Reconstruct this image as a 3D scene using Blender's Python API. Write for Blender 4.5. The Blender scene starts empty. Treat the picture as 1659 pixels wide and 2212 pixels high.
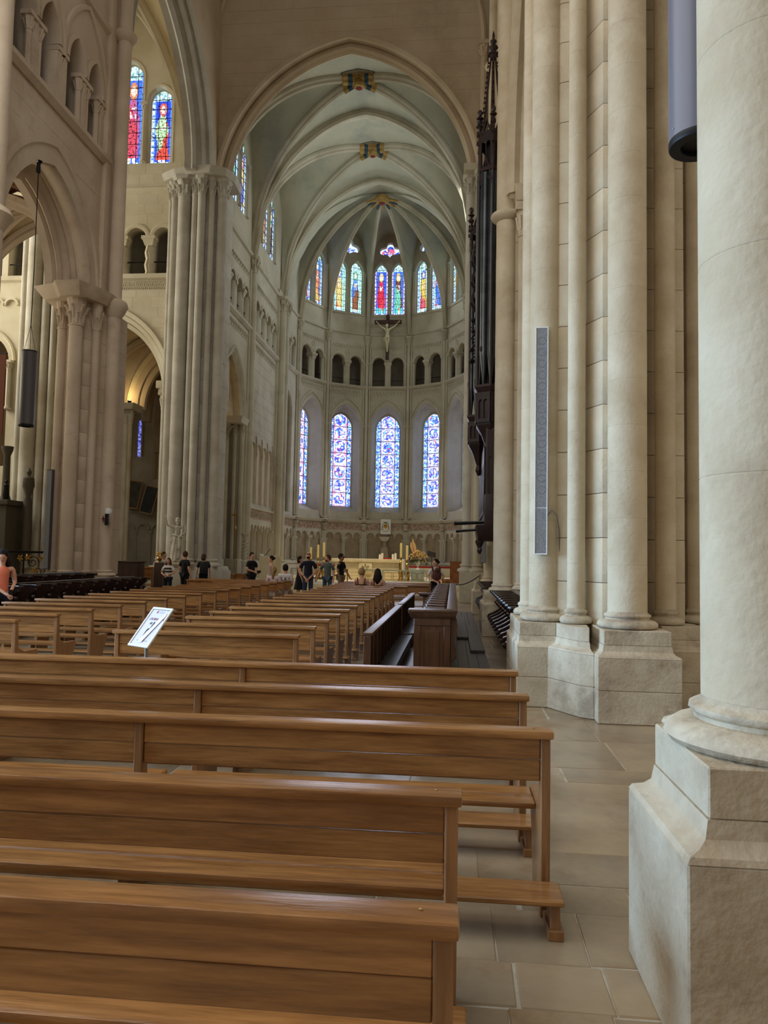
import bpy, bmesh, math, random
from mathutils import Vector, Matrix
PI = math.pi
C = bpy.context.scene.collection
SC = bpy.context.scene

# ---------------- camera, world, lights, exposure ----------------
H = 1.65
YAW, PITCH, ROLL = 0.0947566, 0.0593822, 0.0189977
F_PX = 1600.0
cam = bpy.data.objects.new('camera', bpy.data.cameras.new('camera')); C.objects.link(cam)
_f = Vector((-math.sin(YAW)*math.cos(PITCH), math.cos(YAW)*math.cos(PITCH), math.sin(PITCH)))
_r0 = Vector((math.cos(YAW), math.sin(YAW), 0)); _u0 = _r0.cross(_f)
_r = _r0*math.cos(ROLL)+_u0*math.sin(ROLL); _u = -_r0*math.sin(ROLL)+_u0*math.cos(ROLL)
_m = Matrix((_r, _u, -_f)).transposed().to_4x4(); _m.translation = (0, 0, H)
cam.matrix_world = _m
cam.data.sensor_fit = 'VERTICAL'; cam.data.sensor_height = 36.0
cam.data.lens = F_PX*36.0/2212.0
cam.data.clip_start = 0.05; cam.data.clip_end = 300
SC.camera = cam

w = bpy.data.worlds.new('daylight'); SC.world = w; w.use_nodes = True
bg = w.node_tree.nodes['Background']
bg.inputs[0].default_value = (1.0, 0.94, 0.86, 1); bg.inputs[1].default_value = 0.26

def area(name, loc, look, sx, sy, power, col, spread=PI):
    l = bpy.data.lights.new(name, 'AREA'); l.shape = 'RECTANGLE'; l.size = sx; l.size_y = sy
    l.energy = power; l.color = col; l.spread = spread
    o = bpy.data.objects.new(name, l); C.objects.link(o); o.location = loc
    o.rotation_euler = (Vector(look)-Vector(loc)).to_track_quat('-Z', 'Y').to_euler()
    return o
def spot(name, loc, look, power, col, ang=1.2, blend=.6, r=.15):
    l = bpy.data.lights.new(name, 'SPOT'); l.energy = power; l.color = col; l.spot_size = ang
    l.spot_blend = blend; l.shadow_soft_size = r
    o = bpy.data.objects.new(name, l); C.objects.link(o); o.location = loc
    o.rotation_euler = (Vector(look)-Vector(loc)).to_track_quat('-Z', 'Y').to_euler()
    return o
# daylight of the high nave windows on the north side and of the west front, behind the camera
area('daylight_north_windows', (-9.0, 4, 12), (1.5, 6, 3), 16, 6, 620, (1.0, .96, .90))
area('daylight_north_aisle_windows', (-11.5, 5.5, 2.6), (1.5, 6.5, .4), 11, 2.6, 700, (.40, .66, 1.0), 1.5)
area('daylight_west_window', (-4.4, -14, 10), (-4.4, 22, 7), 9, 9, 430, (1.0, .88, .72))
area('nave_overhead_fill', (-4.0, 4.5, 17), (-4.0, 5.5, 0), 10, 12, 680, (.97, .98, 1.0))  # unseen overhead fill, added to brighten the pew tops and floor
area('daylight_south_aisle', (9, 5, 4.5), (2, 7, 2), 8, 4, 190, (1.0, .90, .72))
# the east windows throw coloured daylight back into the choir and on the pews
area('daylight_choir_north', (-8.6, 34, 17.4), (-2, 35, 17.4), 7, 2, 130, (.86, .98, .94))
area('daylight_choir_south', (.3, 34, 17.6), (-8, 34, 16), 8, 2, 300, (.90, .97, .96))
area('daylight_apse', (-4.4, 45.8, 18.6), (-4.4, 30, 14), 5, 2, 200, (.84, .94, 1.0))
area('daylight_apse_lancets', (-4.4, 45.9, 7.8), (-4.4, 20, 2), 5, 5, 260, (.74, .80, 1.0))
area('daylight_transept_rose', (-25, 24.5, 13), (-11, 25, 10), 7, 8, 1500, (1.0, .95, .80))
area('aisle_vault_fill', (-15.3, 16, 7), (-12, 16, 8.5), 6, 3, 240, (1.0, .92, .74))  # fill added just inside the aisle wall to lighten its dark vault
# altar spotlights of the sanctuary
spot('altar_spot_north', (-8.6, 31.5, 13), (-4.4, 36.6, 1), 2600, (1.0, .80, .50), .8)
spot('altar_spot_south', (.3, 30.2, 12), (-3.4, 38, 1), 2200, (1.0, .82, .54), .8)

vs = SC.view_settings
vs.view_transform = 'Standard'; vs.look = 'None'; vs.gamma = 1.0; vs.exposure = 0.0
try: vs.use_curve_mapping = False
except Exception: pass
SC.display_settings.display_device = 'sRGB'
cy = SC.cycles
cy.max_bounces = 6; cy.diffuse_bounces = 4; cy.glossy_bounces = 3; cy.transmission_bounces = 4
cy.use_denoising = True; cy.sample_clamp_indirect = 4.0; cy.caustics_reflective = False; cy.caustics_refractive = False

# ---------------- materials ----------------
def srgb(r, g, b):
    def f(c):
        c /= 255.0
        return c/12.92 if c <= .04045 else ((c+.055)/1.055)**2.4
    return (f(r), f(g), f(b), 1)
def mat(name, col, rough=.8, metal=0, col2=None, scale=3.0, bump=.0, bscale=25.0, rand=0.0, stretch=None, spec=.3, detail=5.0, stain=None, stain_scale=.7):
    m = bpy.data.materials.new(name); m.use_nodes = True
    nt = m.node_tree; b = nt.nodes['Principled BSDF']
    b.inputs['Roughness'].default_value = rough; b.inputs['Metallic'].default_value = metal
    b.inputs['Specular IOR Level'].default_value = spec
    b.inputs['Base Color'].default_value = col
    tc = nt.nodes.new('ShaderNodeTexCoord'); out = tc.outputs['Object']
    wpos = name.startswith('limestone')
    if wpos: out = nt.nodes.new('ShaderNodeNewGeometry').outputs['Position']
    oi = nt.nodes.new('ShaderNodeObjectInfo') if rand else None
    if (rand or stretch) and not wpos:
        mp = nt.nodes.new('ShaderNodeMapping'); nt.links.new(out, mp.inputs['Vector']); out = mp.outputs['Vector']
        if stretch: mp.inputs['Scale'].default_value = stretch
        oi = oi or nt.nodes.new('ShaderNodeObjectInfo')
        sc = nt.nodes.new('ShaderNodeVectorMath'); sc.operation = 'SCALE'; sc.inputs[0].default_value = (37, 53, 71)
        nt.links.new(oi.outputs['Random'], sc.inputs['Scale']); nt.links.new(sc.outputs[0], mp.inputs['Location'])
    cur = None
    if col2 is not None:
        n = nt.nodes.new('ShaderNodeTexNoise'); n.inputs['Scale'].default_value = scale; n.inputs['Detail'].default_value = detail
        n.inputs['Roughness'].default_value = .62
        nt.links.new(out, n.inputs['Vector'])
        r = nt.nodes.new('ShaderNodeValToRGB'); r.color_ramp.elements[0].position = .32; r.color_ramp.elements[1].position = .68
        r.color_ramp.elements[0].color = col; r.color_ramp.elements[1].color = col2
        nt.links.new(n.outputs['Fac'], r.inputs['Fac']); cur = r.outputs['Color']
    if stain is not None:
        n = nt.nodes.new('ShaderNodeTexNoise'); n.inputs['Scale'].default_value = stain_scale; n.inputs['Detail'].default_value = 8
        n.inputs['Roughness'].default_value = .7
        nt.links.new(out, n.inputs['Vector'])
        r = nt.nodes.new('ShaderNodeValToRGB'); r.color_ramp.elements[0].position = .52; r.color_ramp.elements[1].position = .66
        r.color_ramp.elements[0].color = (0, 0, 0, 1); r.color_ramp.elements[1].color = (.75, .75, .75, 1)
        nt.links.new(n.outputs['Fac'], r.inputs['Fac'])
        mx = nt.nodes.new('ShaderNodeMix'); mx.data_type = 'RGBA'
        nt.links.new(r.outputs['Color'], mx.inputs['Factor'])
        if cur: nt.links.new(cur, mx.inputs[6])
        else: mx.inputs[6].default_value = col
        mx.inputs[7].default_value = stain; cur = mx.outputs[2]
    if rand:
        hs = nt.nodes.new('ShaderNodeHueSaturation')
        mr = nt.nodes.new('ShaderNodeMapRange'); mr.inputs[3].default_value = 1-rand; mr.inputs[4].default_value = 1+rand
        nt.links.new(oi.outputs['Random'], mr.inputs[0]); nt.links.new(mr.outputs[0], hs.inputs['Value'])
        if cur: nt.links.new(cur, hs.inputs['Color'])
        else: hs.inputs['Color'].default_value = col
        cur = hs.outputs['Color']
    if cur: nt.links.new(cur, b.inputs['Base Color'])
    if bump:
        n = nt.nodes.new('ShaderNodeTexNoise'); n.inputs['Scale'].default_value = bscale; n.inputs['Detail'].default_value = 4
        nt.links.new(out, n.inputs['Vector'])
        bp = nt.nodes.new('ShaderNodeBump'); bp.inputs['Strength'].default_value = bump; bp.inputs['Distance'].default_value = .02
        nt.links.new(n.outputs['Fac'], bp.inputs['Height']); nt.links.new(bp.outputs['Normal'], b.inputs['Normal'])
    return m
M = {}
M['stone_near'] = mat('limestone_near', srgb(204, 190, 163), .85, col2=srgb(184, 166, 136), scale=1.7, bump=.28, bscale=26, rand=.015, stain=srgb(176, 158, 130), stain_scale=1.1)
M['stone_base'] = mat('limestone_base', srgb(196, 184, 160), .85, col2=srgb(168, 150, 124), scale=2.5, bump=.35, bscale=30, rand=.03, stain=srgb(134, 118, 98), stain_scale=1.8)
M['stone_pier'] = mat('limestone_pier', srgb(206, 188, 166), .85, col2=srgb(188, 168, 144), scale=.8, bump=.25, bscale=12, rand=.012, stain=srgb(165, 142, 120), stain_scale=.5)
M['stone_wall'] = mat('limestone_wall', srgb(200, 184, 160), .9, col2=srgb(182, 162, 134), scale=.5, bump=.12, bscale=9, stain=srgb(168, 152, 128), stain_scale=.3)
M['stone_choir'] = mat('limestone_choir', srgb(196, 190, 170), .88, col2=srgb(176, 166, 144), scale=.6, bump=.12, bscale=9, rand=.03, stain=srgb(160, 150, 130), stain_scale=.35)
M['stone_white'] = mat('limestone_transept', srgb(214, 206, 184), .88, col2=srgb(196, 184, 156), scale=.7, bump=.12, bscale=9, rand=.04)
M['stone_grey'] = mat('limestone_crossing', srgb(200, 196, 184), .85, col2=srgb(176, 168, 152), scale=1.1, bump=.2, bscale=12, rand=.025)
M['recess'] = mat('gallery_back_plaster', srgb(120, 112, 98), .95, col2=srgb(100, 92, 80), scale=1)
M['plaster'] = mat('vault_plaster', srgb(190, 186, 164), .92, col2=srgb(170, 168, 148), scale=.45, bump=.1, bscale=5, stain=srgb(150, 152, 142), stain_scale=.35)
M['plaster_warm'] = mat('vault_plaster_warm', srgb(214, 202, 168), .92, col2=srgb(196, 178, 140), scale=.8)
M['brown_rib'] = mat('brown_rib_stone', srgb(132, 94, 66), .85, col2=srgb(108, 74, 52), scale=1.2)
M['frieze'] = mat('inlaid_frieze', srgb(196, 176, 158), .8, col2=srgb(140, 96, 80), scale=9, detail=1.5)
M['panel_tan'] = mat('apse_panel_marble', srgb(168, 152, 124), .7, col2=srgb(146, 130, 104), scale=1.6, stain=srgb(128, 112, 88), stain_scale=1.0)
M['joint'] = mat('mortar', srgb(196, 190, 176), .95, col2=srgb(150, 138, 116), scale=6)
WS = (1.2, 14, 14)
M['oak'] = mat('oak', srgb(170, 120, 68), .24, col2=srgb(124, 82, 42), scale=2.4, stretch=WS, rand=.10, bump=.12, bscale=6, spec=.5, stain=srgb(116, 72, 36), stain_scale=.5)
M['oak_post'] = mat('oak_upright', srgb(152, 108, 66), .34, col2=srgb(120, 82, 48), scale=2.4, stretch=(14, 14, 1.2), rand=.10, bump=.12, bscale=6, spec=.45)
M['dark_wood'] = mat('dark_walnut', srgb(46, 28, 20), .26, col2=srgb(28, 17, 13), scale=2.5, stretch=(8, 1.5, 8), rand=.12, spec=.55)
M['stall_wood'] = mat('stall_oak_brown', srgb(88, 56, 35), .30, col2=srgb(62, 38, 24), scale=2.5, stretch=(8, 8, 1.5), rand=.1, spec=.5)
M['organ_wood'] = mat('organ_case_wood', srgb(52, 31, 26), .45, col2=srgb(32, 20, 18), scale=3, rand=.15, spec=.4)
M['floor_wood'] = mat('platform_boards', srgb(78, 72, 68), .33, col2=srgb(56, 50, 48), scale=2.5, stretch=(10, 1.2, 10), rand=.14, spec=.5)
M['paving'] = mat('paving_stone', srgb(170, 150, 120), .27, col2=srgb(134, 118, 96), scale=1.3, bump=.28, bscale=5, rand=.10, spec=.45, stain=srgb(120, 88, 52), stain_scale=.9)
M['organ_pipe'] = mat('tin_organ_pipe', srgb(84, 88, 90), .3, metal=.85, col2=srgb(58, 62, 64), scale=2)
M['gold'] = mat('gilding', srgb(210, 168, 84), .3, metal=.85, col2=srgb(160, 120, 50), scale=6)
M['brass'] = mat('brass', srgb(188, 150, 80), .28, metal=.9)
M['iron'] = mat('wrought_iron', srgb(26, 24, 24), .45, metal=.6)
M['black'] = mat('black_plastic', srgb(20, 20, 22), .5)
M['grey_metal'] = mat('grey_lacquer', srgb(112, 110, 118), .32, spec=.5)
M['lamp_grey'] = mat('dark_grey_lacquer', srgb(82, 78, 80), .4, spec=.5)
M['white_metal'] = mat('white_lacquer', srgb(222, 222, 220), .35)
M['steel'] = mat('brushed_steel', srgb(150, 146, 138), .3, metal=.9)
M['mesh'] = mat('speaker_mesh', srgb(150, 150, 150), .6, col2=srgb(112, 114, 118), scale=60)
M['altar'] = mat('altar_stone', srgb(226, 214, 180), .5, col2=srgb(206, 190, 150), scale=2)
M['white_cloth'] = mat('white_linen', srgb(236, 232, 220), .9)
M['red_cloth'] = mat('red_cloth', srgb(150, 30, 28), .85)
M['candle'] = mat('cream_wax', srgb(240, 220, 150), .5)
M['marble'] = mat('statue_marble', srgb(206, 200, 186), .6, col2=srgb(180, 170, 152), scale=5)
M['ivory'] = mat('crucifix_figure', srgb(206, 196, 160), .6)
M['cross_wood'] = mat('cross_wood', srgb(84, 58, 50), .6, col2=srgb(62, 42, 36), scale=6)
M['glass_panel'] = mat('frosted_screen', srgb(150, 158, 146), .15, spec=.6)
M['blue_boss'] = mat('painted_boss_blue', srgb(52, 74, 84), .8)
M['ochre_boss'] = mat('painted_boss_ochre', srgb(178, 146, 84), .8, col2=srgb(140, 110, 62), scale=4)
M['red_boss'] = mat('painted_boss_red', srgb(110, 36, 28), .8)
M['lead'] = mat('window_ironwork', srgb(18, 18, 24), .7)
M['skin'] = mat('skin', srgb(200, 150, 122), .6)
M['skin_dark'] = mat('skin_tanned', srgb(160, 112, 86), .6)
def plain(n, r, g, b, rough=.9): 
    k = 'c_'+n
    if k not in M: M[k] = mat(n, srgb(r, g, b), rough)
    return M[k]
def emis(name, col, s):
    m = bpy.data.materials.new(name); m.use_nodes = True; nt = m.node_tree; nt.nodes.clear()
    o = nt.nodes.new('ShaderNodeOutputMaterial'); e = nt.nodes.new('ShaderNodeEmission')
    e.inputs[0].default_value = col; e.inputs[1].default_value = s; nt.links.new(e.outputs[0], o.inputs[0]); return m
M['bulb'] = emis('lamp_glow', srgb(255, 214, 140), 9)
def glass_material(name, strength, lead_scale):
    m = bpy.data.materials.new(name); m.use_nodes = True; nt = m.node_tree; nt.nodes.clear()
    o = nt.nodes.new('ShaderNodeOutputMaterial'); e = nt.nodes.new('ShaderNodeEmission')
    at = nt.nodes.new('ShaderNodeAttribute'); at.attribute_name = 'glass'
    tc = nt.nodes.new('ShaderNodeTexCoord'); v = nt.nodes.new('ShaderNodeTexVoronoi'); v.feature = 'DISTANCE_TO_EDGE'
    v.inputs['Scale'].default_value = lead_scale; nt.links.new(tc.outputs['Object'], v.inputs['Vector'])
    r = nt.nodes.new('ShaderNodeValToRGB'); r.color_ramp.elements[0].position = .012; r.color_ramp.elements[1].position = .042
    r.color_ramp.elements[0].color = (.06, .06, .12, 1); r.color_ramp.elements[1].color = (1, 1, 1, 1)
    nt.links.new(v.outputs['Distance'], r.inputs['Fac'])
    mx = nt.nodes.new('ShaderNodeMix'); mx.data_type = 'RGBA'; mx.blend_type = 'MULTIPLY'; mx.inputs['Factor'].default_value = 1
    nt.links.new(at.outputs['Color'], mx.inputs[6]); nt.links.new(r.outputs['Color'], mx.inputs[7])
    nt.links.new(mx.outputs[2], e.inputs[0]); e.inputs[1].default_value = strength
    nt.links.new(e.outputs[0], o.inputs[0])
    m.cycles.emission_sampling = 'NONE'
    return m
M['glass'] = glass_material('stained_glass', 1.25, 7.0)
M['glass_fine'] = glass_material('stained_glass_fine', 1.4, 7.5)

# ---------------- mesh helpers ----------------
class MB:
    def __init__(s): s.v = []; s.f = []
    def add(s, vs, fs, T=None):
        k = len(s.v)
        s.v += [tuple(T @ Vector(p)) if T else tuple(p) for p in vs]
        s.f += [tuple(i+k for i in f) for f in fs]
        return s
    def box(s, x0, x1, y0, y1, z0, z1, T=None):
        vs = [(x0,y0,z0),(x1,y0,z0),(x1,y1,z0),(x0,y1,z0),(x0,y0,z1),(x1,y0,z1),(x1,y1,z1),(x0,y1,z1)]
        return s.add(vs, [(0,3,2,1),(4,5,6,7),(0,1,5,4),(1,2,6,5),(2,3,7,6),(3,0,4,7)], T)
    def prism(s, poly, z0, z1, T=None, top=None):
        n = len(poly); t = top or poly
        vs = [(p[0], p[1], z0) for p in poly]+[(p[0], p[1], z1) for p in t]
        fs = [tuple(range(n-1, -1, -1)), tuple(range(n, 2*n))]+[(i, (i+1) % n, n+(i+1) % n, n+i) for i in range(n)]
        return s.add(vs, fs, T)
    def side(s, poly, x0, x1, T=None):          # polygon in (y,z), extruded along x
        n = len(poly)
        vs = [(x0, p[0], p[1]) for p in poly]+[(x1, p[0], p[1]) for p in poly]
        fs = [tuple(range(n-1, -1, -1)), tuple(range(n, 2*n))]+[(i, (i+1) % n, n+(i+1) % n, n+i) for i in range(n)]
        return s.add(vs, fs, T)
    def front(s, poly, y0, y1, T=None):         # polygon in (x,z), extruded along y
        n = len(poly)
        vs = [(p[0], y0, p[1]) for p in poly]+[(p[0], y1, p[1]) for p in poly]
        fs = [tuple(range(n)), tuple(range(2*n-1, n-1, -1))]+[(i, n+i, n+(i+1) % n, (i+1) % n) for i in range(n)]
        return s.add(vs, fs, T)
    def lathe(s, x, y, prof, seg=16, T=None, cap=True, sx=1, sy=1, rot=0):
        n = len(prof); vs = []
        for r, z in prof:
            for i in range(seg):
                a = 2*PI*i/seg+rot; vs.append((x+sx*r*math.cos(a), y+sy*r*math.sin(a), z))
        fs = []
        for j in range(n-1):
            for i in range(seg):
                a = j*seg+i; b = j*seg+(i+1) % seg; fs.append((a, b, b+seg, a+seg))
        if cap: fs += [tuple(range(seg-1, -1, -1)), tuple(range((n-1)*seg, n*seg))]
        return s.add(vs, fs, T)
    def tube(s, pts, r, seg=6, T=None, cap=True):
        pts = [Vector(p) for p in pts]; n = len(pts)
        rs = r if isinstance(r, (list, tuple)) else [r]*n
        vs = []; pn = None
        for i, p in enumerate(pts):
            t = (pts[min(i+1, n-1)]-pts[max(i-1, 0)]).normalized()
            if pn is None:
                a = Vector((0, 0, 1)) if abs(t.z) < .9 else Vector((1, 0, 0)); pn = t.cross(a).normalized()
            else: pn = (pn-t*pn.dot(t)).normalized()
            b = t.cross(pn)
            for k in range(seg):
                an = 2*PI*k/seg; vs.append(p+(pn*math.cos(an)+b*math.sin(an))*rs[i])
        fs = [(j*seg+k, j*seg+(k+1) % seg, (j+1)*seg+(k+1) % seg, (j+1)*seg+k) for j in range(n-1) for k in range(seg)]
        if cap: fs += [tuple(range(seg-1, -1, -1)), tuple(range((n-1)*seg, n*seg))]
        return s.add(vs, fs, T)
    def ball(s, c, r, seg=8, rings=5, sc=(1, 1, 1), T=None):
        vs = []; fs = []
        for j in range(1, rings):
            a = PI*j/rings
            for i in range(seg):
                b = 2*PI*i/seg
                vs.append((c[0]+r*sc[0]*math.sin(a)*math.cos(b), c[1]+r*sc[1]*math.sin(a)*math.sin(b), c[2]+r*sc[2]*math.cos(a)))
        k = len(vs); vs += [(c[0], c[1], c[2]+r*sc[2]), (c[0], c[1], c[2]-r*sc[2])]
        for j in range(rings-2):
            for i in range(seg): fs.append((j*seg+i, (j+1)*seg+i, (j+1)*seg+(i+1) % seg, j*seg+(i+1) % seg))
        for i in range(seg): fs.append((k, i, (i+1) % seg)); fs.append((k+1, (rings-2)*seg+(i+1) % seg, (rings-2)*seg+i))
        return s.add(vs, fs, T)
    def band(s, path, prof, T=None, closed=False):   # path in (x,z); prof in (outward, depth)
        n = len(path); m = len(prof); vs = []
        for i, p in enumerate(path):
            a = path[i-1] if (i > 0 or closed) else path[i]; b = path[(i+1) % n] if (i < n-1 or closed) else path[i]
            tx, tz = b[0]-a[0], b[1]-a[1]; l = math.hypot(tx, tz) or 1
            nx, nz = -tz/l, tx/l
            for u, v in prof: vs.append((p[0]+nx*u, v, p[1]+nz*u))
        fs = []
        for i in range(n if closed else n-1):
            j = (i+1) % n
            for k in range(m):
                k2 = (k+1) % m; fs.append((i*m+k, i*m+k2, j*m+k2, j*m+k))
        if not closed: fs += [tuple(range(m-1, -1, -1)), tuple(range((n-1)*m, n*m))]
        return s.add(vs, fs, T)
    def sweep(s, pts, ups, prof, cap=True):     # 3-d path, per-point up vector, profile (side, up)
        pts = [Vector(p) for p in pts]; n = len(pts); m = len(prof); vs = []
        for i, p in enumerate(pts):
            t = (pts[min(i+1, n-1)]-pts[max(i-1, 0)]).normalized(); u = Vector(ups[i]); sd = t.cross(u).normalized(); u = sd.cross(t).normalized()
            for a, b in prof: vs.append(p+sd*a+u*b)
        fs = [(i*m+k, i*m+(k+1) % m, (i+1)*m+(k+1) % m, (i+1)*m+k) for i in range(n-1) for k in range(m)]
        if cap: fs += [tuple(range(m-1, -1, -1)), tuple(range((n-1)*m, n*m))]
        return s.add(vs, fs)
    def grid(s, rows):
        m = len(rows[0]); vs = [p for r in rows for p in r]
        return s.add(vs, [(j*m+i, j*m+i+1, (j+1)*m+i+1, (j+1)*m+i) for j in range(len(rows)-1) for i in range(m-1)])
    def mesh(s, name, bevel=0, smooth=True, ang=.6, fix=True):
        me = bpy.data.meshes.new(name); me.from_pydata(s.v, [], s.f)
        if bevel or fix:
            bm = bmesh.new(); bm.from_mesh(me)
            if bevel: bmesh.ops.bevel(bm, geom=list(bm.edges), offset=bevel, segments=2 if bevel > .008 else 1, affect='EDGES', profile=.6, clamp_overlap=True)
            if fix: bmesh.ops.recalc_face_normals(bm, faces=bm.faces)
            bm.to_mesh(me); bm.free()
        if smooth:
            me.shade_smooth(); me.set_sharp_from_angle(angle=ang)
        return me
def put(name, me, m=None, parent=None, T=None):
    if m is not None and len(me.materials) == 0: me.materials.append(m)
    o = bpy.data.objects.new(name, me); C.objects.link(o)
    if T is not None: o.matrix_world = T
    if parent is not None:
        o.parent = parent; o.matrix_parent_inverse = PINV[parent.name]
    return o
PINV = {}
def obj(name, mb, m, parent=None, bevel=0, smooth=True, ang=.6, T=None):
    o = put(name, mb.mesh(name, bevel, smooth, ang), m, parent, T)
    if parent is not None or True: PINV[o.name] = (T or Matrix()).inverted()
    return o
def tag(o, label=None, cat=None, group=None, kind=None):
    if label: o['label'] = label
    if cat: o['category'] = cat
    if group: o['group'] = group
    if kind: o['kind'] = kind
    return o
def thing(name, loc, label=None, cat=None, group=None, kind=None, rz=0):
    o = bpy.data.objects.new(name, None); C.objects.link(o); o.empty_display_size = .1
    T = Matrix.Translation(loc) @ Matrix.Rotation(rz, 4, 'Z'); o.matrix_world = T; PINV[o.name] = T.inverted()
    return tag(o, label, cat, group, kind)
def frame(ox, oy, nx, ny, oz=0):     # local x along the wall, y into the wall, z up
    l = math.hypot(nx, ny); nx /= l; ny /= l
    return Matrix(((ny, nx, 0, ox), (-nx, ny, 0, oy), (0, 0, 1, oz), (0, 0, 0, 1)))
def copy_tree(o, T, label=None, group=None):
    c = o.copy(); C.objects.link(c); c.matrix_world = T
    if label: c['label'] = label
    if group: c['group'] = group
    for ch in o.children:
        d = ch.copy(); C.objects.link(d); d.parent = c; d.matrix_parent_inverse = ch.matrix_parent_inverse.copy()
        for g in ch.children:
            e = g.copy(); C.objects.link(e); e.parent = d; e.matrix_parent_inverse = g.matrix_parent_inverse.copy()
    return c

def arch(cx, hw, z0, zs, rise, n=10):       # opening outline, left foot to right foot
    P = [(cx-hw, z0)] if z0 < zs-1e-6 else []
    if rise >= hw*.999:
        r = (hw*hw+rise*rise)/(2*hw); cl = cx-hw+r; th = math.acos(max(-1, min(1, (cx-cl)/r)))
        L = [(cl+r*math.cos(PI-(PI-th)*i/n), zs+r*math.sin(PI-(PI-th)*i/n)) for i in range(n+1)]
    else:
        L = [(cx-hw*math.cos(PI/2*i/n), zs+rise*math.sin(PI/2*i/n)) for i in range(n+1)]
    P += L+[(2*cx-x, z) for x, z in reversed(L[:-1])]
    if z0 < zs-1e-6: P.append((cx+hw, z0))
    return P
def arc_only(cx, hw, zs, rise, n=10): return arch(cx, hw, zs, zs, rise, n)
def holed(outer, holes, thick, T):           # plate with openings, face at local y=0, thickness into the wall
    cu = bpy.data.curves.new('t', 'CURVE'); cu.dimensions = '2D'; cu.fill_mode = 'BOTH'; cu.extrude = thick/2
    for L in [outer]+holes:
        sp = cu.splines.new('POLY'); sp.points.add(len(L)-1)
        for i, (x, z) in enumerate(L): sp.points[i].co = (x, z, 0, 1)
        sp.use_cyclic_u = True
    o = bpy.data.objects.new('t', cu); C.objects.link(o)
    dg = bpy.context.evaluated_depsgraph_get(); me = bpy.data.meshes.new_from_object(o.evaluated_get(dg))
    bpy.data.objects.remove(o); bpy.data.curves.remove(cu)
    me.transform(T @ Matrix(((1, 0, 0, 0), (0, 0, -1, thick/2), (0, 1, 0, 0), (0, 0, 0, 1))))
    bm = bmesh.new(); bm.from_mesh(me); bmesh.ops.remove_doubles(bm, verts=bm.verts, dist=1e-4); bmesh.ops.recalc_face_normals(bm, faces=bm.faces); bm.to_mesh(me); bm.free()
    me.materials.clear()
    return me
def rect(x0, x1, z0, z1): return [(x0, z0), (x1, z0), (x1, z1), (x0, z1)]

# ---- columns and capitals; meshes are shared between alike pieces ----
CACHE = {}
def shaft_mesh(r, h, seg=20):
    k = ('s', round(r, 3), round(h, 3))
    if k not in CACHE:
        g = .0022
        CACHE[k] = MB().lathe(0, 0, [(r-g, 0), (r, g*1.5), (r, g*3), (r, h-g*3), (r, h-g*1.5), (r-g, h)], seg).mesh('drum', ang=.9)
    return CACHE[k]
def drums(parent, x, y, r, z0, z1, h, m, name='drum', seg=20):
    n = max(1, round((z1-z0)/h)); hh = (z1-z0)/n
    for i in range(n):
        put(name, shaft_mesh(r, hh, seg), m, parent, Matrix.Translation((x, y, z0+i*hh)) @ Matrix.Rotation(1.7*i, 4, 'Z'))
def capital_mesh(r, h, leaves=8, abacus=True):
    k = ('c', round(r, 3), round(h, 3), leaves, abacus)
    if k in CACHE: return CACHE[k]
    b = MB(); ha = h*.22 if abacus else 0
    b.lathe(0, 0, [(r*1.02, 0), (r*1.14, h*.02), (r*1.14, h*.06), (r*1.0, h*.09), (r*1.04, h*.35), (r*1.2, h*.6), (r*1.45, h-ha)], 12)
    for t in range(2):
        for i in range(leaves):
            a = 2*PI*(i+.5*t)/leaves; zt = h*(.48+.26*t); ro = r*(1.35+.2*t)
            c, s = math.cos(a), math.sin(a)
            b.tube([(c*r, s*r, h*.1+t*h*.2), (c*r*1.12, s*r*1.12, zt*.7), (c*ro, s*ro, zt), (c*(ro+.12*r), s*(ro+.12*r), zt-.05*h)], [r*.16, r*.24, r*.2, r*.12], 5)
            b.ball((c*ro, s*ro, zt-.02*h), r*.27, 6, 4, (1, 1, .75))
    if abacus:
        q = r*1.5
        oc = lambda q: [(q, q*.55), (q*.55, q), (-q*.55, q), (-q, q*.55), (-q, -q*.55), (-q*.55, -q), (q*.55, -q), (q, -q*.55)]
        b.prism(oc(q*.94), h-ha, h-ha*.55, top=oc(q*1.1)); b.prism(oc(q*1.1), h-ha*.55, h)
    CACHE[k] = b.mesh('capital', ang=.5); return CACHE[k]
def base_mesh(r, h):
    k = ('b', round(r, 3), round(h, 3))
    if k not in CACHE:
        CACHE[k] = MB().lathe(0, 0, [(r*1.75, 0), (r*1.85, h*.12), (r*1.8, h*.3), (r*1.5, h*.45), (r*1.2, h*.5), (r*1.15, h*.65), (r*1.35, h*.72), (r*1.38, h*.86), (r*1.2, h*.95), (r, h)], 20).mesh('base', ang=.9)
    return CACHE[k]
def colonnette_mesh(r, h, cap=.0):
    k = ('k', round(r, 3), round(h, 3), round(cap, 3))
    if k in CACHE: return CACHE[k]
    b = MB(); ch = cap or r*3.2
    b.lathe(0, 0, [(r*1.7, 0), (r*1.7, r*.5), (r*1.25, r*.8), (r*1.4, r*1.1), (r, r*1.4), (r, h-ch), (r*1.2, h-ch+.1*r), (r*1.05, h-ch+.4*r), (r*1.3, h-ch*.5), (r*1.6, h-ch*.25)], 8)
    for i in range(6):
        a = 2*PI*i/6; c, s = math.cos(a), math.sin(a)
        b.tube([(c*r, s*r, h-ch*.8), (c*r*1.5, s*r*1.5, h-ch*.4)], [r*.25, r*.3], 4)
    q = r*1.75; b.box(-q, q, -q, q, h-ch*.25, h)
    CACHE[k] = b.mesh('colonnette', ang=.5); return CACHE[k]
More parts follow.
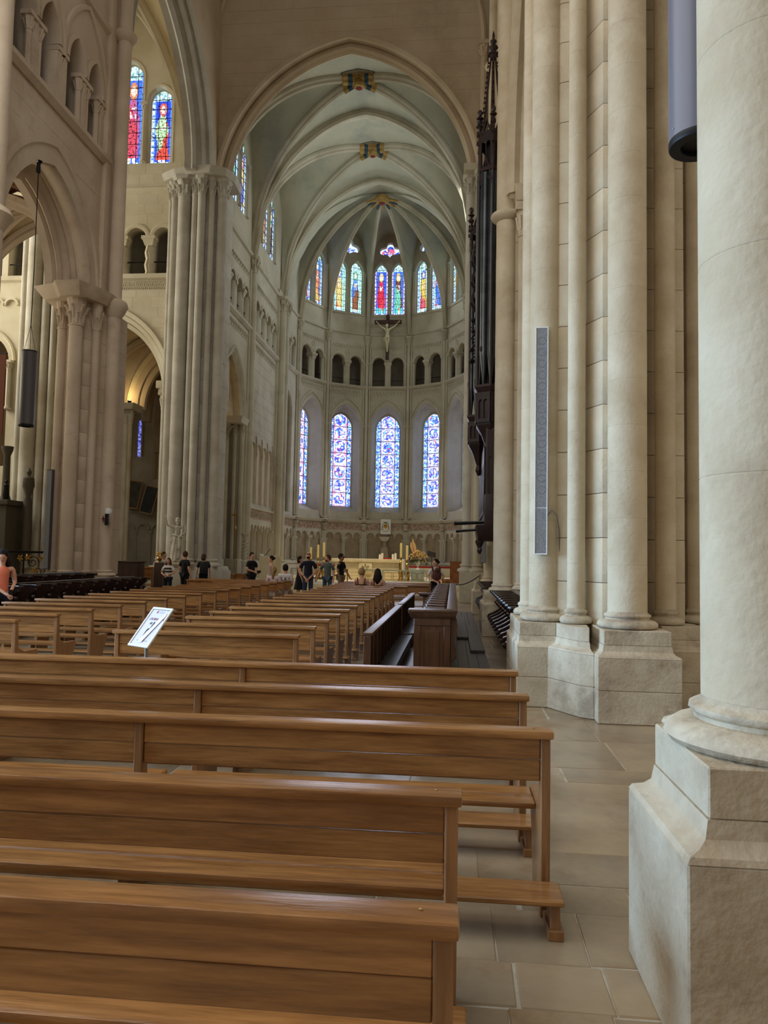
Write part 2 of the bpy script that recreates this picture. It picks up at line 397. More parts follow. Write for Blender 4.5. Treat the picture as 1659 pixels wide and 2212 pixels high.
def colonnette(parent, T, x, y, z0, z1, r, m, name='colonnette', cap=0):
    put(name, colonnette_mesh(r, z1-z0, cap), m, parent, T @ Matrix.Translation((x, y, z0)))
MOULD = [(0, .0), (.0, -.05), (.05, -.09), (.12, -.07), (.14, 0)]
def moulding(parent, path, T, m, s=1.0, name='archivolt', prof=None):
    p = [(u*s, v*s) for u, v in (prof or MOULD)]
    return obj(name, MB().band(path, p, T), m, parent, ang=.7)
RIB = [(-.16, .12), (-.16, -.02), (-.09, -.10), (-.08, -.2), (0, -.27), (.08, -.2), (.09, -.10), (.16, -.02), (.16, .12)]

# ================= the building =================
XC = -4.4; XW = -9.65; XE = .85          # axis, north wall face, south wall face
ID = Matrix()
def struct(name, loc, label): return thing(name, loc, label, None, None, 'structure')
def hash3(a, b, c=0):
    return (math.sin(a*127.1+b*311.7+c*74.7)*43758.5453) % 1.0
from mathutils import noise as _n
def nz(x, y, s=0): return .5+.5*_n.noise(Vector((x, y, s*7.3)))

# ---------- stained glass ----------
WHITE = (1.0, 1.25, 1.3); 
def figure(bgc, robe1, robe2, halo, seed, border=((.85, 1.1, 1.15), (.15, .35, .9)), throne=None):
    def fn(u, v, x, z):
        n = nz(x*9, z*9, seed); n2 = nz(x*4, z*4, seed+5)
        if abs(u) > .66:
            if abs(u) < .71: return border[1]
            return border[1] if (math.sin(z*24+seed) > .6 and abs(abs(u)-.84) < .09) else border[0]
        if v > .86: return (.25, .55, .6) if n > .56 else (.8, 1.15, 1.15)
        if v < .05: return border[0] if n > .45 else (.1, .3, .8)
        if v < .15 and throne: return throne if abs(u) > .35 or n < .5 else ((.95, .2, .1) if n2 > .5 else (1.2, 1.1, .5))
        hx, hv = u, (v-.745)*3.8
        d = math.hypot(hx, hv)
        if d < .21: return (1.1, .85, .75) if hv > -.17 else (.9, .75, .6)
        if d < .33: return halo
        sw = .20+.30*min(1, (.72-v)*4.5) if v < .72 else 0
        sw += .08*math.sin(v*14+seed)+(.10*max(0, .3-v))
        if v < .72 and abs(u-.05*math.sin(v*9)) < sw and v > .09:
            if abs(math.sin(u*9+v*21+seed)) < .16: return tuple(c*.25 for c in robe1)
            s = u+.5*math.sin(v*7+seed*1.3)+(n2-.5)*.8
            if .48 < v < .6 and abs(u) < .22 and n > .5: return (1.1, .9, .8)
            return robe1 if s > -.05 else robe2
        if .09 > v: return (1.05, .95, .85) if abs(abs(u)-.2) < .12 else bgc
        return tuple(c*(.7+.6*n) for c in bgc)
    return fn
def medallion(seed, warm):
    def fn(u, v, x, z):
        n = nz(x*8, z*8, seed); n2 = nz(x*4.5, z*4.5, seed+3); n3 = nz(x*10, z*10, seed+9)
        if abs(u) > .60:
            k = math.hypot((abs(u)-.8)*.8, ((z*1.15) % .45)-.22)
            if k < .12: return (.12, .25, 1.0) if n > .42 else (.35, .9, 1.1)
            if n3 > .56: return (.10, .18, .85)
            return (.65, .85, 1.25) if n > .4 else ((1.0, .7, 1.1) if warm else (.55, 1.0, 1.25))
        zz = ((z-4.85) % .86)-.43; d = math.hypot(u*.78, zz)
        if .37 < d < .42: return (1.0, 1.05, 1.3)
        if d < .37:
            if n2 > .62: return (.9, 1.1, 1.25)
            if n2 > .56: return (.95, .12, .18) if n > .5 else (.2, .8, .7)
            if n2 < .38: return (.85, .9, 1.2) if n3 > .5 else (.5, .45, 1.2)
            return (.08, .12, .85) if n > .42 else (.25, .5, 1.2)
        if n3 > .57: return (.9, .25, .55) if warm else (.45, .3, 1.0)
        return (.7, .6, 1.25) if n > .5 else ((1.0, .75, 1.15) if warm else (.6, .85, 1.25))
    return fn
def mosaic(seed, cols):
    def fn(u, v, x, z):
        k = int(nz(x*6, z*6, seed)*len(cols)*1.6+nz(x*13, z*13, seed)*3) % len(cols)
        return (.85, 1.1, 1.2) if abs(u) > .78 else cols[k]
    return fn
def glass_piece(name, root, T, xs, zs, inside, fn, cell, m, cx, hw, z0, z1, y=0):
    x0, x1 = xs; a0, a1 = zs; nx = max(2, int((x1-x0)/cell+.5)); nzz = max(2, int((a1-a0)/cell+.5))
    vs = []; fs = []; col = []
    idx = {}
    def vert(i, j):
        z = a0+(a1-a0)*j/nzz; x = x0+(x1-x0)*i/nx; h = inside(z)
        x = max(cx-h, min(cx+h, x)); k = (round(x, 4), round(z, 4))
        if k not in idx: idx[k] = len(vs); vs.append((x, y, z))
        return idx[k]
    for i in range(nx):
        for j in range(nzz):
            q = [vert(i, j), vert(i+1, j), vert(i+1, j+1), vert(i, j+1)]
            p = []
            for t in q:
                if t not in p: p.append(t)
            if len(p) < 3: continue
            xm = sum(vs[t][0] for t in p)/len(p); zm = sum(vs[t][2] for t in p)/len(p)
            fs.append(p); col.append(fn((xm-cx)/hw, (zm-z0)/(z1-z0), xm, zm))
    if not fs: return None
    me = bpy.data.meshes.new(name); me.from_pydata([tuple(T @ Vector(p)) for p in vs], [], fs)
    ca = me.color_attributes.new('glass', 'FLOAT_COLOR', 'CORNER'); k = 0
    buf = []
    for f, c in zip(fs, col): buf += [c[0], c[1], c[2], 1.0]*len(f)
    ca.data.foreach_set('color', buf)
    return put(name, me, m, root)
WN = [0]
def stained(T, cx, hw, sill, zs, rise, cols, rows, fn, label, cell=.05, m='glass', y=.3, bar=.016, fm=None):
    WN[0] += 1
    p = T @ Vector((cx, y, sill)); root = struct('window_%d' % WN[0], p, label)
    top = zs+rise
    if rise >= hw*.999: r = (hw*hw+rise*rise)/(2*hw)
    def inside(z):
        if z <= zs: return hw
        if z >= top: return 0
        if rise >= hw*.999: return max(0, math.sqrt(max(0, r*r-(z-zs)**2))-(r-hw))
        return hw*math.sqrt(max(0, 1-((z-zs)/rise)**2))
    zl = [sill+(top-sill)*j/rows for j in range(rows+1)]
    xl = cols if isinstance(cols, list) else [cx-hw+2*hw*i/cols for i in range(cols+1)]
    for i in range(len(xl)-1):
        for j in range(rows):
            glass_piece('pane', root, T, (xl[i], xl[i+1]), (zl[j], zl[j+1]), inside, fn, cell, M[m], cx, hw, sill, top, y)
    b = MB()
    for z in zl[1:-1]:
        h = inside(z); b.box(cx-h, cx+h, y-.03, y-.005, z-bar/2, z+bar/2)
    for x in xl[1:-1]:
        zt = top
        while inside(zt) < abs(x-cx): zt -= .05
        b.box(x-bar/2, x+bar/2, y-.03, y-.005, sill, zt)
    obj('ironwork', MB().add(b.v, b.f, T), M['lead'], root, smooth=False)
    obj('frame', MB().band(arch(cx, hw, sill, zs, rise, 9), [(-.03, y-.07), (.05, y-.07), (.05, y+.04), (-.03, y+.04)], T), fm or M['stone_choir'], root)
    return root

# ---------- ashlar: coursed blocks a few mm proud of a wall face ----------
def ashlar(parent, T, x0, x1, z0, z1, h, L, spans, m, proud=.006, limit=300, seed=1):
    rnd = random.Random(seed); cnt = 0; z = z0; row = 0
    while z < z1-.01 and cnt < limit:
        zz = min(z+h, z1); blocked = spans(z, zz); x = x0-(rnd.random()*.9)*L
        while x < x1 and cnt < limit:
            xe = x+L*(.75+.5*rnd.random()); a, b = max(x, x0), min(xe, x1)
            segs = [(a, b)]
            for (s0, s1) in blocked:
                ns = []
                for (p, q) in segs:
                    if s1 <= p or s0 >= q: ns.append((p, q)); continue
                    if p < s0: ns.append((p, s0))
                    if q > s1: ns.append((s1, q))
                segs = ns
            for (p, q) in segs:
                if q-p > .12:
                    g = .006
                    obj('stone', MB().box(p+g, q-g, -proud*(.4+.6*rnd.random()), .02, z+g, zz-g, T), m, parent, smooth=False); cnt += 1
            x = xe
        z = zz; row += 1
def arch_span(cx, hw, zs, rise, pad=0, z0=-99):
    def f(a, b):
        if b < z0 or a > zs+rise+pad: return []
        z = max(a, zs)
        if z <= zs: return [(cx-hw-pad, cx+hw+pad)]
        H2 = rise+pad; W2 = hw+pad
        if H2 >= W2: r = (W2*W2+H2*H2)/(2*W2); q = math.sqrt(max(0, r*r-(z-zs)**2))-(r-W2)
        else: q = W2*math.sqrt(max(0, 1-((z-zs)/H2)**2))
        return [(cx-q, cx+q)] if q > 0 else []
    return f

# ---------- floor: bedding and slabs ----------
fl = struct('floor', (0, 5, 0), 'worn limestone slab floor of the nave')
obj('bedding', MB().box(-26, 8, -3, 50, -.3, -.004), M['joint'], fl, smooth=False)
rows = [(-.2, .9), (.9, 1.75), (1.75, 2.52), (2.52, 2.86), (2.86, 3.18), (3.18, 3.64), (3.64, 3.94), (3.94, 4.36), (4.36, 5.72), (5.72, 6.1), (6.1, 7.0), (7.0, 7.9), (7.9, 8.9)]
cuts = {0: [-5, -3.6, -2.2, -1.0, .1, .9, 2.2, 4], 1: [-5, -3.9, -2.6, -1.5, -.4, .62, 1.7, 3, 4.4], 2: [-5, -3.4, -2.3, -1.1, .02, .53, 1.5, 2.6, 4.4],
        3: [-5, -4.1, -2.9, -1.7, -.62, .22, .6, 1.9, 3.1, 4.4], 4: [-5, -3.7, -2.5, -1.3, -.22, .26, .62, 1.8, 3, 4.4], 5: [-5, -4.2, -3.1, -2.0, -.9, .2, .58, 1.4, 2.6, 4.4],
        6: [-5, -3.8, -2.8, -1.6, -.35, .33, .88, 1.9, 3, 4.4], 7: [-5, -4, -2.8, -1.9, -.9, .15, .5, 1.3, 2.4, 4.4], 8: [-5, -3.9, -3, -2.1, -1.2, -.3, .42, 1.42, 2.5, 3.4, 4.4],
        9: [-5, -4.2, -3.3, -2.2, -1.1, 0, .86, 1.7, 2.6, 4.4], 10: [-5, -4, -3, -2, -1, .1, 1.38, 2.3, 3.4, 4.4], 11: [-5, -4, -3.1, -2, -1.2, -.1, .7, 1.35, 2.5, 3.5, 4.4], 12: [-5, -4, -3, -2, -1, 0, 1, 2, 3.2, 4.4]}
rnd = random.Random(4)
for i, (a, b) in enumerate(rows):
    c = cuts[i]
    for j in range(len(c)-1):
        g = .003; k = .02
        q = [(c[j]+g, a+g), (c[j+1]-g, a+g), (c[j+1]-g, b-g), (c[j]+g, b-g)]
        q = [(x+rnd.uniform(-k, k)*.4, y+rnd.uniform(-k, k)*.4) for x, y in q]
        dz = rnd.uniform(-.0025, .0025)
        obj('paving_stone', MB().prism(q, -.04, dz), M['paving'], fl, bevel=.006)
b = MB(); y = 8.9
while y < 29:
    x = -22+rnd.random(); L = rnd.uniform(.6, .95)
    while x < 4.4:
        d = rnd.uniform(.7, 1.3); b.box(x+.006, x+d-.006, y+.006, y+L-.006, -.04, rnd.uniform(-.002, .002)); x += d
    y += L
y = -.2
while y < 8.9:
    x = -16
    while x < -5: d = rnd.uniform(.8, 1.3); b.box(x+.006, min(x+d, -5)-.006, y+.006, y+.79, -.04, 0); x += d
    y += .8
tag(obj('paving', b, M['paving'], fl, smooth=False), kind='stuff')
# wooden platform beside the stalls
pf = tag(thing('stall_platform', (.2, 9, 0)), 'dark boarded wooden platform under the choir stalls on the south side', 'platform')
for i in range(8):
    x0 = -.69+i*.155; yy = 8.9
    while yy < 22:
        L = 1.6+1.1*hash3(i, yy); obj('plank', MB().box(x0+.003, x0+.152, yy+.003, min(yy+L, 22), .005, .06), M['floor_wood'], pf, smooth=False); yy += L
b = MB()
for x0, x1, y0, y1 in ((.3, .54, 12.6, 17.2), (.08, .3, 14.6, 19.5)): b.box(x0, x1, y0, y1, .06, .11)
obj('step_board', b, M['floor_wood'], pf, bevel=.006)
# sanctuary platform with three steps
sp_ = struct('floor_sanctuary', (XC, 29, 0), 'raised stone floor of the sanctuary with three steps')
for i in range(3):
    obj('step', MB().box(-9.3, .6, 28.3+i*.36, 50, .165*i, .165*(i+1)), M['altar'], sp_, bevel=.01)

# ---------- piers ----------
def plinth(root, poly, z1, z2, z3, m, split=True):
    """battered-out lower block, hollow moulding, upper block (plan polygon, counter-clockwise)"""
    cxm = sum(p[0] for p in poly)/len(poly); cym = sum(p[1] for p in poly)/len(poly)
    def sh(d):
        out = []
        for p in poly:
            vx, vy = cxm-p[0], cym-p[1]; l = math.hypot(vx, vy); out.append((p[0]+vx/l*d*1.35, p[1]+vy/l*d*1.35))
        return out
    zc = z1*.5
    a = 0
    for zt in ((zc, z1) if split else (z1,)):
        obj('plinth_stone', MB().prism(poly, a+.001, zt-.001), m, root, bevel=.007); a = zt
    prof = [(0, z1), (.012, z1+.02), (.05, z1+.035), (.075, z1+(z2-z1)*.5), (.085, z2)]
    b = MB(); q = [sh(d) for d, z in prof]; n = len(poly)
    vs = [(p[0], p[1], z) for (d, z), qq in zip(prof, q) for p in qq]
    fs = [tuple(range(n-1, -1, -1))]+[(j*n+i, j*n+(i+1) % n, (j+1)*n+(i+1) % n, (j+1)*n+i) for j in range(len(prof)-1) for i in range(n)]+[tuple(range((len(prof)-1)*n, len(prof)*n))]
    obj('plinth_moulding', b.add(vs, fs), m, root, ang=.5)
    obj('plinth_block', MB().prism(sh(.088), z2, z3), m, root, bevel=.006)
def torus(root, x, y, r, z, m, s=1.0):
    """attic base: fat torus, fillet, thin ring"""
    k = ('t', round(r, 3), s)
    if k not in CACHE:
        CACHE[k] = MB().lathe(0, 0, [(r+.06*s, 0), (r+.12*s, .010), (r+.14*s, .034), (r+.13*s, .06), (r+.10*s, .08), (r+.055*s, .092), (r+.03*s, .096), (r+.026*s, .112), (r+.036*s, .118), (r+.048*s, .128), (r+.046*s, .144), (r+.022, .155), (r+.008, .16), (r, .18)], 28).mesh('base_torus', ang=1.0)
    put('base_torus', CACHE[k], m, root, Matrix.Translation((x, y, z)))
mN, mB = M['stone_near'], M['stone_base']
# the column at the frame's edge
p0 = tag(thing('pillar', (1.2, 2.94, 0)), 'big pale round limestone column nearest the viewer on a tall square plinth', 'pillar')
SQ = lambda x0, x1, y0, y1: [(x0, y0), (x1, y0), (x1, y1), (x0, y1)]
plinth(p0, SQ(.76, 1.72, 2.52, 3.33), .68, .80, .97, mB, False)
torus(p0, 1.215, 2.95, .26, .965, mB, 1.0)
for sx, sy in ((-1, 1), (1, 1)): obj('corner_spur', MB().ball((1.215+sx*.285, 2.95+sy*.275, .985), .055, 10, 6, (1.1, 1.1, .5)), mB, p0)
drums(p0, 1.215, 2.95, .262, 1.14, 9.5, .88, mN, seg=40)
obj('pier_core', MB().prism(SQ(1.45, 2.6, 2.75, 4.0), 0, 9.5), mN, p0, smooth=False)

# compound pier with four shafts, second on the south side
p1 = tag(thing('pillar', (1.7, 8.7, 0)), 'huge clustered limestone pier with long line speaker fixed to its shaft', 'pillar')
plinth(p1, SQ(.72, 1.2, 8.5, 10.1), .66, .78, .93, mB)
plinth(p1, [(1.06, 8.5), (1.33, 8.03), (1.47, 7.95), (1.6, 9.2), (1.1, 9.2)], .66, .78, .93, mB)
plinth(p1, SQ(1.47, 2.3, 7.76, 8.75), .66, .78, .93, mB)
plinth(p1, SQ(2.25, 2.85, 8.45, 9.4), .66, .78, .93, mB)
plinth(p1, SQ(2.8, 3.5, 8.9, 10.4), .66, .78, .93, mB)
SH1 = [(1.07, 8.92, .175), (1.385, 8.6, .10), (1.865, 8.22, .205), (2.42, 8.78, .115), (2.9, 9.15, .13), (.98, 9.75, .12)]
for x, y, r in SH1:
    torus(p1, x, y, r, .93, mB, .8 if r > .15 else .6); drums(p1, x, y, r, 1.10, 12.1, .5, mN, seg=28)
core = [(.96, 9.1), (1.22, 8.78), (1.5, 8.72), (1.64, 8.42), (2.12, 8.42), (2.22, 8.95), (2.7, 9.0), (2.78, 9.35), (3.3, 9.4), (3.3, 10.6), (.96, 10.6)]
z = .9; i = 0
while z < 12.1:
    obj('stone_course', MB().prism(core, z+.003, min(z+.5, 12.1)-.003), mN, p1, bevel=.004); z += .5
# third pier
def simple_pier(lab, yf, x0, shafts, corex, ringz, m=mN, thin=None, ztop=17, zmat=None, dh=.55):
    p = tag(thing('pillar', (1.1, yf+.6, 0)), lab, 'pillar')
    plinth(p, SQ(x0, x0+1.2, yf, yf+1.5), .66, .78, .93, mB)
    for x, y, r in shafts:
        torus(p, x, y, r, .93, mB, .7); drums(p, x, y, r, 1.1, ztop, dh, m)
        if ringz:
            obj('shaft_ring', MB().lathe(x, y, [(r, ringz-.12), (r+.10, ringz-.03), (r+.13, ringz+.03), (r+.11, ringz+.07), (r, ringz+.09)], 28), m, p, ang=1.0)
    z = .93
    while z < ztop: obj('stone_course', MB().prism(corex, z+.003, min(z+1.1, ztop)-.003), m, p, bevel=.004); z += 1.1
    return p
p2 = simple_pier('slender ringed limestone pier behind the nearer group of dark stalls', 15.85, .61, [(1.09, 16.35, .235)], SQ(1.15, 2.4, 16.2, 17.6), 9.25, ztop=20)
colonnette(p2, ID, 1.42, 16.0, 1.0, 9.4, .10, mN, 'shaft', .75)
obj('abacus', MB().prism(SQ(1.26, 1.75, 15.8, 16.4), 9.4, 9.75, top=SQ(1.2, 1.8, 15.74, 16.45)), mN, p2, bevel=.02)
p3 = simple_pier('slim limestone pier half hidden by the organ case', 21.9, .56, [(1.08, 22.4, .19)], SQ(1.05, 2.2, 22.35, 23.6), 16.9, ztop=22)
# crossing pier south-east, seen beside the organ
def crossing_pier(lab, xs, m, side):
    p = tag(thing('pillar', (xs, 28, 0)), lab, 'pillar')
    zc = 15.6
    for (x, y, r) in side:
        put('base', base_mesh(r, .3), m, p, Matrix.Translation((x, y, 1.12)))
        drums(p, x, y, r, 1.42, zc, .9, m, seg=20)
        put('capital', capital_mesh(r, .75, 6), m, p, Matrix.Translation((x, y, zc)))
    return p
left_sh = [(-10.72, 27.55, .27), (-10.27, 27.42, .12), (-9.97, 27.35, .155), (-9.62, 27.5, .12), (-9.28, 27.75, .20), (-11.2, 27.75, .14), (-11.42, 27.9, .10)]
pl = crossing_pier('grey fluted crossing pier behind the marble statue', -10.2, M['stone_grey'], left_sh)
cl_core = [(-11.5, 28.0), (-11.1, 27.8), (-10.55, 27.65), (-9.75, 27.5), (-9.45, 27.75), (-9.3, 28.0), (-9.3, 29.2), (-11.5, 29.2)]
z = 1.1
while z < 16.3: obj('stone_course', MB().prism(cl_core, z+.003, min(z+.9, 16.3)-.003), M['stone_grey'], pl, bevel=.004); z += .9
obj('plinth_stone', MB().prism([(-11.7, 27.3), (-9.0, 27.0), (-8.95, 29.3), (-11.7, 29.3)], 0, .95), M['stone_grey'], pl, bevel=.02)
obj('plinth_moulding', MB().prism([(-11.65, 27.35), (-9.05, 27.05), (-9.0, 29.25), (-11.65, 29.25)], .95, 1.12, top=[(-11.6, 27.42), (-9.12, 27.12), (-9.05, 29.2), (-11.6, 29.2)]), M['stone_grey'], pl, bevel=.02)
ab = [(-11.65, 27.6), (-11.0, 27.2), (-10.3, 27.05), (-9.6, 27.0), (-9.05, 27.3), (-8.85, 27.9), (-8.9, 28.9), (-11.65, 28.9)]
obj('abacus', MB().prism(ab, 16.32, 16.6, top=[(x*1.0+(.08 if x > -10 else -.08), y-.08) for x, y in ab]), M['stone_grey'], pl, bevel=.03)
right_sh = [(.50, 28.0, .20), (.86, 27.6, .16), (.55, 29.0, .14)]
pr = crossing_pier('limestone crossing pier beyond the organ at the sanctuary steps', .8, M['stone_choir'], right_sh)
obj('stone_course', MB().prism(SQ(.62, 2.2, 27.8, 29.2), 1.1, 16.3), M['stone_choir'], pr, bevel=.01)
obj('plinth_stone', MB().prism(SQ(.22, 2.2, 27.3, 29.4), 0, 1.12), M['stone_choir'], pr, bevel=.03)
obj('abacus', MB().prism(SQ(.2, 2.2, 27.4, 29.2), 16.32, 16.6), M['stone_choir'], pr, bevel=.03)

# north nave pier
mP = M['stone_pier']
pn = tag(thing('pillar', (-10, 18.9, 0)), 'tall pinkish-beige compound pier behind the northern dark stalls', 'pillar')
drums(pn, -9.3, 19.05, .18, 1.15, 21, .62, mP, seg=26)
obj('shaft_ring', MB().lathe(-9.3, 19.05, [(.18, 15.75), (.29, 15.9), (.32, 15.98), (.28, 16.03), (.18, 16.06)], 28), mP, pn, ang=1)
obj('shaft_ring', MB().lathe(-9.3, 19.05, [(.18, 7.95), (.29, 8.15), (.36, 8.3), (.32, 8.42), (.18, 8.5)], 28), mP, pn, ang=1)
torus(pn, -9.3, 19.05, .18, .97, mP, 1.0)
for x, y, r, nf in ((-9.86, 18.12, .175, 1), (-9.53, 18.55, .105, 1), (-10.36, 18.35, .12, 0)):
    drums(pn, x, y, r, 1.15, 7.45, .62, mP, seg=24)
    put('capital', capital_mesh(r, .72, 6, abacus=False), mP, pn, Matrix.Translation((x, y, 7.45)))
    torus(pn, x, y, r, .97, mP, .6)
obj('abacus', MB().prism([(-10.75, 18.1), (-10.3, 17.95), (-10.15, 17.8), (-9.6, 17.75), (-9.42, 18.2), (-9.3, 18.6), (-9.25, 19.5), (-11.0, 20.4)], 8.17, 8.5,
    top=[(-11.0, 17.95), (-10.35, 17.75), (-10.2, 17.55), (-9.52, 17.52), (-9.28, 18.1), (-9.15, 18.6), (-9.12, 19.5), (-11.15, 20.5)]), mP, pn, bevel=.03)
ncore = [(-10.52, 18.5), (-10.2, 18.32), (-9.75, 18.32), (-9.55, 18.65), (-9.40, 19.0), (-9.40, 20.1), (-10.9, 20.3), (-10.9, 19.4)]
z = 1.0
while z < 8.2: obj('stone_course', MB().prism(ncore, z+.002, min(z+.62, 8.2)-.002), mP, pn, bevel=.004); z += .62
plinth(pn, [(-10.6, 17.75), (-9.4, 17.9), (-8.95, 18.6), (-8.95, 19.5), (-10.95, 20.5)], .66, .8, .97, mP)
# the shaft ring of the pier before it just enters the picture
pp = tag(thing('pillar', (-10, 13.5, 0)), 'compound nave pier cut by the picture edge, only its capital showing', 'pillar')
drums(pp, -9.3, 13.62, .235, 0, 21, .8, mP)
obj('shaft_ring', MB().lathe(-9.3, 13.62, [(.235, 8.0), (.34, 8.2), (.42, 8.3), (.36, 8.42), (.24, 8.5)], 24), mP, pp, ang=1)
put('capital', capital_mesh(.2, .7, 6, abacus=False), mP, pp, Matrix.Translation((-9.75, 13.95, 7.45)))
obj('abacus', MB().prism([(-11, 13), (-9.3, 13), (-9.3, 14.1), (-9.8, 14.4), (-11, 14.4)], 8.17, 8.5), mP, pp, bevel=.03)
drums(pp, -9.75, 13.95, .2, 0, 7.45, .8, mP)
obj('pier_core', MB().prism(SQ(-10.9, -9.5, 12.6, 13.9), 0, 8.2), mP, pp, smooth=False)

# ---------- north nave wall: arcade arch and gallery ----------
TN = frame(-9.6, 0, -1, 0)
wn = struct('wall_nave_north', (-9.6, 16, 0), 'north nave wall with pointed arch and arched gallery')
AC, AH, AZ, AR = 16.35, 2.25, 8.4, 2.75
big = [(15.35, 1.02, 14.0, 1.35), (17.55, 1.02, 14.0, 1.35)]
subs = [(14.87, .40), (15.83, .40), (17.07, .40), (18.03, .40)]
holes = [arch(AC, AH-.35, 8.4, 8.4, 2.4, 14)]+[arch(c, h, 12.35, 13.75, .75, 8) for c, h in subs]
# arch cut reaches down to the spring only; below, the pier stands free
me = holed([(13.0, 8.4)]+[(AC-AH+.35, 8.4)]+arc_only(AC, AH-.35, 8.4, 2.4, 14)[1:-1]+[(AC+AH-.35, 8.4), (19.9, 8.4), (19.9, 22), (13.0, 22)], [arch(c, h, 12.35, 13.75, .75, 8) for c, h in subs], .5, TN)
put('wall_face', me, mP, wn)
for i, (hw, rs, y0, y1) in enumerate(((AH, 2.8, -.05, .12), (AH-.18, 2.6, .1, .4), (AH-.38, 2.38, .38, .7), (AH-.58, 2.15, .66, 1.05))):
    pa = arc_only(AC, hw, 8.45, rs, 18)
    prof = [(.05, y0), (.0, y0+.0), (-.07, y0+.07), (-.02, y0+.14), (-.10, y0+.2), (-.13, y1), (.12, y1), (.12, y0)]
    moulding(wn, pa, TN, mP, 1, 'archivolt', prof)
for c, hw, zs, rs in big: moulding(wn, arch(c, hw, 13.6, 13.85, 1.75, 12), TN, mP, 1, 'relieving_arch', [(0, .02), (0, -.05), (.1, -.07), (.13, .02)])
for c, h in subs: moulding(wn, arc_only(c, h, 13.75, .75, 9), TN, mP, 1, 'gallery_archivolt', [(0, .3), (-.02, .04), (0, -.06), (.09, -.06), (.1, .02)])
for c, n in ((14.4, 1), (15.35, 3), (16.45, 2), (17.55, 3), (18.5, 3)):
    for k in range(n):
        colonnette(wn, TN, c+(k-(n-1)/2)*.20, .08, 12.38, 13.72, .075, mP, cap=.42)
obj('gallery_sill', MB().band([(13.0, 12.2), (18.85, 12.2)], [(-.12, .0), (-.12, -.06), (0, -.16), (.12, -.16), (.14, .0)], TN), mP, wn)
obj('string_course', MB().band([(13.0, 15.8), (19.0, 15.8)], [(-.10, .0), (-.05, -.1), (.08, -.12), (.1, .0)], TN), mP, wn)
obj('wall_pilaster', MB().box(18.62, 18.95, -.12, .1, 8.5, 21, TN), mP, wn, bevel=.03)
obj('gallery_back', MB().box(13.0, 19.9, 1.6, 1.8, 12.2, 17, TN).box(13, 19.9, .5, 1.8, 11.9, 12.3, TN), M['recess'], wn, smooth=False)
ashlar(wn, TN, 13.2, 18.6, 11.1, 12.05, .45, .9, lambda a, b: [], mP, seed=3)
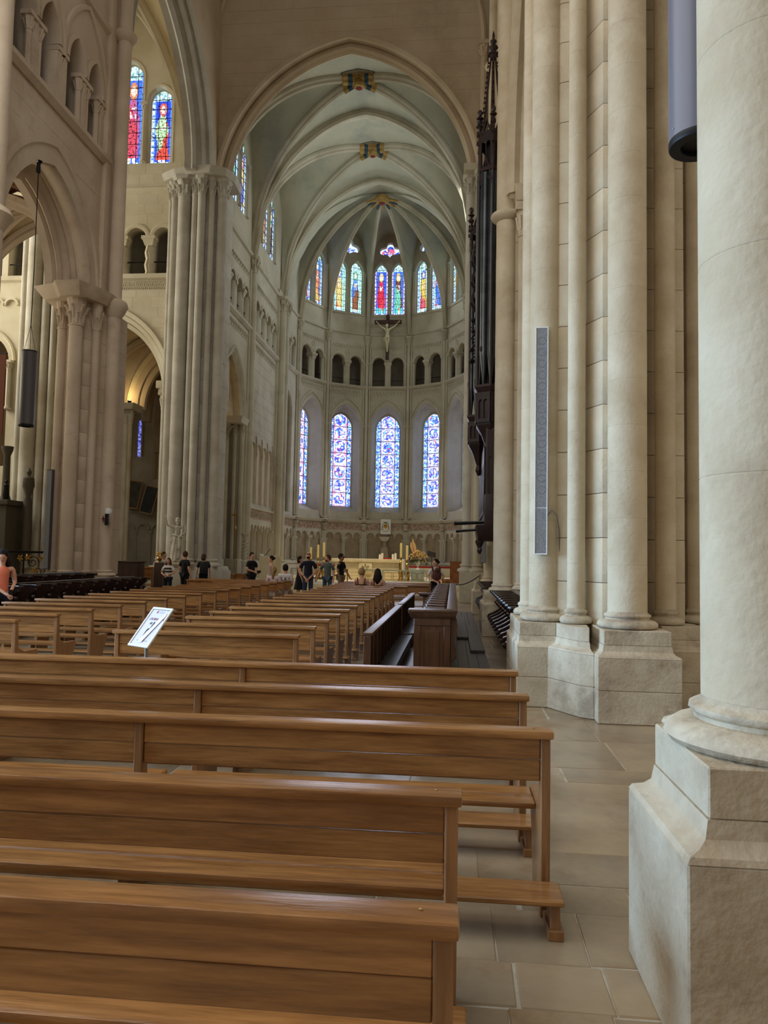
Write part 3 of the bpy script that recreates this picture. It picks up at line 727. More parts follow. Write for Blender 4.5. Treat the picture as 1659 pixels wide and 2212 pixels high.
# aisle vault beyond the arch: cream webs on brown ribs
def P_(t, k=1.25):
    r = (1+k*k)/2; return math.sqrt(max(0, r*r-(t+r-1)**2))/k
def groin(name, x0, x1, y0, y1, zs, zc, m, mr, lab, k=1.25, n=14, ribw=.85, trans=(True, True), wallribs=False, boss=None):
    root = struct(name, ((x0+x1)/2, (y0+y1)/2, zs), lab)
    cx, cyy, a, bq = (x0+x1)/2, (y0+y1)/2, (x1-x0)/2, (y1-y0)/2
    zf = lambda u, v: zs+(zc-zs)*P_(min(abs(u), abs(v)), k)+.10
    for q in range(4):           # four webs between the ribs
        rws = []
        for i in range(n+1):
            s = i/n; row = []
            for j in range(-8, 9):
                t = j/8*s
                u, v = ((s, t), (t, s), (-s, t), (t, -s))[q]
                row.append((cx+a*u, cyy+bq*v, zf(t, t) if s else zc+.1))
            rws.append(row)
        # height depends on the smaller coordinate
        rws = [[(p[0], p[1], zs+(zc-zs)*P_(min(abs((p[0]-cx)/a), abs((p[1]-cyy)/bq)), k)+.10) for p in r] for r in rws]
        obj('web', MB().grid(rws), m, root, ang=1.2)
    def rib(f, nm='rib', sc=1.0):
        pts = [f(-1+2*i/28) for i in range(29)]; ups = []
        for p in pts: ups.append((0, 0, 1) if True else 0)
        # up = outward normal of arc within its vertical plane
        obj(nm, MB().sweep(pts, [Vector((0, 0, 1))+Vector((p[0]-cx, p[1]-cyy, 0))*.5 for p in pts], [(c*ribw*sc, d*ribw*sc) for c, d in RIB]), mr, root, ang=.5)
    rib(lambda t: (cx+a*t, cyy+bq*t, zs+(zc-zs)*P_(abs(t), k)))
    rib(lambda t: (cx+a*t, cyy-bq*t, zs+(zc-zs)*P_(abs(t), k)))
    for e, on in zip((y0, y1), trans):
        if on: rib(lambda t: (cx+a*t, e, zs+(zc-zs)*P_(abs(t), k)-.05), 'transverse_arch', 1.6)
    if wallribs:
        for e in (x0+.08, x1-.08): rib(lambda t: (e, cyy+bq*t, zs+(zc-zs)*P_(abs(t), k)), 'wall_rib', .7)
    if boss:
        w1 = boss; tm = w1/a
        prof = [(c*1.12, d*1.12-.01) for c, d in RIB]
        for sg in (1, -1):
            for q, (t0, t1) in enumerate(((-tm, -tm*.72), (-tm*.72, -tm*.45), (-tm*.45, tm*.45), (tm*.45, tm*.72), (tm*.72, tm))):
                pts = [(cx+a*t, cyy+sg*bq*t, zs+(zc-zs)*P_(abs(t), k)-.012) for t in [t0+(t1-t0)*i/6 for i in range(7)]]
                obj('painted_rib', MB().sweep(pts, [Vector((0, 0, 1))+Vector((p[0]-cx, p[1]-cyy, 0))*.3 for p in pts], prof), M['blue_boss'] if q in (1, 3) else M['ochre_boss'], root, ang=.5)
        for q in range(8):       # painted cloth-like bands on the webs round the boss
            f0, f1 = (q/8)**.5, ((q+1)/8)**.5
            for s in range(4):
                def pt(f, e): 
                    u, v = ((f, e*f), (e*f, f), (-f, e*f), (e*f, -f))[s]; u *= w1/a; v *= w1*.8/bq
                    return (cx+a*u, cyy+bq*v, zs+(zc-zs)*P_(min(abs(u), abs(v)), k)+.075)
                obj('painted_band', MB().grid([[pt(f0, e/4) for e in range(-4, 5)], [pt(f1, e/4) for e in range(-4, 5)]]), M['blue_boss'] if q in (3, 5, 7) else M['ochre_boss'], root)
        obj('boss', MB().lathe(cx, cyy, [(w1*.16, zc-.42), (w1*.3, zc-.38), (w1*.36, zc-.28), (w1*.3, zc-.1)], 20), M['ochre_boss'], root)
        obj('boss_centre', MB().lathe(cx, cyy, [(w1*.05, zc-.46), (w1*.19, zc-.43)], 16), M['red_boss'], root)
    return root
groin('ceiling_aisle_north', -15.4, -10.4, 13.0, 19.9, 8.4, 12.4, M['plaster_warm'], M['brown_rib'], 'cream north aisle vault with brown ribs', ribw=.95, n=8, wallribs=True)
groin('ceiling_aisle_north_east', -15.4, -10.6, 19.9, 21.6, 8.4, 11.9, M['plaster_warm'], M['stone_pier'], 'second cream aisle vault bay opening to the transept', ribw=.7, n=8)
wx = struct('wall_aisle_north', (-15.5, 16, 0), 'outer wall of the north aisle')
obj('wall_face', MB().box(-15.9, -15.5, 9, 20, 0, 13), M['stone_white'], wx, smooth=False)

# ---------- chancel wall with the great pointed arch ----------
TC = frame(0, 27.95, 0, 1)
wc = struct('wall_chancel', (XC, 28, 16), 'bare ashlar wall above the great pointed choir arch')
me = holed([(-10.6, 16.0), (XC-5.15, 16.0)]+arc_only(XC, 5.15, 16.0, 6.15, 24)[1:-1]+[(XC+5.15, 16.0), (2.0, 16.0), (2.0, 30), (-10.6, 30)], [], .35, TC)
put('wall_face', me, M['stone_wall'], wc)
moulding(wc, arc_only(XC, 5.25, 16.0, 6.22, 30), TC, M['stone_wall'], 1, 'hood_mould', [(-.1, .02), (-.08, -.08), (.02, -.14), (.1, -.1), (.14, .02)])
moulding(wc, arc_only(XC, 5.0, 16.0, 6.0, 30), TC, M['stone_wall'], 1, 'archivolt', [(.2, .3), (-.05, .22), (-.14, .3), (-.05, .4), (-.16, .5), (-.1, .62), (.2, .7)])
sp1 = arch_span(XC, 5.15, 16.0, 6.15, .18)
ashlar(wc, TC, -10.3, 1.6, 16.2, 27.0, .52, 1.15, sp1, M['stone_wall'], proud=.008, limit=290, seed=9)
for sx in (-1, 1):
    x = XC+(-5.5 if sx < 0 else 5.32)
    colonnette(wc, TC, x, -.12, 16.6, 21.6, .13, M['stone_wall'], 'wall_shaft', .6)
    moulding(wc, [(x-sx*.025*i*i, 21.6+i*.6) for i in range(12)][::-sx], TC, M['stone_wall'], 1, 'wall_rib', [(-.12, .05), (-.1, -.12), (0, -.2), (.1, -.12), (.12, .05)])

# north crossing arch over the transept mouth
wt = struct('wall_crossing_north', (-9.7, 23.7, 16), 'north crossing arch on tall piers')
me = holed([(19.8, 16.4), (20.1, 16.4)]+arc_only(23.7, 3.6, 16.4, 5.0, 18)[1:-1]+[(27.3, 16.4), (28.0, 16.4), (28.0, 30), (19.8, 30)], [], .9, TN)
put('wall_face', me, M['stone_wall'], wt)
for hw, rs, y0, y1 in ((3.62, 5.05, -.06, .2), (3.42, 4.85, .18, .5), (3.2, 4.6, .48, .9)):
    moulding(wt, arc_only(23.7, hw, 16.4, rs, 22), TN, M['stone_grey'], 1, 'archivolt', [(.06, y0), (-.05, y0+.05), (-.12, y0+.12), (-.05, y0+.2), (-.12, y1), (.1, y1)])

# ---------- transept: east wall and vault ----------
TT = frame(0, 28.25, 0, 1)
we = struct('wall_transept_east', (-14, 28.25, 0), 'east wall of the north transept with triforium and clerestory lights')
BC = -13.95
lights = [(-12.2, .50, 17.45, 20.1, .62), (-13.5, .55, 17.45, 21.1, .75), (-14.85, .5, 17.45, 20.1, .62)]
trif = [(-11.86, .42), (-12.98, .42), (-14.1, .42), (-15.2, .42), (-18.0, .42), (-19.1, .42)]
hl = [arch(c, h, s, z, r, 8) for c, h, s, z, r in lights]+[arch(c, h, 12.8, 14.35, h, 8) for c, h in trif]+[arch(-19.3, 1.1, 5.0, 9.3, 1.1, 10)]
me = holed([(-22, 0), (BC-2.5, 0), (BC-2.5, 8.1)]+arc_only(BC, 2.5, 8.1, 3.3, 16)[1:-1]+[(BC+2.5, 8.1), (BC+2.5, 0), (-10.2, 0), (-10.2, 26), (-22, 26)], hl, .6, TT)
put('wall_face', me, M['stone_white'], we)
for hw, rs, y0, y1 in ((2.62, 3.42, -.10, .05), (2.42, 3.2, .03, .3), (2.22, 3.0, .28, .62)):
    moulding(we, arc_only(BC, hw, 8.1, rs, 24), TT, M['stone_white'], 1, 'archivolt', [(.07, y0), (-.03, y0+.03), (-.10, y0+.10), (-.05, y1-.03), (-.1, y1), (.1, y1)])
for c, h in trif:
    moulding(we, arc_only(c, h, 14.35, h, 9), TT, M['stone_white'], 1, 'gallery_archivolt', [(-.02, .2), (-.02, -.03), (.07, -.06), (.16, -.03), (.17, .02)])
for c in (-12.42, -13.54, -14.65): 
    obj('carved_pillar', MB().add(*(lambda b: (b.v, b.f))(MB().band([(c+.0*i+.03*math.sin(i*1.6), 12.8+i*.13) for i in range(10)], [(-.15, -.04), (-.05, -.12), (0, -.05), (.05, -.12), (.15, -.04), (.15, .2), (-.15, .2)], TT))), M['stone_white'], we, ang=.9)
    obj('capital', MB().add(*(lambda b: (b.v, b.f))(MB().prism([(c-.16, -.1), (c+.16, -.1), (c+.16, .2), (c-.16, .2)], 13.98, 14.22, TT, top=[(c-.24, -.18), (c+.24, -.18), (c+.24, .2), (c-.24, .2)]).box(c-.28, c+.28, -.2, .2, 14.22, 14.36, TT))), M['stone_white'], we)
for c in (-11.36, -17.5): colonnette(we, TT, c, .0, 12.8, 14.36, .09, M['stone_white'], cap=.42)
obj('gallery_back', MB().box(-20, -10.5, 1.5, 1.7, 12, 15.5, TT).box(-20, -10.5, .6, 1.7, 12.5, 12.75, TT), M['recess'], we, smooth=False)
obj('gallery_rail', MB().box(-20, -10.5, .1, .13, 13.35, 13.39, TT), M['iron'], we, smooth=False)
for z, s in ((16.3, 1.0), (12.7, 1.3)): obj('string_course', MB().band([(-22, z), (-10.9, z)], [(-.10*s, .0), (-.05*s, -.1*s), (.08*s, -.12*s), (.1*s, .0)], TT), M['stone_white'], we)
b = MB()       # carved foliage frieze
for i in range(34):
    x = -13.9+i*.08; s = (-1)**i
    b.tube([TT @ Vector((x, -.03, 12.22)), TT @ Vector((x+.05, -.05, 12.4+.02*s)), TT @ Vector((x+.09, -.03, 12.53))], [.02, .03, .02], 4)
    b.tube([TT @ Vector((x+.09, -.03, 12.22)), TT @ Vector((x+.04, -.05, 12.36)), TT @ Vector((x, -.03, 12.53))], [.02, .028, .02], 4)
tag(obj('carved_frieze', b, M['stone_white'], we), kind='stuff')
lt = []
def tspan(a, b_):
    out = arch_span(BC, 2.5, 8.1, 3.3, .25, 0)(a, b_)
    for c, h, s, z, r in lights:
        if b_ > s: out += arch_span(c, h, z, r, .1)(a, b_)
    return out
ashlar(we, TT, -13.9, -11.2, 14.9, 17.4, .42, .75, tspan, M['stone_white'], seed=5, limit=60)
ashlar(we, TT, -13.9, -10.9, 10.2, 12.15, .42, .8, tspan, M['stone_white'], seed=6, limit=60)
colonnette(we, TT, BC+2.52, -.12, .9, 8.1, .12, M['stone_white'], 'respond_shaft', .8)
colonnette(we, TT, BC+2.3, .15, .9, 8.1, .10, M['stone_white'], 'respond_shaft', .8)
obj('impost', MB().prism([(BC+2.15, -.35), (BC+2.8, -.35), (BC+2.8, .5), (BC+2.15, .5)], 8.1, 8.4, TT), M['stone_white'], we, bevel=.03)
for c, h, s, z, r in lights:
    moulding(we, arch(c, h+.05, s, z, r, 9), TT, M['stone_white'], 1, 'window_moulding', [(-.02, .25), (-.02, -.01), (.06, -.03), (.07, .02)])
colonnette(we, TT, -12.84, -.02, 17.5, 20.0, .07, M['stone_white'], cap=.4)
# tall engaged pier and blind arches seen through the nave arch
for x, r in ((-17.1, .32), (-16.6, .16), (-16.25, .12), (-17.55, .14)):
    drums(we, x, 28.1, r, .9, 20, 1.6, M['stone_grey'], 'pier_drum')
moulding(we, arc_only(-19.3, 1.3, 9.3, 1.3, 12), TT, M['stone_white'], 1, 'archivolt')
for c in (-18.15, -18.75, -19.35, -19.95): moulding(we, arc_only(c, .27, 11.6, .27, 7), TT, M['stone_white'], 1, 'corbel_arch', [(-.04, .02), (-.04, -.12), (.05, -.12), (.06, .02)])
colonnette(we, TT, -18.1, -.1, 7.3, 9.3, .09, M['stone_white'], cap=.4)
stained(TT, -12.2, .50, 17.5, 20.1, .62, 3, 8, figure((.05, .1, .85), (.9, .12, .08), (.55, .85, .5), (.8, .15, .1), 1), 'stained glass light of a saint in red on blue, high in the transept', .045, y=.35, fm=M['stone_white'])
stained(TT, -13.5, .55, 17.5, 21.1, .75, 3, 9, figure((.08, .2, .9), (.65, .15, .35), (.8, .1, .15), (.9, .3, .1), 2), 'taller stained glass light beside it, partly behind the pier shaft', .05, y=.35, fm=M['stone_white'])
stained(TT, -14.85, .5, 17.5, 20.1, .62, 3, 8, figure((.08, .2, .9), (.2, .5, .3), (.8, .6, .15), (.9, .3, .1), 3), 'hidden third transept light', .07, y=.35, fm=M['stone_white'])
groin('ceiling_transept', -17.1, -10.8, 20.5, 28.2, 16.4, 24.6, M['plaster_warm'], M['stone_white'], 'cream transept vault high above', k=1.45, wallribs=False, trans=(False, True))
wtw = struct('wall_transept_outer', (-24, 24, 0), 'outer walls of the transept')
obj('wall_face', MB().box(-17.2, -15.6, 19.9, 20.3, 0, 26).box(-24, -17.2, 19.9, 20.3, 0, 26), M['stone_white'], wtw, smooth=False)

# ---------- choir side walls ----------
mC = M['stone_choir']
def lobed(x0, x1, z0, zs, n=2, drop=.12, seg=5):
    w_ = (x1-x0); g = .06; r = (w_-g*(n-1))/(2*n); P = [(x0, z0)]
    for i in range(n):
        c = x0+r+i*(2*r+g)
        if i: P.append((c-r, zs-drop))
        P += [(c-r*math.cos(PI*k/seg), zs+r*math.sin(PI*k/seg)) for k in range(seg+1)]
        if i < n-1: P.append((c+r, zs-drop))
    P.append((x1, z0)); return P
def frieze(root, T, x0, x1, z0, z1, m, y=-.02, step=.16, name='inlaid_frieze', relief=True):
    obj(name, MB().box(x0, x1, y, .02, z0, z1, T), M['frieze'] if m is None else m, root, smooth=False)
    if relief:
        b = MB(); n = int((x1-x0)/step)
        for i in range(n):
            x = x0+step*(i+.5); s = (-1)**i; h = (z1-z0)*.42; zc = (z0+z1)/2
            b.tube([T @ Vector((x-step*.5, y-.01, zc-s*h)), T @ Vector((x, y-.03, zc)), T @ Vector((x+step*.5, y-.01, zc+s*h))], [.012, .022, .012], 3, cap=False)
        tag(obj('frieze_relief', b, mC, root), kind='stuff')
def choir_bay(T, W, name, lab, opened, solid_blind, ntri, lights, mirror_glass=True):
    root = struct(name, T @ Vector((0, 0, .5)), lab)
    x0, x1 = -W/2, W/2
    # lower storey, thick
    low = rect(x0-.3, x1+.3, 0, 11.9)
    if opened:
        hw = 1.72; low = [(x0-.3, 0), (-hw, 0), (-hw, 7.7)]+arc_only(0, hw, 7.7, 2.75, 14)[1:-1]+[(hw, 7.7), (hw, 0), (x1+.3, 0), (x1+.3, 11.9), (x0-.3, 11.9)]
        put('wall_face', holed(low, [], 1.5, T), mC, root)
        for h2, rs, y0, y1 in ((hw+.12, 2.95, -.10, .04), (hw-.06, 2.7, .02, .45), (hw-.26, 2.45, .42, .95)):
            moulding(root, arc_only(0, h2, 7.7, rs, 18), T, mC, 1, 'archivolt', [(.07, y0), (-.03, y0+.03), (-.10, y0+.10), (-.05, y1-.03), (-.1, y1), (.1, y1)])
        for s in (-1, 1):
            for dx, y, r in ((.0, .05, .10), (-.16, .32, .09), (-.30, .8, .26)):
                put('respond_shaft', shaft_mesh(r, 6.3, 14), mC, root, T @ Matrix.Translation((s*(hw+dx), y, .9)))
                put('capital', capital_mesh(r, .55, 6, False), mC, root, T @ Matrix.Translation((s*(hw+dx), y, 7.0)))
            obj('impost', MB().prism([(s*(hw-.75), -.12), (s*(hw+.28), -.12), (s*(hw+.28), 1.4), (s*(hw-.75), 1.4)], 7.5, 7.78, T, top=[(s*(hw-.82), -.2), (s*(hw+.35), -.2), (s*(hw+.35), 1.4), (s*(hw-.82), 1.4)]), mC, root)
            obj('respond_plinth', MB().prism([(s*(hw-.75), -.15), (s*(hw+.25), -.15), (s*(hw+.25), 1.4), (s*(hw-.75), 1.4)], 0, 1.4, T), mC, root, bevel=.03)
    else:
        put('wall_face', holed(low, [lobed(-W/2+.25+i*(W-.5)/4, -W/2+.25+(i+.86)*(W-.5)/4, 1.35, 2.85, 2) for i in range(4)]+
            [lobed(-W/2+.3+i*(W-.6)/4, -W/2+.3+(i+.9)*(W-.6)/4, 4.05, 6.55, 1, seg=6) for i in range(4)], .5, T), mC, root)
        obj('panel', MB().box(x0, x1, .1, .5, 1.3, 3.3, T), M['panel_tan'], root, smooth=False)
        obj('panel', MB().box(x0, x1, .08, .5, 4.0, 7.5, T), M['stone_wall'], root, smooth=False)
        for i in range(5):
            x = -W/2+.27+(W-.58)*i/4
            colonnette(root, T, x, -.01, 1.35, 2.85, .055, mC, cap=.34)
            put('colonnette', colonnette_mesh(.035, 2.5, .25), mC, root, T @ Matrix.Translation((x, .0, 4.05)))
            moulding(root, [(x-.16, 7.35), (x-.10, 7.2), (x-.10, 6.95), (x-.02, 6.85), (x, 6.5)], T, mC, 1, 'cusped_moulding', [(-.02, .02), (-.02, -.05), (.03, -.05), (.03, .02)])
        frieze(root, T, x0, x1, 3.36, 3.74, None)
        obj('string_course', MB().band([(x0, 3.84), (x1, 3.84)], [(-.08, 0), (-.04, -.09), (.06, -.1), (.08, 0)], T), mC, root)
        ashlar(root, T, x0+.1, x1-.1, 7.5, 11.3, .5, .85, lambda a, b: [], mC, seed=21, limit=80, proud=.012)
        obj('bench', MB().box(x0, x1, -.35, 0, .4, 1.3, T), mC, root, bevel=.03)
    # upper storey
    hw = .36; st = (W-.35)/ntri; tc = [x0+.18+st*(i+.5) for i in range(ntri)]
    hl = [arch(c, hw, 12.2, 13.55, hw, 8) for c in tc]+[arch(c, h, s, z, r, 8) for c, h, s, z, r in lights]
    put('upper_wall_face', holed(rect(x0-.3, x1+.3, 11.9, 22.6), hl, .5, T), mC, root)
    for c in tc: moulding(root, arc_only(c, hw, 13.55, hw, 9), T, mC, 1, 'gallery_archivolt', [(-.02, .25), (-.02, -.03), (.06, -.06), (.13, -.03), (.14, .02)])
    for i in range(ntri+1):
        x = x0+.18+st*i
        if i % 2: obj('gallery_pilaster', MB().box(x-.09, x+.09, -.02, .4, 12.2, 13.2, T), mC, root, bevel=.015); obj('capital', MB().prism([(x-.1, -.04), (x+.1, -.04), (x+.1, .4), (x-.1, .4)], 13.2, 13.45, T, top=[(x-.17, -.12), (x+.17, -.12), (x+.17, .4), (x-.17, .4)]).box(x-.19, x+.19, -.14, .4, 13.45, 13.55, T), mC, root)
        else: colonnette(root, T, x, .06, 12.2, 13.55, .075, mC, cap=.36)
    obj('gallery_sill', MB().band([(x0, 12.08), (x1, 12.08)], [(-.10, 0), (-.10, -.05), (0, -.16), (.1, -.17), (.12, 0)], T), mC, root)
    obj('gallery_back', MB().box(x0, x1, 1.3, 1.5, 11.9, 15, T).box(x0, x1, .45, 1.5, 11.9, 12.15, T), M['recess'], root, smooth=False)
    obj('gallery_rail', MB().box(x0, x1, .12, .15, 12.72, 12.76, T), M['iron'], root, smooth=False)
    frieze(root, T, x0+.1, x1-.1, 11.45, 11.8, mC); frieze(root, T, x0+.1, x1-.1, 14.45, 14.72, mC, name='frieze_band')
    obj('string_course', MB().band([(x0, 15.6), (x1, 15.6)], [(-.10, 0), (-.05, -.1), (.08, -.13), (.1, 0)], T), mC, root)
    for c, h, s, z, r in lights: moulding(root, arch(c, h+.03, s, z, r, 9), T, mC, 1, 'window_moulding', [(-.03, .05), (-.03, -.01), (.05, -.04), (.07, .02)])
    for c in ((lights[0][0]+lights[1][0])/2, lights[0][0]-lights[0][1]-.12, lights[1][0]+lights[1][1]+.12):
        colonnette(root, T, c, -.03, lights[0][2], lights[0][3]+.1, .065, mC, cap=.4)
    return root
L1 = [(-.62, .48, 16.95, 19.3, .75), (.62, .48, 16.95, 19.3, .75)]
L2 = [(-.68, .52, 16.95, 19.3, .8), (.68, .52, 16.95, 19.3, .8)]
TB1 = frame(XW, 31.05, -1, 0); TB2 = frame(XW, 36.25, -1, 0)
choir_bay(TB1, 4.5, 'wall_choir_north', 'first choir bay with open pointed arch into the warm-lit aisle', True, False, 4, L1)
choir_bay(TB2, 4.9, 'wall_choir_north_blind', 'second choir bay with solid wall and blind arcades', False, True, 4, L2)
TB3 = frame(XE, 31.05, 1, 0); TB4 = frame(XE, 36.25, 1, 0)
choir_bay(TB3, 4.5, 'wall_choir_south', 'south choir bay behind the organ', False, True, 4, L1)
choir_bay(TB4, 4.9, 'wall_choir_south_blind', 'second south choir bay', False, True, 4, L2)
G = [figure((.08, .2, .95), (.9, .25, .2), (.2, .6, .4), (.9, .5, .1), 11), figure((.1, .25, .95), (.95, .7, .2), (.15, .2, .9), (.8, .2, .3), 12),
     figure((.1, .3, .9), (.75, .3, .1), (.9, .75, .3), (.9, .8, .3), 13), figure((.1, .3, .9), (.15, .12, .1), (.2, .65, .35), (.9, .8, .3), 14)]
for T_, ls, k in ((TB1, L1, 0), (TB2, L2, 2)):
    for j, (c, h, s, z, r) in enumerate(ls):
        stained(T_, c, h, s+.03, z, r, 3, 8, G[k+j], 'stained glass light of the %s choir bay, %s of its pair' % (('first', 'second')[k//2], ('west', 'east')[j]), .05, y=.07)
for T_, ls in ((TB3, L1), (TB4, L2)):
    for j, (c, h, s, z, r) in enumerate(ls):
        stained(T_, c, h, s+.03, z, r, 3, 8, G[j], 'south choir stained glass light hidden by the organ', .09, y=.3)
# wall shafts of the choir
for sx, nm in ((-1, 'north'), (1, 'south')):
    X = XW if sx < 0 else XE
    r_ = tag(thing('wall_shaft', (X-sx*.1, 33.45, .5)), 'single tall shaft dividing the two %s choir bays' % nm, 'pillar')
    drums(r_, X-sx*.08, 33.45, .19, 1.2, 14.8, 1.1, mC)
    put('capital', capital_mesh(.19, .8, 6), mC, r_, Matrix.Translation((X-sx*.08, 33.45, 14.8)))
    for dy in (-.26, .26): drums(r_, X-sx*.02, 33.45+dy, .075, 1.2, 14.9, 3.0, mC, 'side_shaft', 10)
    if sx < 0: put('base', base_mesh(.2, .3), mC, r_, Matrix.Translation((X-sx*.08, 33.45, .9)))
    r_ = tag(thing('wall_shaft', (X-sx*.1, 39.3, .5)), 'pair of tall shafts where the %s choir wall meets the apse' % nm, 'pillar')
    for yy in (38.95, 39.75):
        drums(r_, X-sx*.2, yy, .21, 1.3, 14.8, 1.1, mC)
        put('capital', capital_mesh(.21, .8, 6), mC, r_, Matrix.Translation((X-sx*.2, yy, 14.8)))
        put('base', base_mesh(.21, .35), mC, r_, Matrix.Translation((X-sx*.2, yy, 1.0)))
    obj('pilaster', MB().box(X-.1, X+.1, 38.6, 40.2, .5, 16), mC, r_, bevel=.02)
    obj('pedestal', MB().box(X-sx*.2-.35, X-sx*.2+.35, 38.6, 40.1, .5, 1.02), mC, r_, bevel=.03)
groin('ceiling_choir_west', XW-.05, XE+.05, 28.6, 33.45, 15.7, 22.5, M['plaster'], mC, 'first choir vault bay with painted boss', k=1.13, trans=(False, True), boss=.72)
groin('ceiling_choir_east', XW-.05, XE+.05, 33.45, 39.7, 15.7, 22.5, M['plaster'], mC, 'second choir vault bay with painted boss', k=1.13, trans=(False, True), boss=.66)

# ---------- apse ----------
AC_ = (XC, 41.5)
V = [(-5.3, 39.9), (-5.12, 43.37), (-3.75, 45.75), (-1.37, 47.1), (1.37, 47.1), (3.75, 45.75), (5.12, 43.37), (5.3, 39.9)]
V = [(XC+x, y) for x, y in V]
ap_figs = [figure((.1, .25, .9), (.85, .45, .6), (.15, .25, .85), (.9, .55, .2), 31), figure((.15, .35, .95), (.9, .3, .15), (.95, .7, .2), (.2, .5, .8), 32),
  figure((.5, .9, 1.0), (.9, .75, .3), (.9, .2, .1), (.2, .45, .9), 33, border=((.75, 1.15, 1.1), (.2, .6, .5))), figure((.6, 1.0, 1.05), (.35, .15, .08), (.15, .35, .95), (.15, .6, .35), 34, border=((.75, 1.15, 1.1), (.2, .6, .5))),
  figure((.06, .16, .95), (.95, .08, .12), (.85, .05, .1), (1.0, .8, .3), 35, border=((.85, .9, 1.15), (.3, .2, .6)), throne=(.1, .75, .9)), figure((.08, .25, .95), (.2, .08, .08), (.25, .8, .6), (1.0, .75, .2), 36, border=((.85, .9, 1.15), (.3, .2, .6)), throne=(.1, .75, .9)),
  figure((.6, 1.0, 1.05), (.95, .7, .15), (.85, .15, .25), (.1, .15, .8), 37), figure((.5, .9, 1.05), (.1, .25, .9), (.95, .45, .65), (.9, .75, .2), 38),
  figure((.5, .9, 1.0), (.9, .1, .1), (1.0, .7, .1), (1.0, .75, .2), 39), figure((.6, 1.0, 1.0), (.5, .9, .8), (.9, .9, .9), (.7, .8, .3), 40)]
def trefoil(cx, cz, s=1.0, n=30):
    P = []
    for i in range(n):
        a = -PI/2+2*PI*i/n; best = 0
        for (x, z, r) in ((0, .34, .24), (-.36, .06, .25), (.36, .06, .25), (0, -.02, .25)):
            # ray / circle
            dx, dz = math.cos(a), math.sin(a); bq = dx*x+dz*z; c = x*x+z*z-r*r; D = bq*bq-c
            if D >= 0: best = max(best, bq+math.sqrt(D))
        if i == 0: best = .42
        P.append((cx+best*s*math.cos(a), cz+best*s*math.sin(a)))
    return P
SIDES = ['hidden north return', 'north-west', 'north-east', 'central', 'south-east', 'south-west', 'hidden south return']
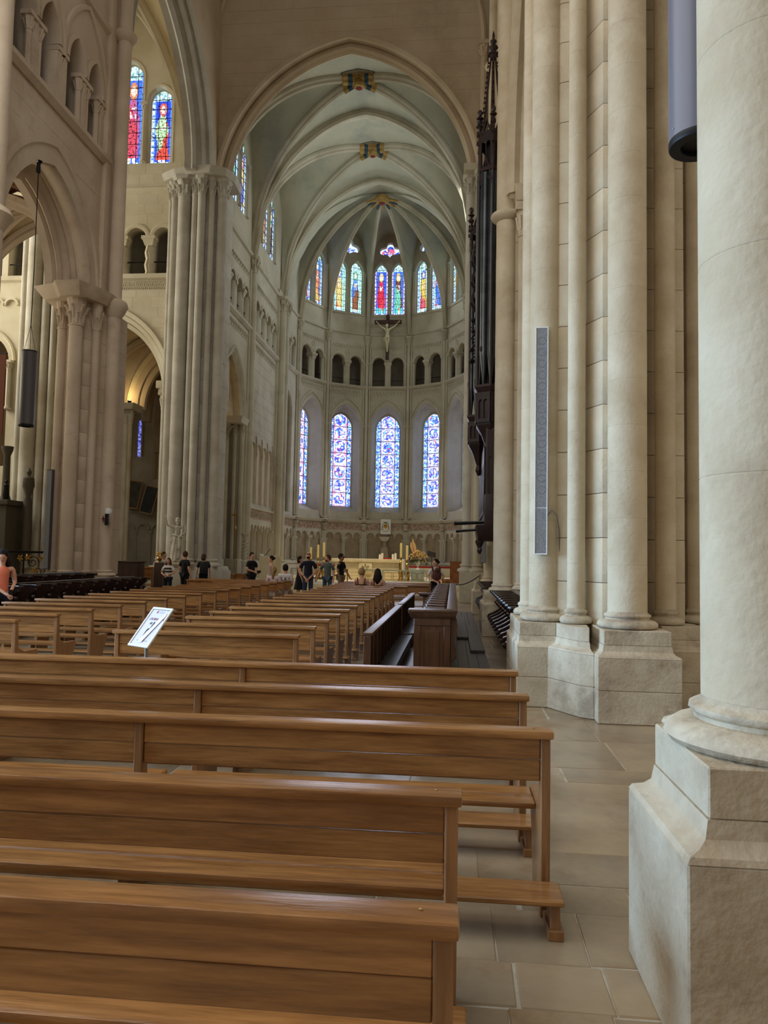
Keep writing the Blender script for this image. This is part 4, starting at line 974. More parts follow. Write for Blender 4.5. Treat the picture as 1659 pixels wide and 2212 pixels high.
for k in range(7):
    a, b_ = Vector(V[k]), Vector(V[k+1]); mid = (a+b_)/2; d = (b_-a); W = d.length
    nrm = Vector((-(-d.y), -d.x)) if False else Vector((d.y, -d.x))
    nrm = Vector((-d.y, d.x)).normalized()          # points away from the apse centre
    if (mid-Vector(AC_)).dot(nrm) < 0: nrm = -nrm
    T = frame(mid.x, mid.y, nrm.x, nrm.y)
    root = struct(('wall_apse_%s' % SIDES[k].replace('-', '_').replace(' ', '_')), T @ Vector((0, 0, .5)), 'apse wall, %s side' % SIDES[k])
    main = 1 <= k <= 5
    x0, x1 = -W/2, W/2; s_ = W/2.74
    tri = [(-.60*s_, .42), (.60*s_, .42)]
    ups = [(-.56, .455), (.56, .455)]
    holes = [lobed(x0+.2, -.1, 1.35, 2.85), lobed(.1, x1-.2, 1.35, 2.85)]+[arch(c, h, 12.58, 14.1, h, 8) for c, h in tri]
    if main: holes += [arch(0, .98, 4.1, 9.95, 1.35, 12)]+[arch(c, h, 17.3, 20.0, .75, 8) for c, h in ups]+[trefoil(0, 21.45, 1.2)]
    else: holes += [arch(0, .8, 4.1, 9.95, 1.2, 10)]
    put('wall_face', holed(rect(x0-.12, x1+.12, .4, 23.5), holes, .36, T), mC, root)
    obj('panel', MB().box(x0, x1, .10, .3, 1.3, 3.3, T), M['panel_tan'], root, smooth=False)
    obj('bench', MB().box(x0, x1, -.45, .0, .4, 1.15, T).box(x0, x1, -.5, 0, 1.15, 1.3, T), mC, root, bevel=.02)
    for x in (x0+.2, -.0, x1-.2):
        if x: colonnette(root, T, x, .0, 1.35, 2.72, .055, mC, cap=.34)
        else:
            obj('pilaster', MB().box(-.09, .09, -.06, .1, 1.3, 2.5, T).box(-.03, -.01, -.07, .0, 1.35, 2.45, T).box(.01, .03, -.07, 0, 1.35, 2.45, T), mC, root, smooth=False)
            obj('capital', MB().prism([(-.1, -.08), (.1, -.08), (.1, .1), (-.1, .1)], 2.5, 2.72, T, top=[(-.17, -.16), (.17, -.16), (.17, .1), (-.17, .1)]).box(-.19, .19, -.18, .1, 2.72, 2.82, T), mC, root)
    frieze(root, T, x0, x1, 3.3, 3.66, None)
    obj('cornice', MB().band([(x0-.05, 3.8), (x1+.05, 3.8)], [(-.10, 0), (-.06, -.12), (.07, -.2), (.12, -.2), (.14, 0)], T), mC, root)
    # splayed embrasure and lancet
    if main:
        o_ = arch(0, .98, 4.1, 9.95, 1.35, 12); i_ = arch(0, .80, 4.8, 9.9, .98, 12)
        rowsA = [[tuple(T @ Vector((x, .34, z))) for x, z in o_], [tuple(T @ Vector((x, 1.0, z))) for x, z in i_]]
        obj('embrasure', MB().grid(rowsA), mC, root, ang=.7)
        obj('sloped_sill', MB().add([T @ Vector(p) for p in ((-.98, .34, 4.1), (.98, .34, 4.1), (.98, .36, 4.45), (-.98, .36, 4.45), (.8, 1.0, 4.82), (-.8, 1.0, 4.82))], [(0, 1, 2, 3), (3, 2, 4, 5)]).box(-1.02, 1.02, .02, .36, 4.05, 4.42, T), mC, root, smooth=False)
        moulding(root, arch(0, 1.0, 4.1, 9.95, 1.38, 12), T, mC, 1, 'lancet_archivolt', [(-.03, .3), (-.03, -.02), (.06, -.09), (.15, -.05), (.17, .02)])
        moulding(root, arch(0, 1.0, 9.95, 9.96, 1.55, 12), T, mC, 1, 'hood_mould', [(.16, .02), (.17, -.06), (.24, -.06), (.25, .02)])
        stained(T, 0, .79, 4.83, 9.9, .96, [-.79, -.47, .47, .79], 7, medallion(50+k, k in (2, 1)), 'tall blue medallion lancet in the %s side of the apse' % SIDES[k], .05, 'glass_fine', y=.98, bar=.035)
        for c, h in ups:
            moulding(root, arch(c, h+.02, 17.3, 20.0, .77, 9), T, mC, 1, 'window_moulding', [(-.03, .2), (-.03, -.01), (.05, -.04), (.06, .02)])
        for j, (c, h) in enumerate(ups):
            stained(T, c, h, 17.33, 20.0, .75, 3, 9, ap_figs[(k-1)*2+j], 'upper apse light with a robed figure, %s side, %s of its pair' % (SIDES[k], ('north', 'south')[j]), .036, y=.3)
        for x in (0, -1.12, 1.12): colonnette(root, T, x, -.02, 17.3, 20.05, .07, mC, cap=.42)
        obj('ledge', MB().box(-1.2, 1.2, -.06, .3, 17.15, 17.3, T), mC, root, bevel=.02)
        # trefoil light
        WN[0] += 1
        tw = struct('window_%d' % WN[0], T @ Vector((0, .3, 21.35)), 'small trefoil light above the pair, %s side of the apse' % SIDES[k])
        tp = trefoil(0, 21.45, 1.18, 30); n = len(tp); vs = [T @ Vector((0, .3, 21.3))]; fs = []; cl = []
        RR = 5
        for q in range(1, RR+1):
            for (x, z) in tp: vs.append(T @ Vector((x*q/RR, .3, 21.3+(z-21.3)*q/RR)))
        tf = mosaic(60+k, [(.05, .1, .8), (.8, 1.0, 1.2), (.08, .15, .7), (.9, .2, .2) if k == 3 else (.1, .2, .8), (.9, .95, 1.1), (.85, .15, .3) if k == 3 else (.3, .5, 1.0)])
        for q in range(RR):
            for i in range(n):
                j = (i+1) % n
                f = (0, 1+i, 1+j) if q == 0 else (1+(q-1)*n+i, 1+q*n+i, 1+q*n+j, 1+(q-1)*n+j)
                fs.append(f); cc = sum((Vector(vs[t]) for t in f), Vector())/len(f); cl.append(tf(0 if q < RR-1 else .9, 0, cc.x+q*.3, cc.z))
        me = bpy.data.meshes.new('pane'); me.from_pydata([tuple(v) for v in vs], [], fs); ca = me.color_attributes.new('glass', 'FLOAT_COLOR', 'CORNER')
        buf = []
        for f, c in zip(fs, cl): buf += [c[0], c[1], c[2], 1]*len(f)
        ca.data.foreach_set('color', buf); put('pane', me, M['glass'], tw)
        obj('frame', MB().band([(x, z) for x, z in trefoil(0, 21.45, 1.2, 30)], [(-.02, -.04), (.05, -.04), (.05, .34), (-.02, .34)], T, closed=True), mC, tw)
    # gallery
    for c, h in tri: moulding(root, arc_only(c, h, 14.1, h, 9), T, mC, 1, 'gallery_archivolt', [(-.03, .3), (-.03, -.03), (.06, -.07), (.13, -.03), (.14, .02)])
    for x in (x0+.16, x1-.16): colonnette(root, T, x, .05, 12.58, 14.12, .08, mC, cap=.4)
    obj('gallery_pilaster', MB().box(-.13, .13, -.03, .34, 12.58, 13.7, T).box(-.07, -.04, -.045, .0, 12.7, 13.6, T).box(.04, .07, -.045, 0, 12.7, 13.6, T), mC, root, smooth=False)
    obj('capital', MB().prism([(-.13, -.05), (.13, -.05), (.13, .34), (-.13, .34)], 13.7, 13.98, T, top=[(-.21, -.14), (.21, -.14), (.21, .34), (-.21, .34)]).box(-.24, .24, -.17, .34, 13.98, 14.12, T), mC, root)
    obj('gallery_sill', MB().band([(x0-.05, 12.46), (x1+.05, 12.46)], [(-.10, 0), (-.10, -.05), (0, -.16), (.1, -.17), (.12, 0)], T), mC, root)
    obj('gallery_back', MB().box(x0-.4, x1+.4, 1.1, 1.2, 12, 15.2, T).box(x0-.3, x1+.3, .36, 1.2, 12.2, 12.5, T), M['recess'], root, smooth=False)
    obj('gallery_rail', MB().box(x0, x1, .3, .32, 13.0, 13.04, T), M['iron'], root, smooth=False)
    if main:
        frieze(root, T, x0+.1, x1-.1, 11.95, 12.3, mC, step=.11); frieze(root, T, x0+.1, x1-.1, 14.98, 15.22, mC, name='frieze_band', step=.11)
        obj('rosette', MB().add(*(lambda b: (b.v, b.f))(MB().band([(.14*math.cos(a*PI/4), 14.72+.14*math.sin(a*PI/4)) for a in range(8)], [(-.03, 0), (0, -.04), (.03, 0)], T, closed=True))), mC, root)
        ashlar(root, T, x0+.15, x1-.15, 11.3, 11.9, .3, .7, arch_span(0, 1.0, 9.95, 1.6, .3), mC, seed=k, limit=12)
    obj('string_course', MB().band([(x0, 15.95), (x1, 15.95)], [(-.08, 0), (-.04, -.08), (.06, -.1), (.08, 0)], T), mC, root)
    if main:
        for x in (-1.13, 1.13): colonnette(root, T, x*s_*1.0, -.03, 4.0, 9.98, .06, mC, 'jamb_shaft', .3)
# apse vertex shafts, ribs and webs
ribs = struct('ceiling_apse', (XC, 41.5, 22), 'ribbed half-umbrella vault of the apse with painted boss')
BOSS = Vector((XC, 41.5, 22.5)); ZS = 15.9
def rib_pt(vx, t): return Vector((BOSS.x+(vx[0]-BOSS.x)*t, BOSS.y+(vx[1]-BOSS.y)*t, ZS+(22.5-ZS)*P_(t, 1.13)))
for k in range(1, 7):
    v = V[k]; d = (Vector(v)-Vector(AC_)).normalized(); sx_, sy_ = v[0]-d.x*.12, v[1]-d.y*.12
    r_ = tag(thing('wall_shaft', (sx_, sy_, .5)), 'slender apse shaft at the %s corner' % ['', 'far north-west', 'north', 'north centre', 'south centre', 'south', 'far south-west'][k], 'pillar')
    for rr, off in ((.11, 0), (.055, .19), (.055, -.19)):
        tx, ty = -d.y*off, d.x*off
        drums(r_, sx_+tx, sy_+ty, rr, 4.0, 15.2, 1.4 if rr > .1 else 5.6, mC, 'drum' if rr > .1 else 'side_shaft', 14)
    put('capital', capital_mesh(.13, .62, 6), mC, r_, Matrix.Translation((sx_, sy_, 15.2)))
    put('base', base_mesh(.12, .25), mC, r_, Matrix.Translation((sx_, sy_, 3.85)))
    obj('fluted_pilaster', MB().box(-.13, .13, -.12, .1, .5, 3.2, frame(v[0], v[1], d.x, d.y)).box(-.06, -.03, -.14, .1, .7, 3.1, frame(v[0], v[1], d.x, d.y)).box(.03, .06, -.14, .1, .7, 3.1, frame(v[0], v[1], d.x, d.y)), mC, r_, smooth=False)
    put('pilaster_capital', capital_mesh(.11, .4, 6), mC, r_, Matrix.Translation((sx_, sy_, 3.25)))
    vv = (v[0]-d.x*.1, v[1]-d.y*.1)
    pts = [rib_pt(vv, t/20) for t in range(1, 21)]
    obj('rib', MB().sweep(pts, [Vector((d.x, d.y, 0))*(t/20)+Vector((0, 0, 1)) for t in range(1, 21)], [(a_*.72, b_*.72) for a_, b_ in RIB]), mC, ribs, ang=.5)
for k in range(7):
    A_, B_ = V[k], V[k+1]; rws = []
    for i in range(13):
        r = i/12; row = []
        for j in range(-8, 9):
            s = j/8; wx_ = (A_[0]*(1-s)+B_[0]*(1+s))/2; wy_ = (A_[1]*(1-s)+B_[1]*(1+s))/2
            x = wx_+(BOSS.x-wx_)*r; y = wy_+(BOSS.y-wy_)*r
            row.append((x, y, ZS+(22.55-ZS)*P_((1-r)*abs(s)**2.1, 1.13)+.06))
        rws.append(row)
    obj('web', MB().grid(rws), M['plaster'], ribs, ang=1.2)
obj('web', MB().box(XC-5.4, XC+5.4, 39.5, 42, 22.8, 22.9), M['plaster'], ribs, smooth=False)
# strips between the last transverse arch and the boss
rws = []
for i in range(5):
    y = 39.6+i*.5
    rws.append([(XC+5.3*t/10, y, 15.9+(22.6-15.9)*P_(abs(t/10), 1.13)+.1) for t in range(-10, 11)])
obj('web', MB().grid(rws), M['plaster'], ribs, ang=1.2)
obj('boss', MB().lathe(XC, 41.5, [(.18, 22.0), (.34, 22.08), (.42, 22.2), (.38, 22.4)], 20), M['ochre_boss'], ribs)
obj('boss_centre', MB().lathe(XC, 41.5, [(.1, 21.95), (.2, 22.0)], 16), M['red_boss'], ribs)
for i in range(9):
    a = PI*i/8; c, s = math.cos(a), math.sin(a)
    obj('painted_ray', MB().tube([(XC+c*.35, 41.5+s*.35, 22.22), (XC+c*.95, 41.5+s*.95, 22.12)], [.09, .07], 5), M['ochre_boss'] if i % 2 == 0 else M['blue_boss'], ribs)
# rear gallery/aisle closing walls, chapel behind the transept arch
wz = struct('wall_chapel_back', (-14, 36, 0), 'back wall of the north chapel hung with paintings')
obj('wall_face', MB().box(-20, -11.35, 35.6, 35.9, 0, 12.5), M['stone_grey'], wz, smooth=False)
obj('wall_return', MB().box(-11.5, -11.3, 28.9, 35.9, 0, 12).box(-11.5, -11.3, 35.9, 42, 0, 12).box(-20, -19.8, 28.9, 35.9, 0, 12), M['stone_wall'], wz, smooth=False)
TZ = frame(0, 35.6, 0, 1)
for i in range(6):
    c = -16.9+i*.75; moulding(wz, arc_only(c, .3, 2.75, .3, 7), TZ, M['stone_grey'], 1, 'blind_arch', [(-.05, .02), (-.05, -.10), (.05, -.10), (.06, .02)])
    colonnette(wz, TZ, c+.375, -.04, .9, 2.7, .06, M['stone_grey'], cap=.3)
obj('string_course', MB().band([(-19, 3.75), (-11.5, 3.75)], [(-.08, 0), (-.04, -.09), (.06, -.1), (.08, 0)], TZ), M['stone_grey'], wz)
colonnette(wz, TZ, -14.75, -.15, 6.6, 9.6, .12, M['stone_wall'], 'vault_shaft', .5)
moulding(wz, arch(-15.6, .7, 5.3, 9.0, 1.5, 10), TZ, M['stone_wall'], 1, 'window_reveal', [(-.2, .02), (-.1, -.05), (0, -.12), (.08, -.05), (.1, .02)])
stained(frame(0, 35.57, 0, 1), -15.75, .12, 6.4, 8.0, .3, 1, 5, mosaic(5, [(.06, .06, .4), (.15, .15, .6), (.3, .35, .7)]), 'narrow violet chapel window behind the transept arch', .08, y=0)
w2 = struct('wall_chapel_arch', (-12.5, 30.9, 0), 'inner brown moulded arch of the north chapel')
T2 = frame(0, 30.8, 0, 1)
put('wall_face', holed([(-20, 0), (-15.1, 0), (-15.1, 7.9), (-14.05, 7.9)]+arc_only(-12.1, 1.95, 7.9, 2.9, 14)[1:-1]+[(-10.15, 7.9), (-9.9, 7.9), (-9.9, 13), (-20, 13)], [arch(-17, 1.5, 1, 7.5, 2, 8)], .5, T2), M['stone_wall'], w2)
for h2, rs, y0, y1 in ((2.1, 3.05, -.1, .05), (1.9, 2.85, .03, .3), (1.7, 2.6, .28, .6)):
    moulding(w2, arc_only(-12.1, h2, 7.9, rs, 18), T2, M['plaster_warm'] if y0 < 0 else M['stone_wall'], 1, 'archivolt', [(.07, y0), (-.05, y0+.05), (-.12, y0+.12), (-.05, y1-.03), (-.12, y1), (.1, y1)])
for x, r in ((-14.6, .26), (-14.25, .13), (-14.05, .09)):
    put('respond_shaft', shaft_mesh(r, 6.3, 16), M['stone_grey'], w2, Matrix.Translation((x, 30.7, .9)))
    put('capital', capital_mesh(r, .7, 6, False), M['stone_grey'], w2, Matrix.Translation((x, 30.7, 7.15)))
obj('impost', MB().prism([(-15.1, -.5), (-13.85, -.5), (-13.85, .5), (-15.1, .5)], 7.75, 8.0, T2, top=[(-15.2, -.6), (-13.7, -.6), (-13.7, .5), (-15.2, .5)]), M['stone_grey'], w2)
groin('ceiling_chapel', -17.0, -11.4, 28.9, 30.8, 7.9, 12.0, M['plaster_warm'], M['stone_wall'], 'warm cream chapel vault with a rib', n=8, trans=(False, False))
groin('ceiling_chapel_east', -16.5, -11.4, 31.1, 35.6, 7.9, 11.6, M['plaster_warm'], M['stone_wall'], 'inner chapel vault', n=8, trans=(False, False))
groin('ceiling_choir_aisle', -14.5, -11.15, 29, 33.4, 7.8, 11.2, M['plaster_warm'], M['stone_wall'], 'lamp-lit vault of the north choir aisle', n=8, trans=(False, True))
for lx, ly, lz, e in ((-13.95, 30.3, 8.1, 20), (-11.0, 32.6, 8.0, 60), (-10.9, 19.9, 8.75, 45)):
    t = tag(thing('uplight', (lx, ly, lz)), 'small glowing uplight standing on the capital %s' % ('inside the transept arch' if lx < -13 else ('inside the first choir arch' if ly > 30 else 'of the big north nave pier')), 'lamp')
    obj('lamp_body', MB().lathe(lx, ly, [(.07, lz-.14), (.09, lz), (.06, lz)], 10), M['black'], t)
    obj('lens', MB().lathe(lx, ly, [(.055, lz+.005), (.05, lz+.02)], 10), M['bulb'], t)
    l = bpy.data.lights.new('uplight_glow', 'POINT'); l.energy = e; l.color = (1, .72, .32); l.shadow_soft_size = .06
    o = bpy.data.objects.new('uplight_glow', l); C.objects.link(o); o.location = (lx, ly, lz+.25)

# ---------- south nave wall above the side arches ----------
TS = frame(1.12, 0, 1, 0)
ws = struct('wall_nave_south', (1.15, 18, 0), 'south nave wall with pointed side arches')
# local x = -Y on this side
def yspan(a, b): return (-b, -a)
hl = []
outer = [(-10.5, 9.75)]
outer = [(-28, 30), (-28, 9.6), (-26.6, 9.6)]+arc_only(-24.9, 1.7, 9.6, 3.0, 12)[1:-1]+[(-23.2, 9.6), (-21.0, 9.6)]+arc_only(-19.0, 2.0, 9.6, 3.4, 12)[1:-1]+[(-17.0, 9.6), (-15.9, 9.6)]+arc_only(-13.4, 2.5, 9.6, 3.8, 12)[1:-1]+[(-10.9, 9.6), (-10.1, 9.6), (-10.1, 30)]
put('wall_face', holed(outer, [], 1.2, TS), mN, ws)
moulding(ws, arc_only(-13.4, 2.52, 9.6, 3.85, 18), TS, mN, 1, 'archivolt', [(.1, -.08), (-.05, -.03), (-.12, .08), (-.05, .2), (-.12, .3), (.1, .35)])
w3 = struct('wall_aisle_south', (7.5, 12, 0), 'outer wall of the south aisle')
obj('wall_face', MB().box(7.2, 7.6, 7, 29, 0, 14).box(1.1, 7.6, 27.9, 28.3, 0, 14), M['stone_wall'], w3, smooth=False)

# ================= pews =================
PEWM = {}
def pm(k, f, bevel):
    if k not in PEWM: PEWM[k] = f().mesh('pew_part', bevel=bevel, ang=.5)
    return PEWM[k]
POST = [(0, 0), (.0, .815), (.055, .815), (.085, .52), (.20, .475), (.46, .47), (.50, .435), (.47, .38), (.39, .25), (.33, .0)]
MIDP = [(0, .0), (.0, .815), (.055, .815), (.085, .47), (.46, .43), (.40, .36), (.33, 0)]
def pew(xr, y, span, n, label, group, kneeler=True):
    """oak pew: origin at the foot of its right-hand upright, seats facing the altar"""
    t = tag(thing('pew', (xr, y, 0)), label, 'pew', group); T0 = Matrix.Translation((xr, y, 0))
    Wd = span*n; t_ = .045
    def P(nm, k, f, m, bev, dx=0, dy=0, dz=0):
        put(nm, pm(k, f, bev), m, t, T0 @ Matrix.Translation((dx, dy, dz)))
    o, op = M['oak'], M['oak_post']
    P('cap_rail', ('cap', Wd), lambda: MB().box(-Wd-.012, .012, -.035, .078, .815, .852), o, .011)
    for i in range(n+1):
        x = -span*i
        P('upright', ('post', i in (0, n)), lambda: MB().side(POST if i in (0, n) else MIDP, -t_, 0), op, .006, x if i < n else -Wd+t_)
    for i in range(n):
        x1 = -span*i-t_-.001 if i else -t_-.001; x0 = -span*(i+1)+(0 if i < n-1 else t_)+.001
        P('back_board', ('bb', round(x1-x0, 3), 0), lambda: MB().box(x0-x1, 0, .012, .037, .712, .813), o, .004, x1)
        P('back_board', ('bb', round(x1-x0, 3), 1), lambda: MB().box(x0-x1, 0, .014, .039, .612, .708), o, .004, x1, .002)
        P('seat_plank', ('sp', round(x1-x0, 3), 0), lambda: MB().box(x0-x1, 0, .19, .325, .425, .455), o, .011, x1)
        P('seat_plank', ('sp', round(x1-x0, 3), 1), lambda: MB().box(x0-x1, 0, .329, .47, .425, .455), o, .008, x1)
    P('screw', ('scr',), lambda: MB().lathe(-.075, .03, [(.006, .852), (.006, .8535), (.002, .854)], 8), M['brass'], 0)
    if kneeler:
        P('kneeler', ('kn', Wd), lambda: MB().box(-Wd-.0, .035, -.225, -.02, .150, .176), o, .006)
        for i in range(n+1):
            x = .0-span*i if i < n else -Wd+.03
            P('kneeler_foot', ('kf',), lambda: MB().prism([(-.022, -.19), (.022, -.19), (.022, -.05), (-.022, -.05)], .04, .151, top=[(-.022, -.17), (.022, -.17), (.022, -.06), (-.022, -.06)]).box(-.034, .034, -.21, -.012, 0, .045), op, .004, x)
    return t
gf = 'long pews across the front of the picture'
pew(.012, 1.70, 1.97, 3, 'long oak pew nearest the camera, cut by the bottom edge', gf)
pew(.027, 2.57, 1.97, 3, 'second long oak pew, its right end level with the nearest one', gf)
pew(.462, 3.57, 1.97, 3, 'longest reaching oak pew with kneeler showing beside the big column', gf)
pew(.44, 4.47, 1.97, 3, 'fourth long oak pew with a mid upright left of centre', gf)
pew(.455, 5.39, 1.97, 3, 'farthest of the long oak pews, just in front of the notice stand', gf)
ORD = ['first', 'second', 'third', 'fourth', 'fifth', 'sixth', 'seventh', 'eighth', 'ninth', 'tenth', 'eleventh', 'twelfth', 'thirteenth', 'fourteenth', 'fifteenth', 'sixteenth', 'seventeenth', 'eighteenth']
gc = 'short pews of the centre block'; k = 0
for k in range(18):
    y = 7.3+.902*k
    xr = -1.53 if k < 14 else (-1.22 if k == 14 else -.68)
    xl = -3.42 if k == 0 else -3.33
    pew(xr, y, xr-xl, 1, '%s short oak pew of the centre block, counted from the notice stand' % ORD[k], gc)
gl = 'short pews of the north block'
for k in range(17):
    y = 8.03+.888*k
    xl = -6.78 if k < 15 else -7.85
    pew(-4.93, y, -4.93-xl, 1, '%s short oak pew of the north block, counted from the picture edge' % ORD[k], gl)

# ================= choir stalls =================
def stalls(nm, xb, f, y0, y1, n, label, zt=1.0, zb=.06, backh=None):
    """row of misericord stalls; back at xb, seats towards f"""
    t = tag(thing(nm, (xb, (y0+y1)/2, zb)), label, 'choir stalls'); dw = M['dark_wood']
    prof = [(0, 0), (0, .93), (.36, .93), (.37, .87), (.31, .82), (.24, .76), (.20, .70), (.22, .63), (.30, .57), (.39, .52), (.46, .49), (.49, .44), (.46, .38), (.36, .34), (.28, .2), (.26, 0)]
    prof = [(d, z*(zt-zb)) for d, z in prof]
    T = Matrix.Translation((xb, 0, zb)) @ Matrix(((f, 0, 0, 0), (0, 1, 0, 0), (0, 0, 1, 0), (0, 0, 0, 1)))
    st = (y1-y0)/n
    arm = MB().front(prof, -.045, .045, None).mesh('arm_panel', bevel=.008, ang=.5)
    cap = MB().prism([(-.02, -.05), (.30, -.045), (.40, -.075), (.44, -.04), (.44, .04), (.40, .075), (.30, .045), (-.02, .05)], .93*(zt-zb), .98*(zt-zb)).mesh('arm_rest', bevel=.012, ang=.6)
    kn = MB().ball((.30, 0, .74*(zt-zb)), .045, 8, 6).mesh('arm_knob')
    seat = MB().box(.02, .40, -st/2+.04, st/2-.04, .40, .435).mesh('seat', bevel=.01)
    mis = MB().prism([(.38, -.10), (.47, -.06), (.47, .06), (.38, .10)], .36, .43, top=[(.38, -.14), (.50, -.09), (.50, .09), (.38, .14)]).mesh('misericord', bevel=.006)
    for i in range(n+1):
        y = y0+st*i; TT_ = T @ Matrix.Translation((0, y, 0))
        put('arm_panel', arm, dw, t, TT_); put('arm_rest', cap, dw, t, TT_); put('arm_knob', kn, dw, t, TT_)
        if i < n: put('seat', seat, dw, t, TT_ @ Matrix.Translation((0, st/2, 0))); put('misericord', mis, dw, t, TT_ @ Matrix.Translation((0, st/2, 0)))
    obj('back_panel', MB().box(-.04, .0, y0, y1, 0, zt-zb, T), dw, t, bevel=.004)
    obj('seat_rail', MB().box(.36, .42, y0, y1, .30, .36, T), dw, t, bevel=.01)
    obj('top_rail', MB().box(-.14, .02, y0-.04, y1+.04, .96*(zt-zb), .995*(zt-zb), T), dw, t, bevel=.01)
    return t
stalls('choir_stalls', 1.20, -1, 10.55, 15.7, 9, 'dark misericord stalls between the clustered pier and the ringed pier', 1.0, 0)
stalls('choir_stalls', 1.12, -1, 17.2, 21.6, 8, 'dark misericord stalls farther off, beneath the organ', 1.0, 0)
stalls('choir_stalls', -8.35, 1, 11.9, 18.8, 12, 'front row of dark stalls below the pinkish north pier', 1.0, 0)
stalls('choir_stalls', -9.2, 1, 11.9, 17.6, 10, 'rear row of dark stalls below the wrought iron railing', 1.12, 0)
# stall row that faces the nave, seen end on
t = tag(thing('choir_stalls', (-.24, 14, .06)), 'long brown stall row seen end on, armrests receding towards the altar', 'choir stalls'); sw = M['stall_wood']
X0, X1, Y0, Y1, ZT = -.50, .03, 9.25, 18.9, 1.0
obj('end_panel', MB().box(X0+.02, X1-.06, Y0, Y0+.05, .06, .9), sw, t, bevel=.005)
for a in ((X0+.02, X0+.10, .2, .8), (X1-.14, X1-.06, .2, .8), (X0+.02, X1-.06, .80, .9), (X0+.02, X1-.06, .06, .2)): obj('panel_frame', MB().box(a[0], a[1], Y0-.02, Y0+.01, a[2], a[3]), sw, t, bevel=.006)
obj('raised_panel', MB().prism([(X0+.15, .25), (X1-.19, .25), (X1-.19, .74), (X0+.15, .74)], 0, .012, Matrix(((1, 0, 0, 0), (0, 0, -1, Y0), (0, 1, 0, 0), (0, 0, 0, 1)))), sw, t, bevel=.005)
obj('cornice', MB().prism([(X0-.02, Y0-.03), (X1, Y0-.03), (X1, Y0+.06), (X0-.02, Y0+.06)], .89, .965, top=[(X0-.05, Y0-.06), (X1+.02, Y0-.06), (X1+.02, Y0+.06), (X0-.05, Y0+.06)]), sw, t, bevel=.006)
obj('end_cap', MB().box(X0-.055, X1+.03, Y0-.065, Y0+.22, .965, 1.0), sw, t, bevel=.012)
obj('top_rail', MB().box(-.08, X1+.03, Y0+.2, Y1, .965, 1.0), sw, t, bevel=.012)
obj('back_panel', MB().box(X1-.09, X1-.05, Y0+.05, Y1, .06, .965), sw, t, bevel=.004)
obj('bracket', MB().front([(X1-.06, .35), (X1+.02, .4), (X1+.0, .6), (X1+.03, .8), (X1+.02, .9), (X1-.06, .9)], Y0+.02, Y0+.07), sw, t, bevel=.006)
st = .575
armc = MB().prism([(-.15, -.03), (-.12, -.06), (.0, -.045), (.12, -.06), (.155, -.03), (.155, .03), (.12, .06), (.0, .045), (-.12, .06), (-.15, .03)], -.03, .008).mesh('arm_rest', bevel=.012)
armp = MB().front([(-.24, 0), (-.24, .38), (-.16, .5), (-.2, .8), (-.24, .88), (.1, .88), (.1, 0)], -.02, .02).mesh('arm_panel', bevel=.005)
seat = MB().box(-.24, .1, -.24, .24, .36, .4).mesh('seat', bevel=.008)
for i in range(16):
    y = Y0+.55+i*st
    put('arm_rest', armc, sw, t, Matrix.Translation((-.24, y, .985))); put('arm_panel', armp, sw, t, Matrix.Translation((-.22, y, .06)))
    put('seat', seat, sw, t, Matrix.Translation((-.2, y+.29, .06)))
for y in (Y0+4.9,): obj('post_cap', MB().prism([(-.62, y-.04), (-.42, y-.04), (-.42, y+.04), (-.62, y+.04)], .9, .94, top=[(-.66, y-.07), (-.40, y-.07), (-.40, y+.07), (-.66, y+.07)]).box(-.66, -.40, y-.07, y+.07, .94, .965).box(-.57, -.45, y-.03, y+.03, .06, .9), sw, t, bevel=.005)
# prayer desks in front of it
for (ya, yb), lab in (((8.2, 13.1), 'nearer long dark prayer desk with turned uprights and low plank'), ((13.35, 17.5), 'farther long dark prayer desk behind the nearer one')):
    t = tag(thing('prayer_desk', (-.93, (ya+yb)/2, 0)), lab, 'prayer desk', 'prayer desks beside the centre pews')
    obj('desk_top', MB().prism([(-.99, ya), (-.88, ya), (-.88, yb), (-.99, yb)], .765, .80, top=[(-.99, ya), (-.88, ya), (-.88, yb), (-.99, yb)]), sw, t, bevel=.01)
    obj('end_post', MB().box(-.98, -.90, ya, ya+.05, .0, .765), sw, t, bevel=.006); obj('end_post', MB().box(-.98, -.90, yb-.05, yb, .0, .765), sw, t, bevel=.006)
    obj('back_panel', MB().box(-.975, -.96, ya+.05, yb-.05, .05, .765), M['dark_wood'], t, smooth=False)
    n = int((yb-ya)/.42)
    for i in range(1, n): y = ya+(yb-ya)*i/n; obj('upright', MB().box(-.955, -.91, y-.022, y+.022, .28, .765), sw, t, bevel=.004)
    obj('kneeling_plank', MB().box(-.95, -.70, ya+.05, yb, .24, .275), M['floor_wood'], t, bevel=.006)
    obj('plank_riser', MB().box(-.93, -.73, ya+.06, yb, 0, .24), M['dark_wood'], t, smooth=False)

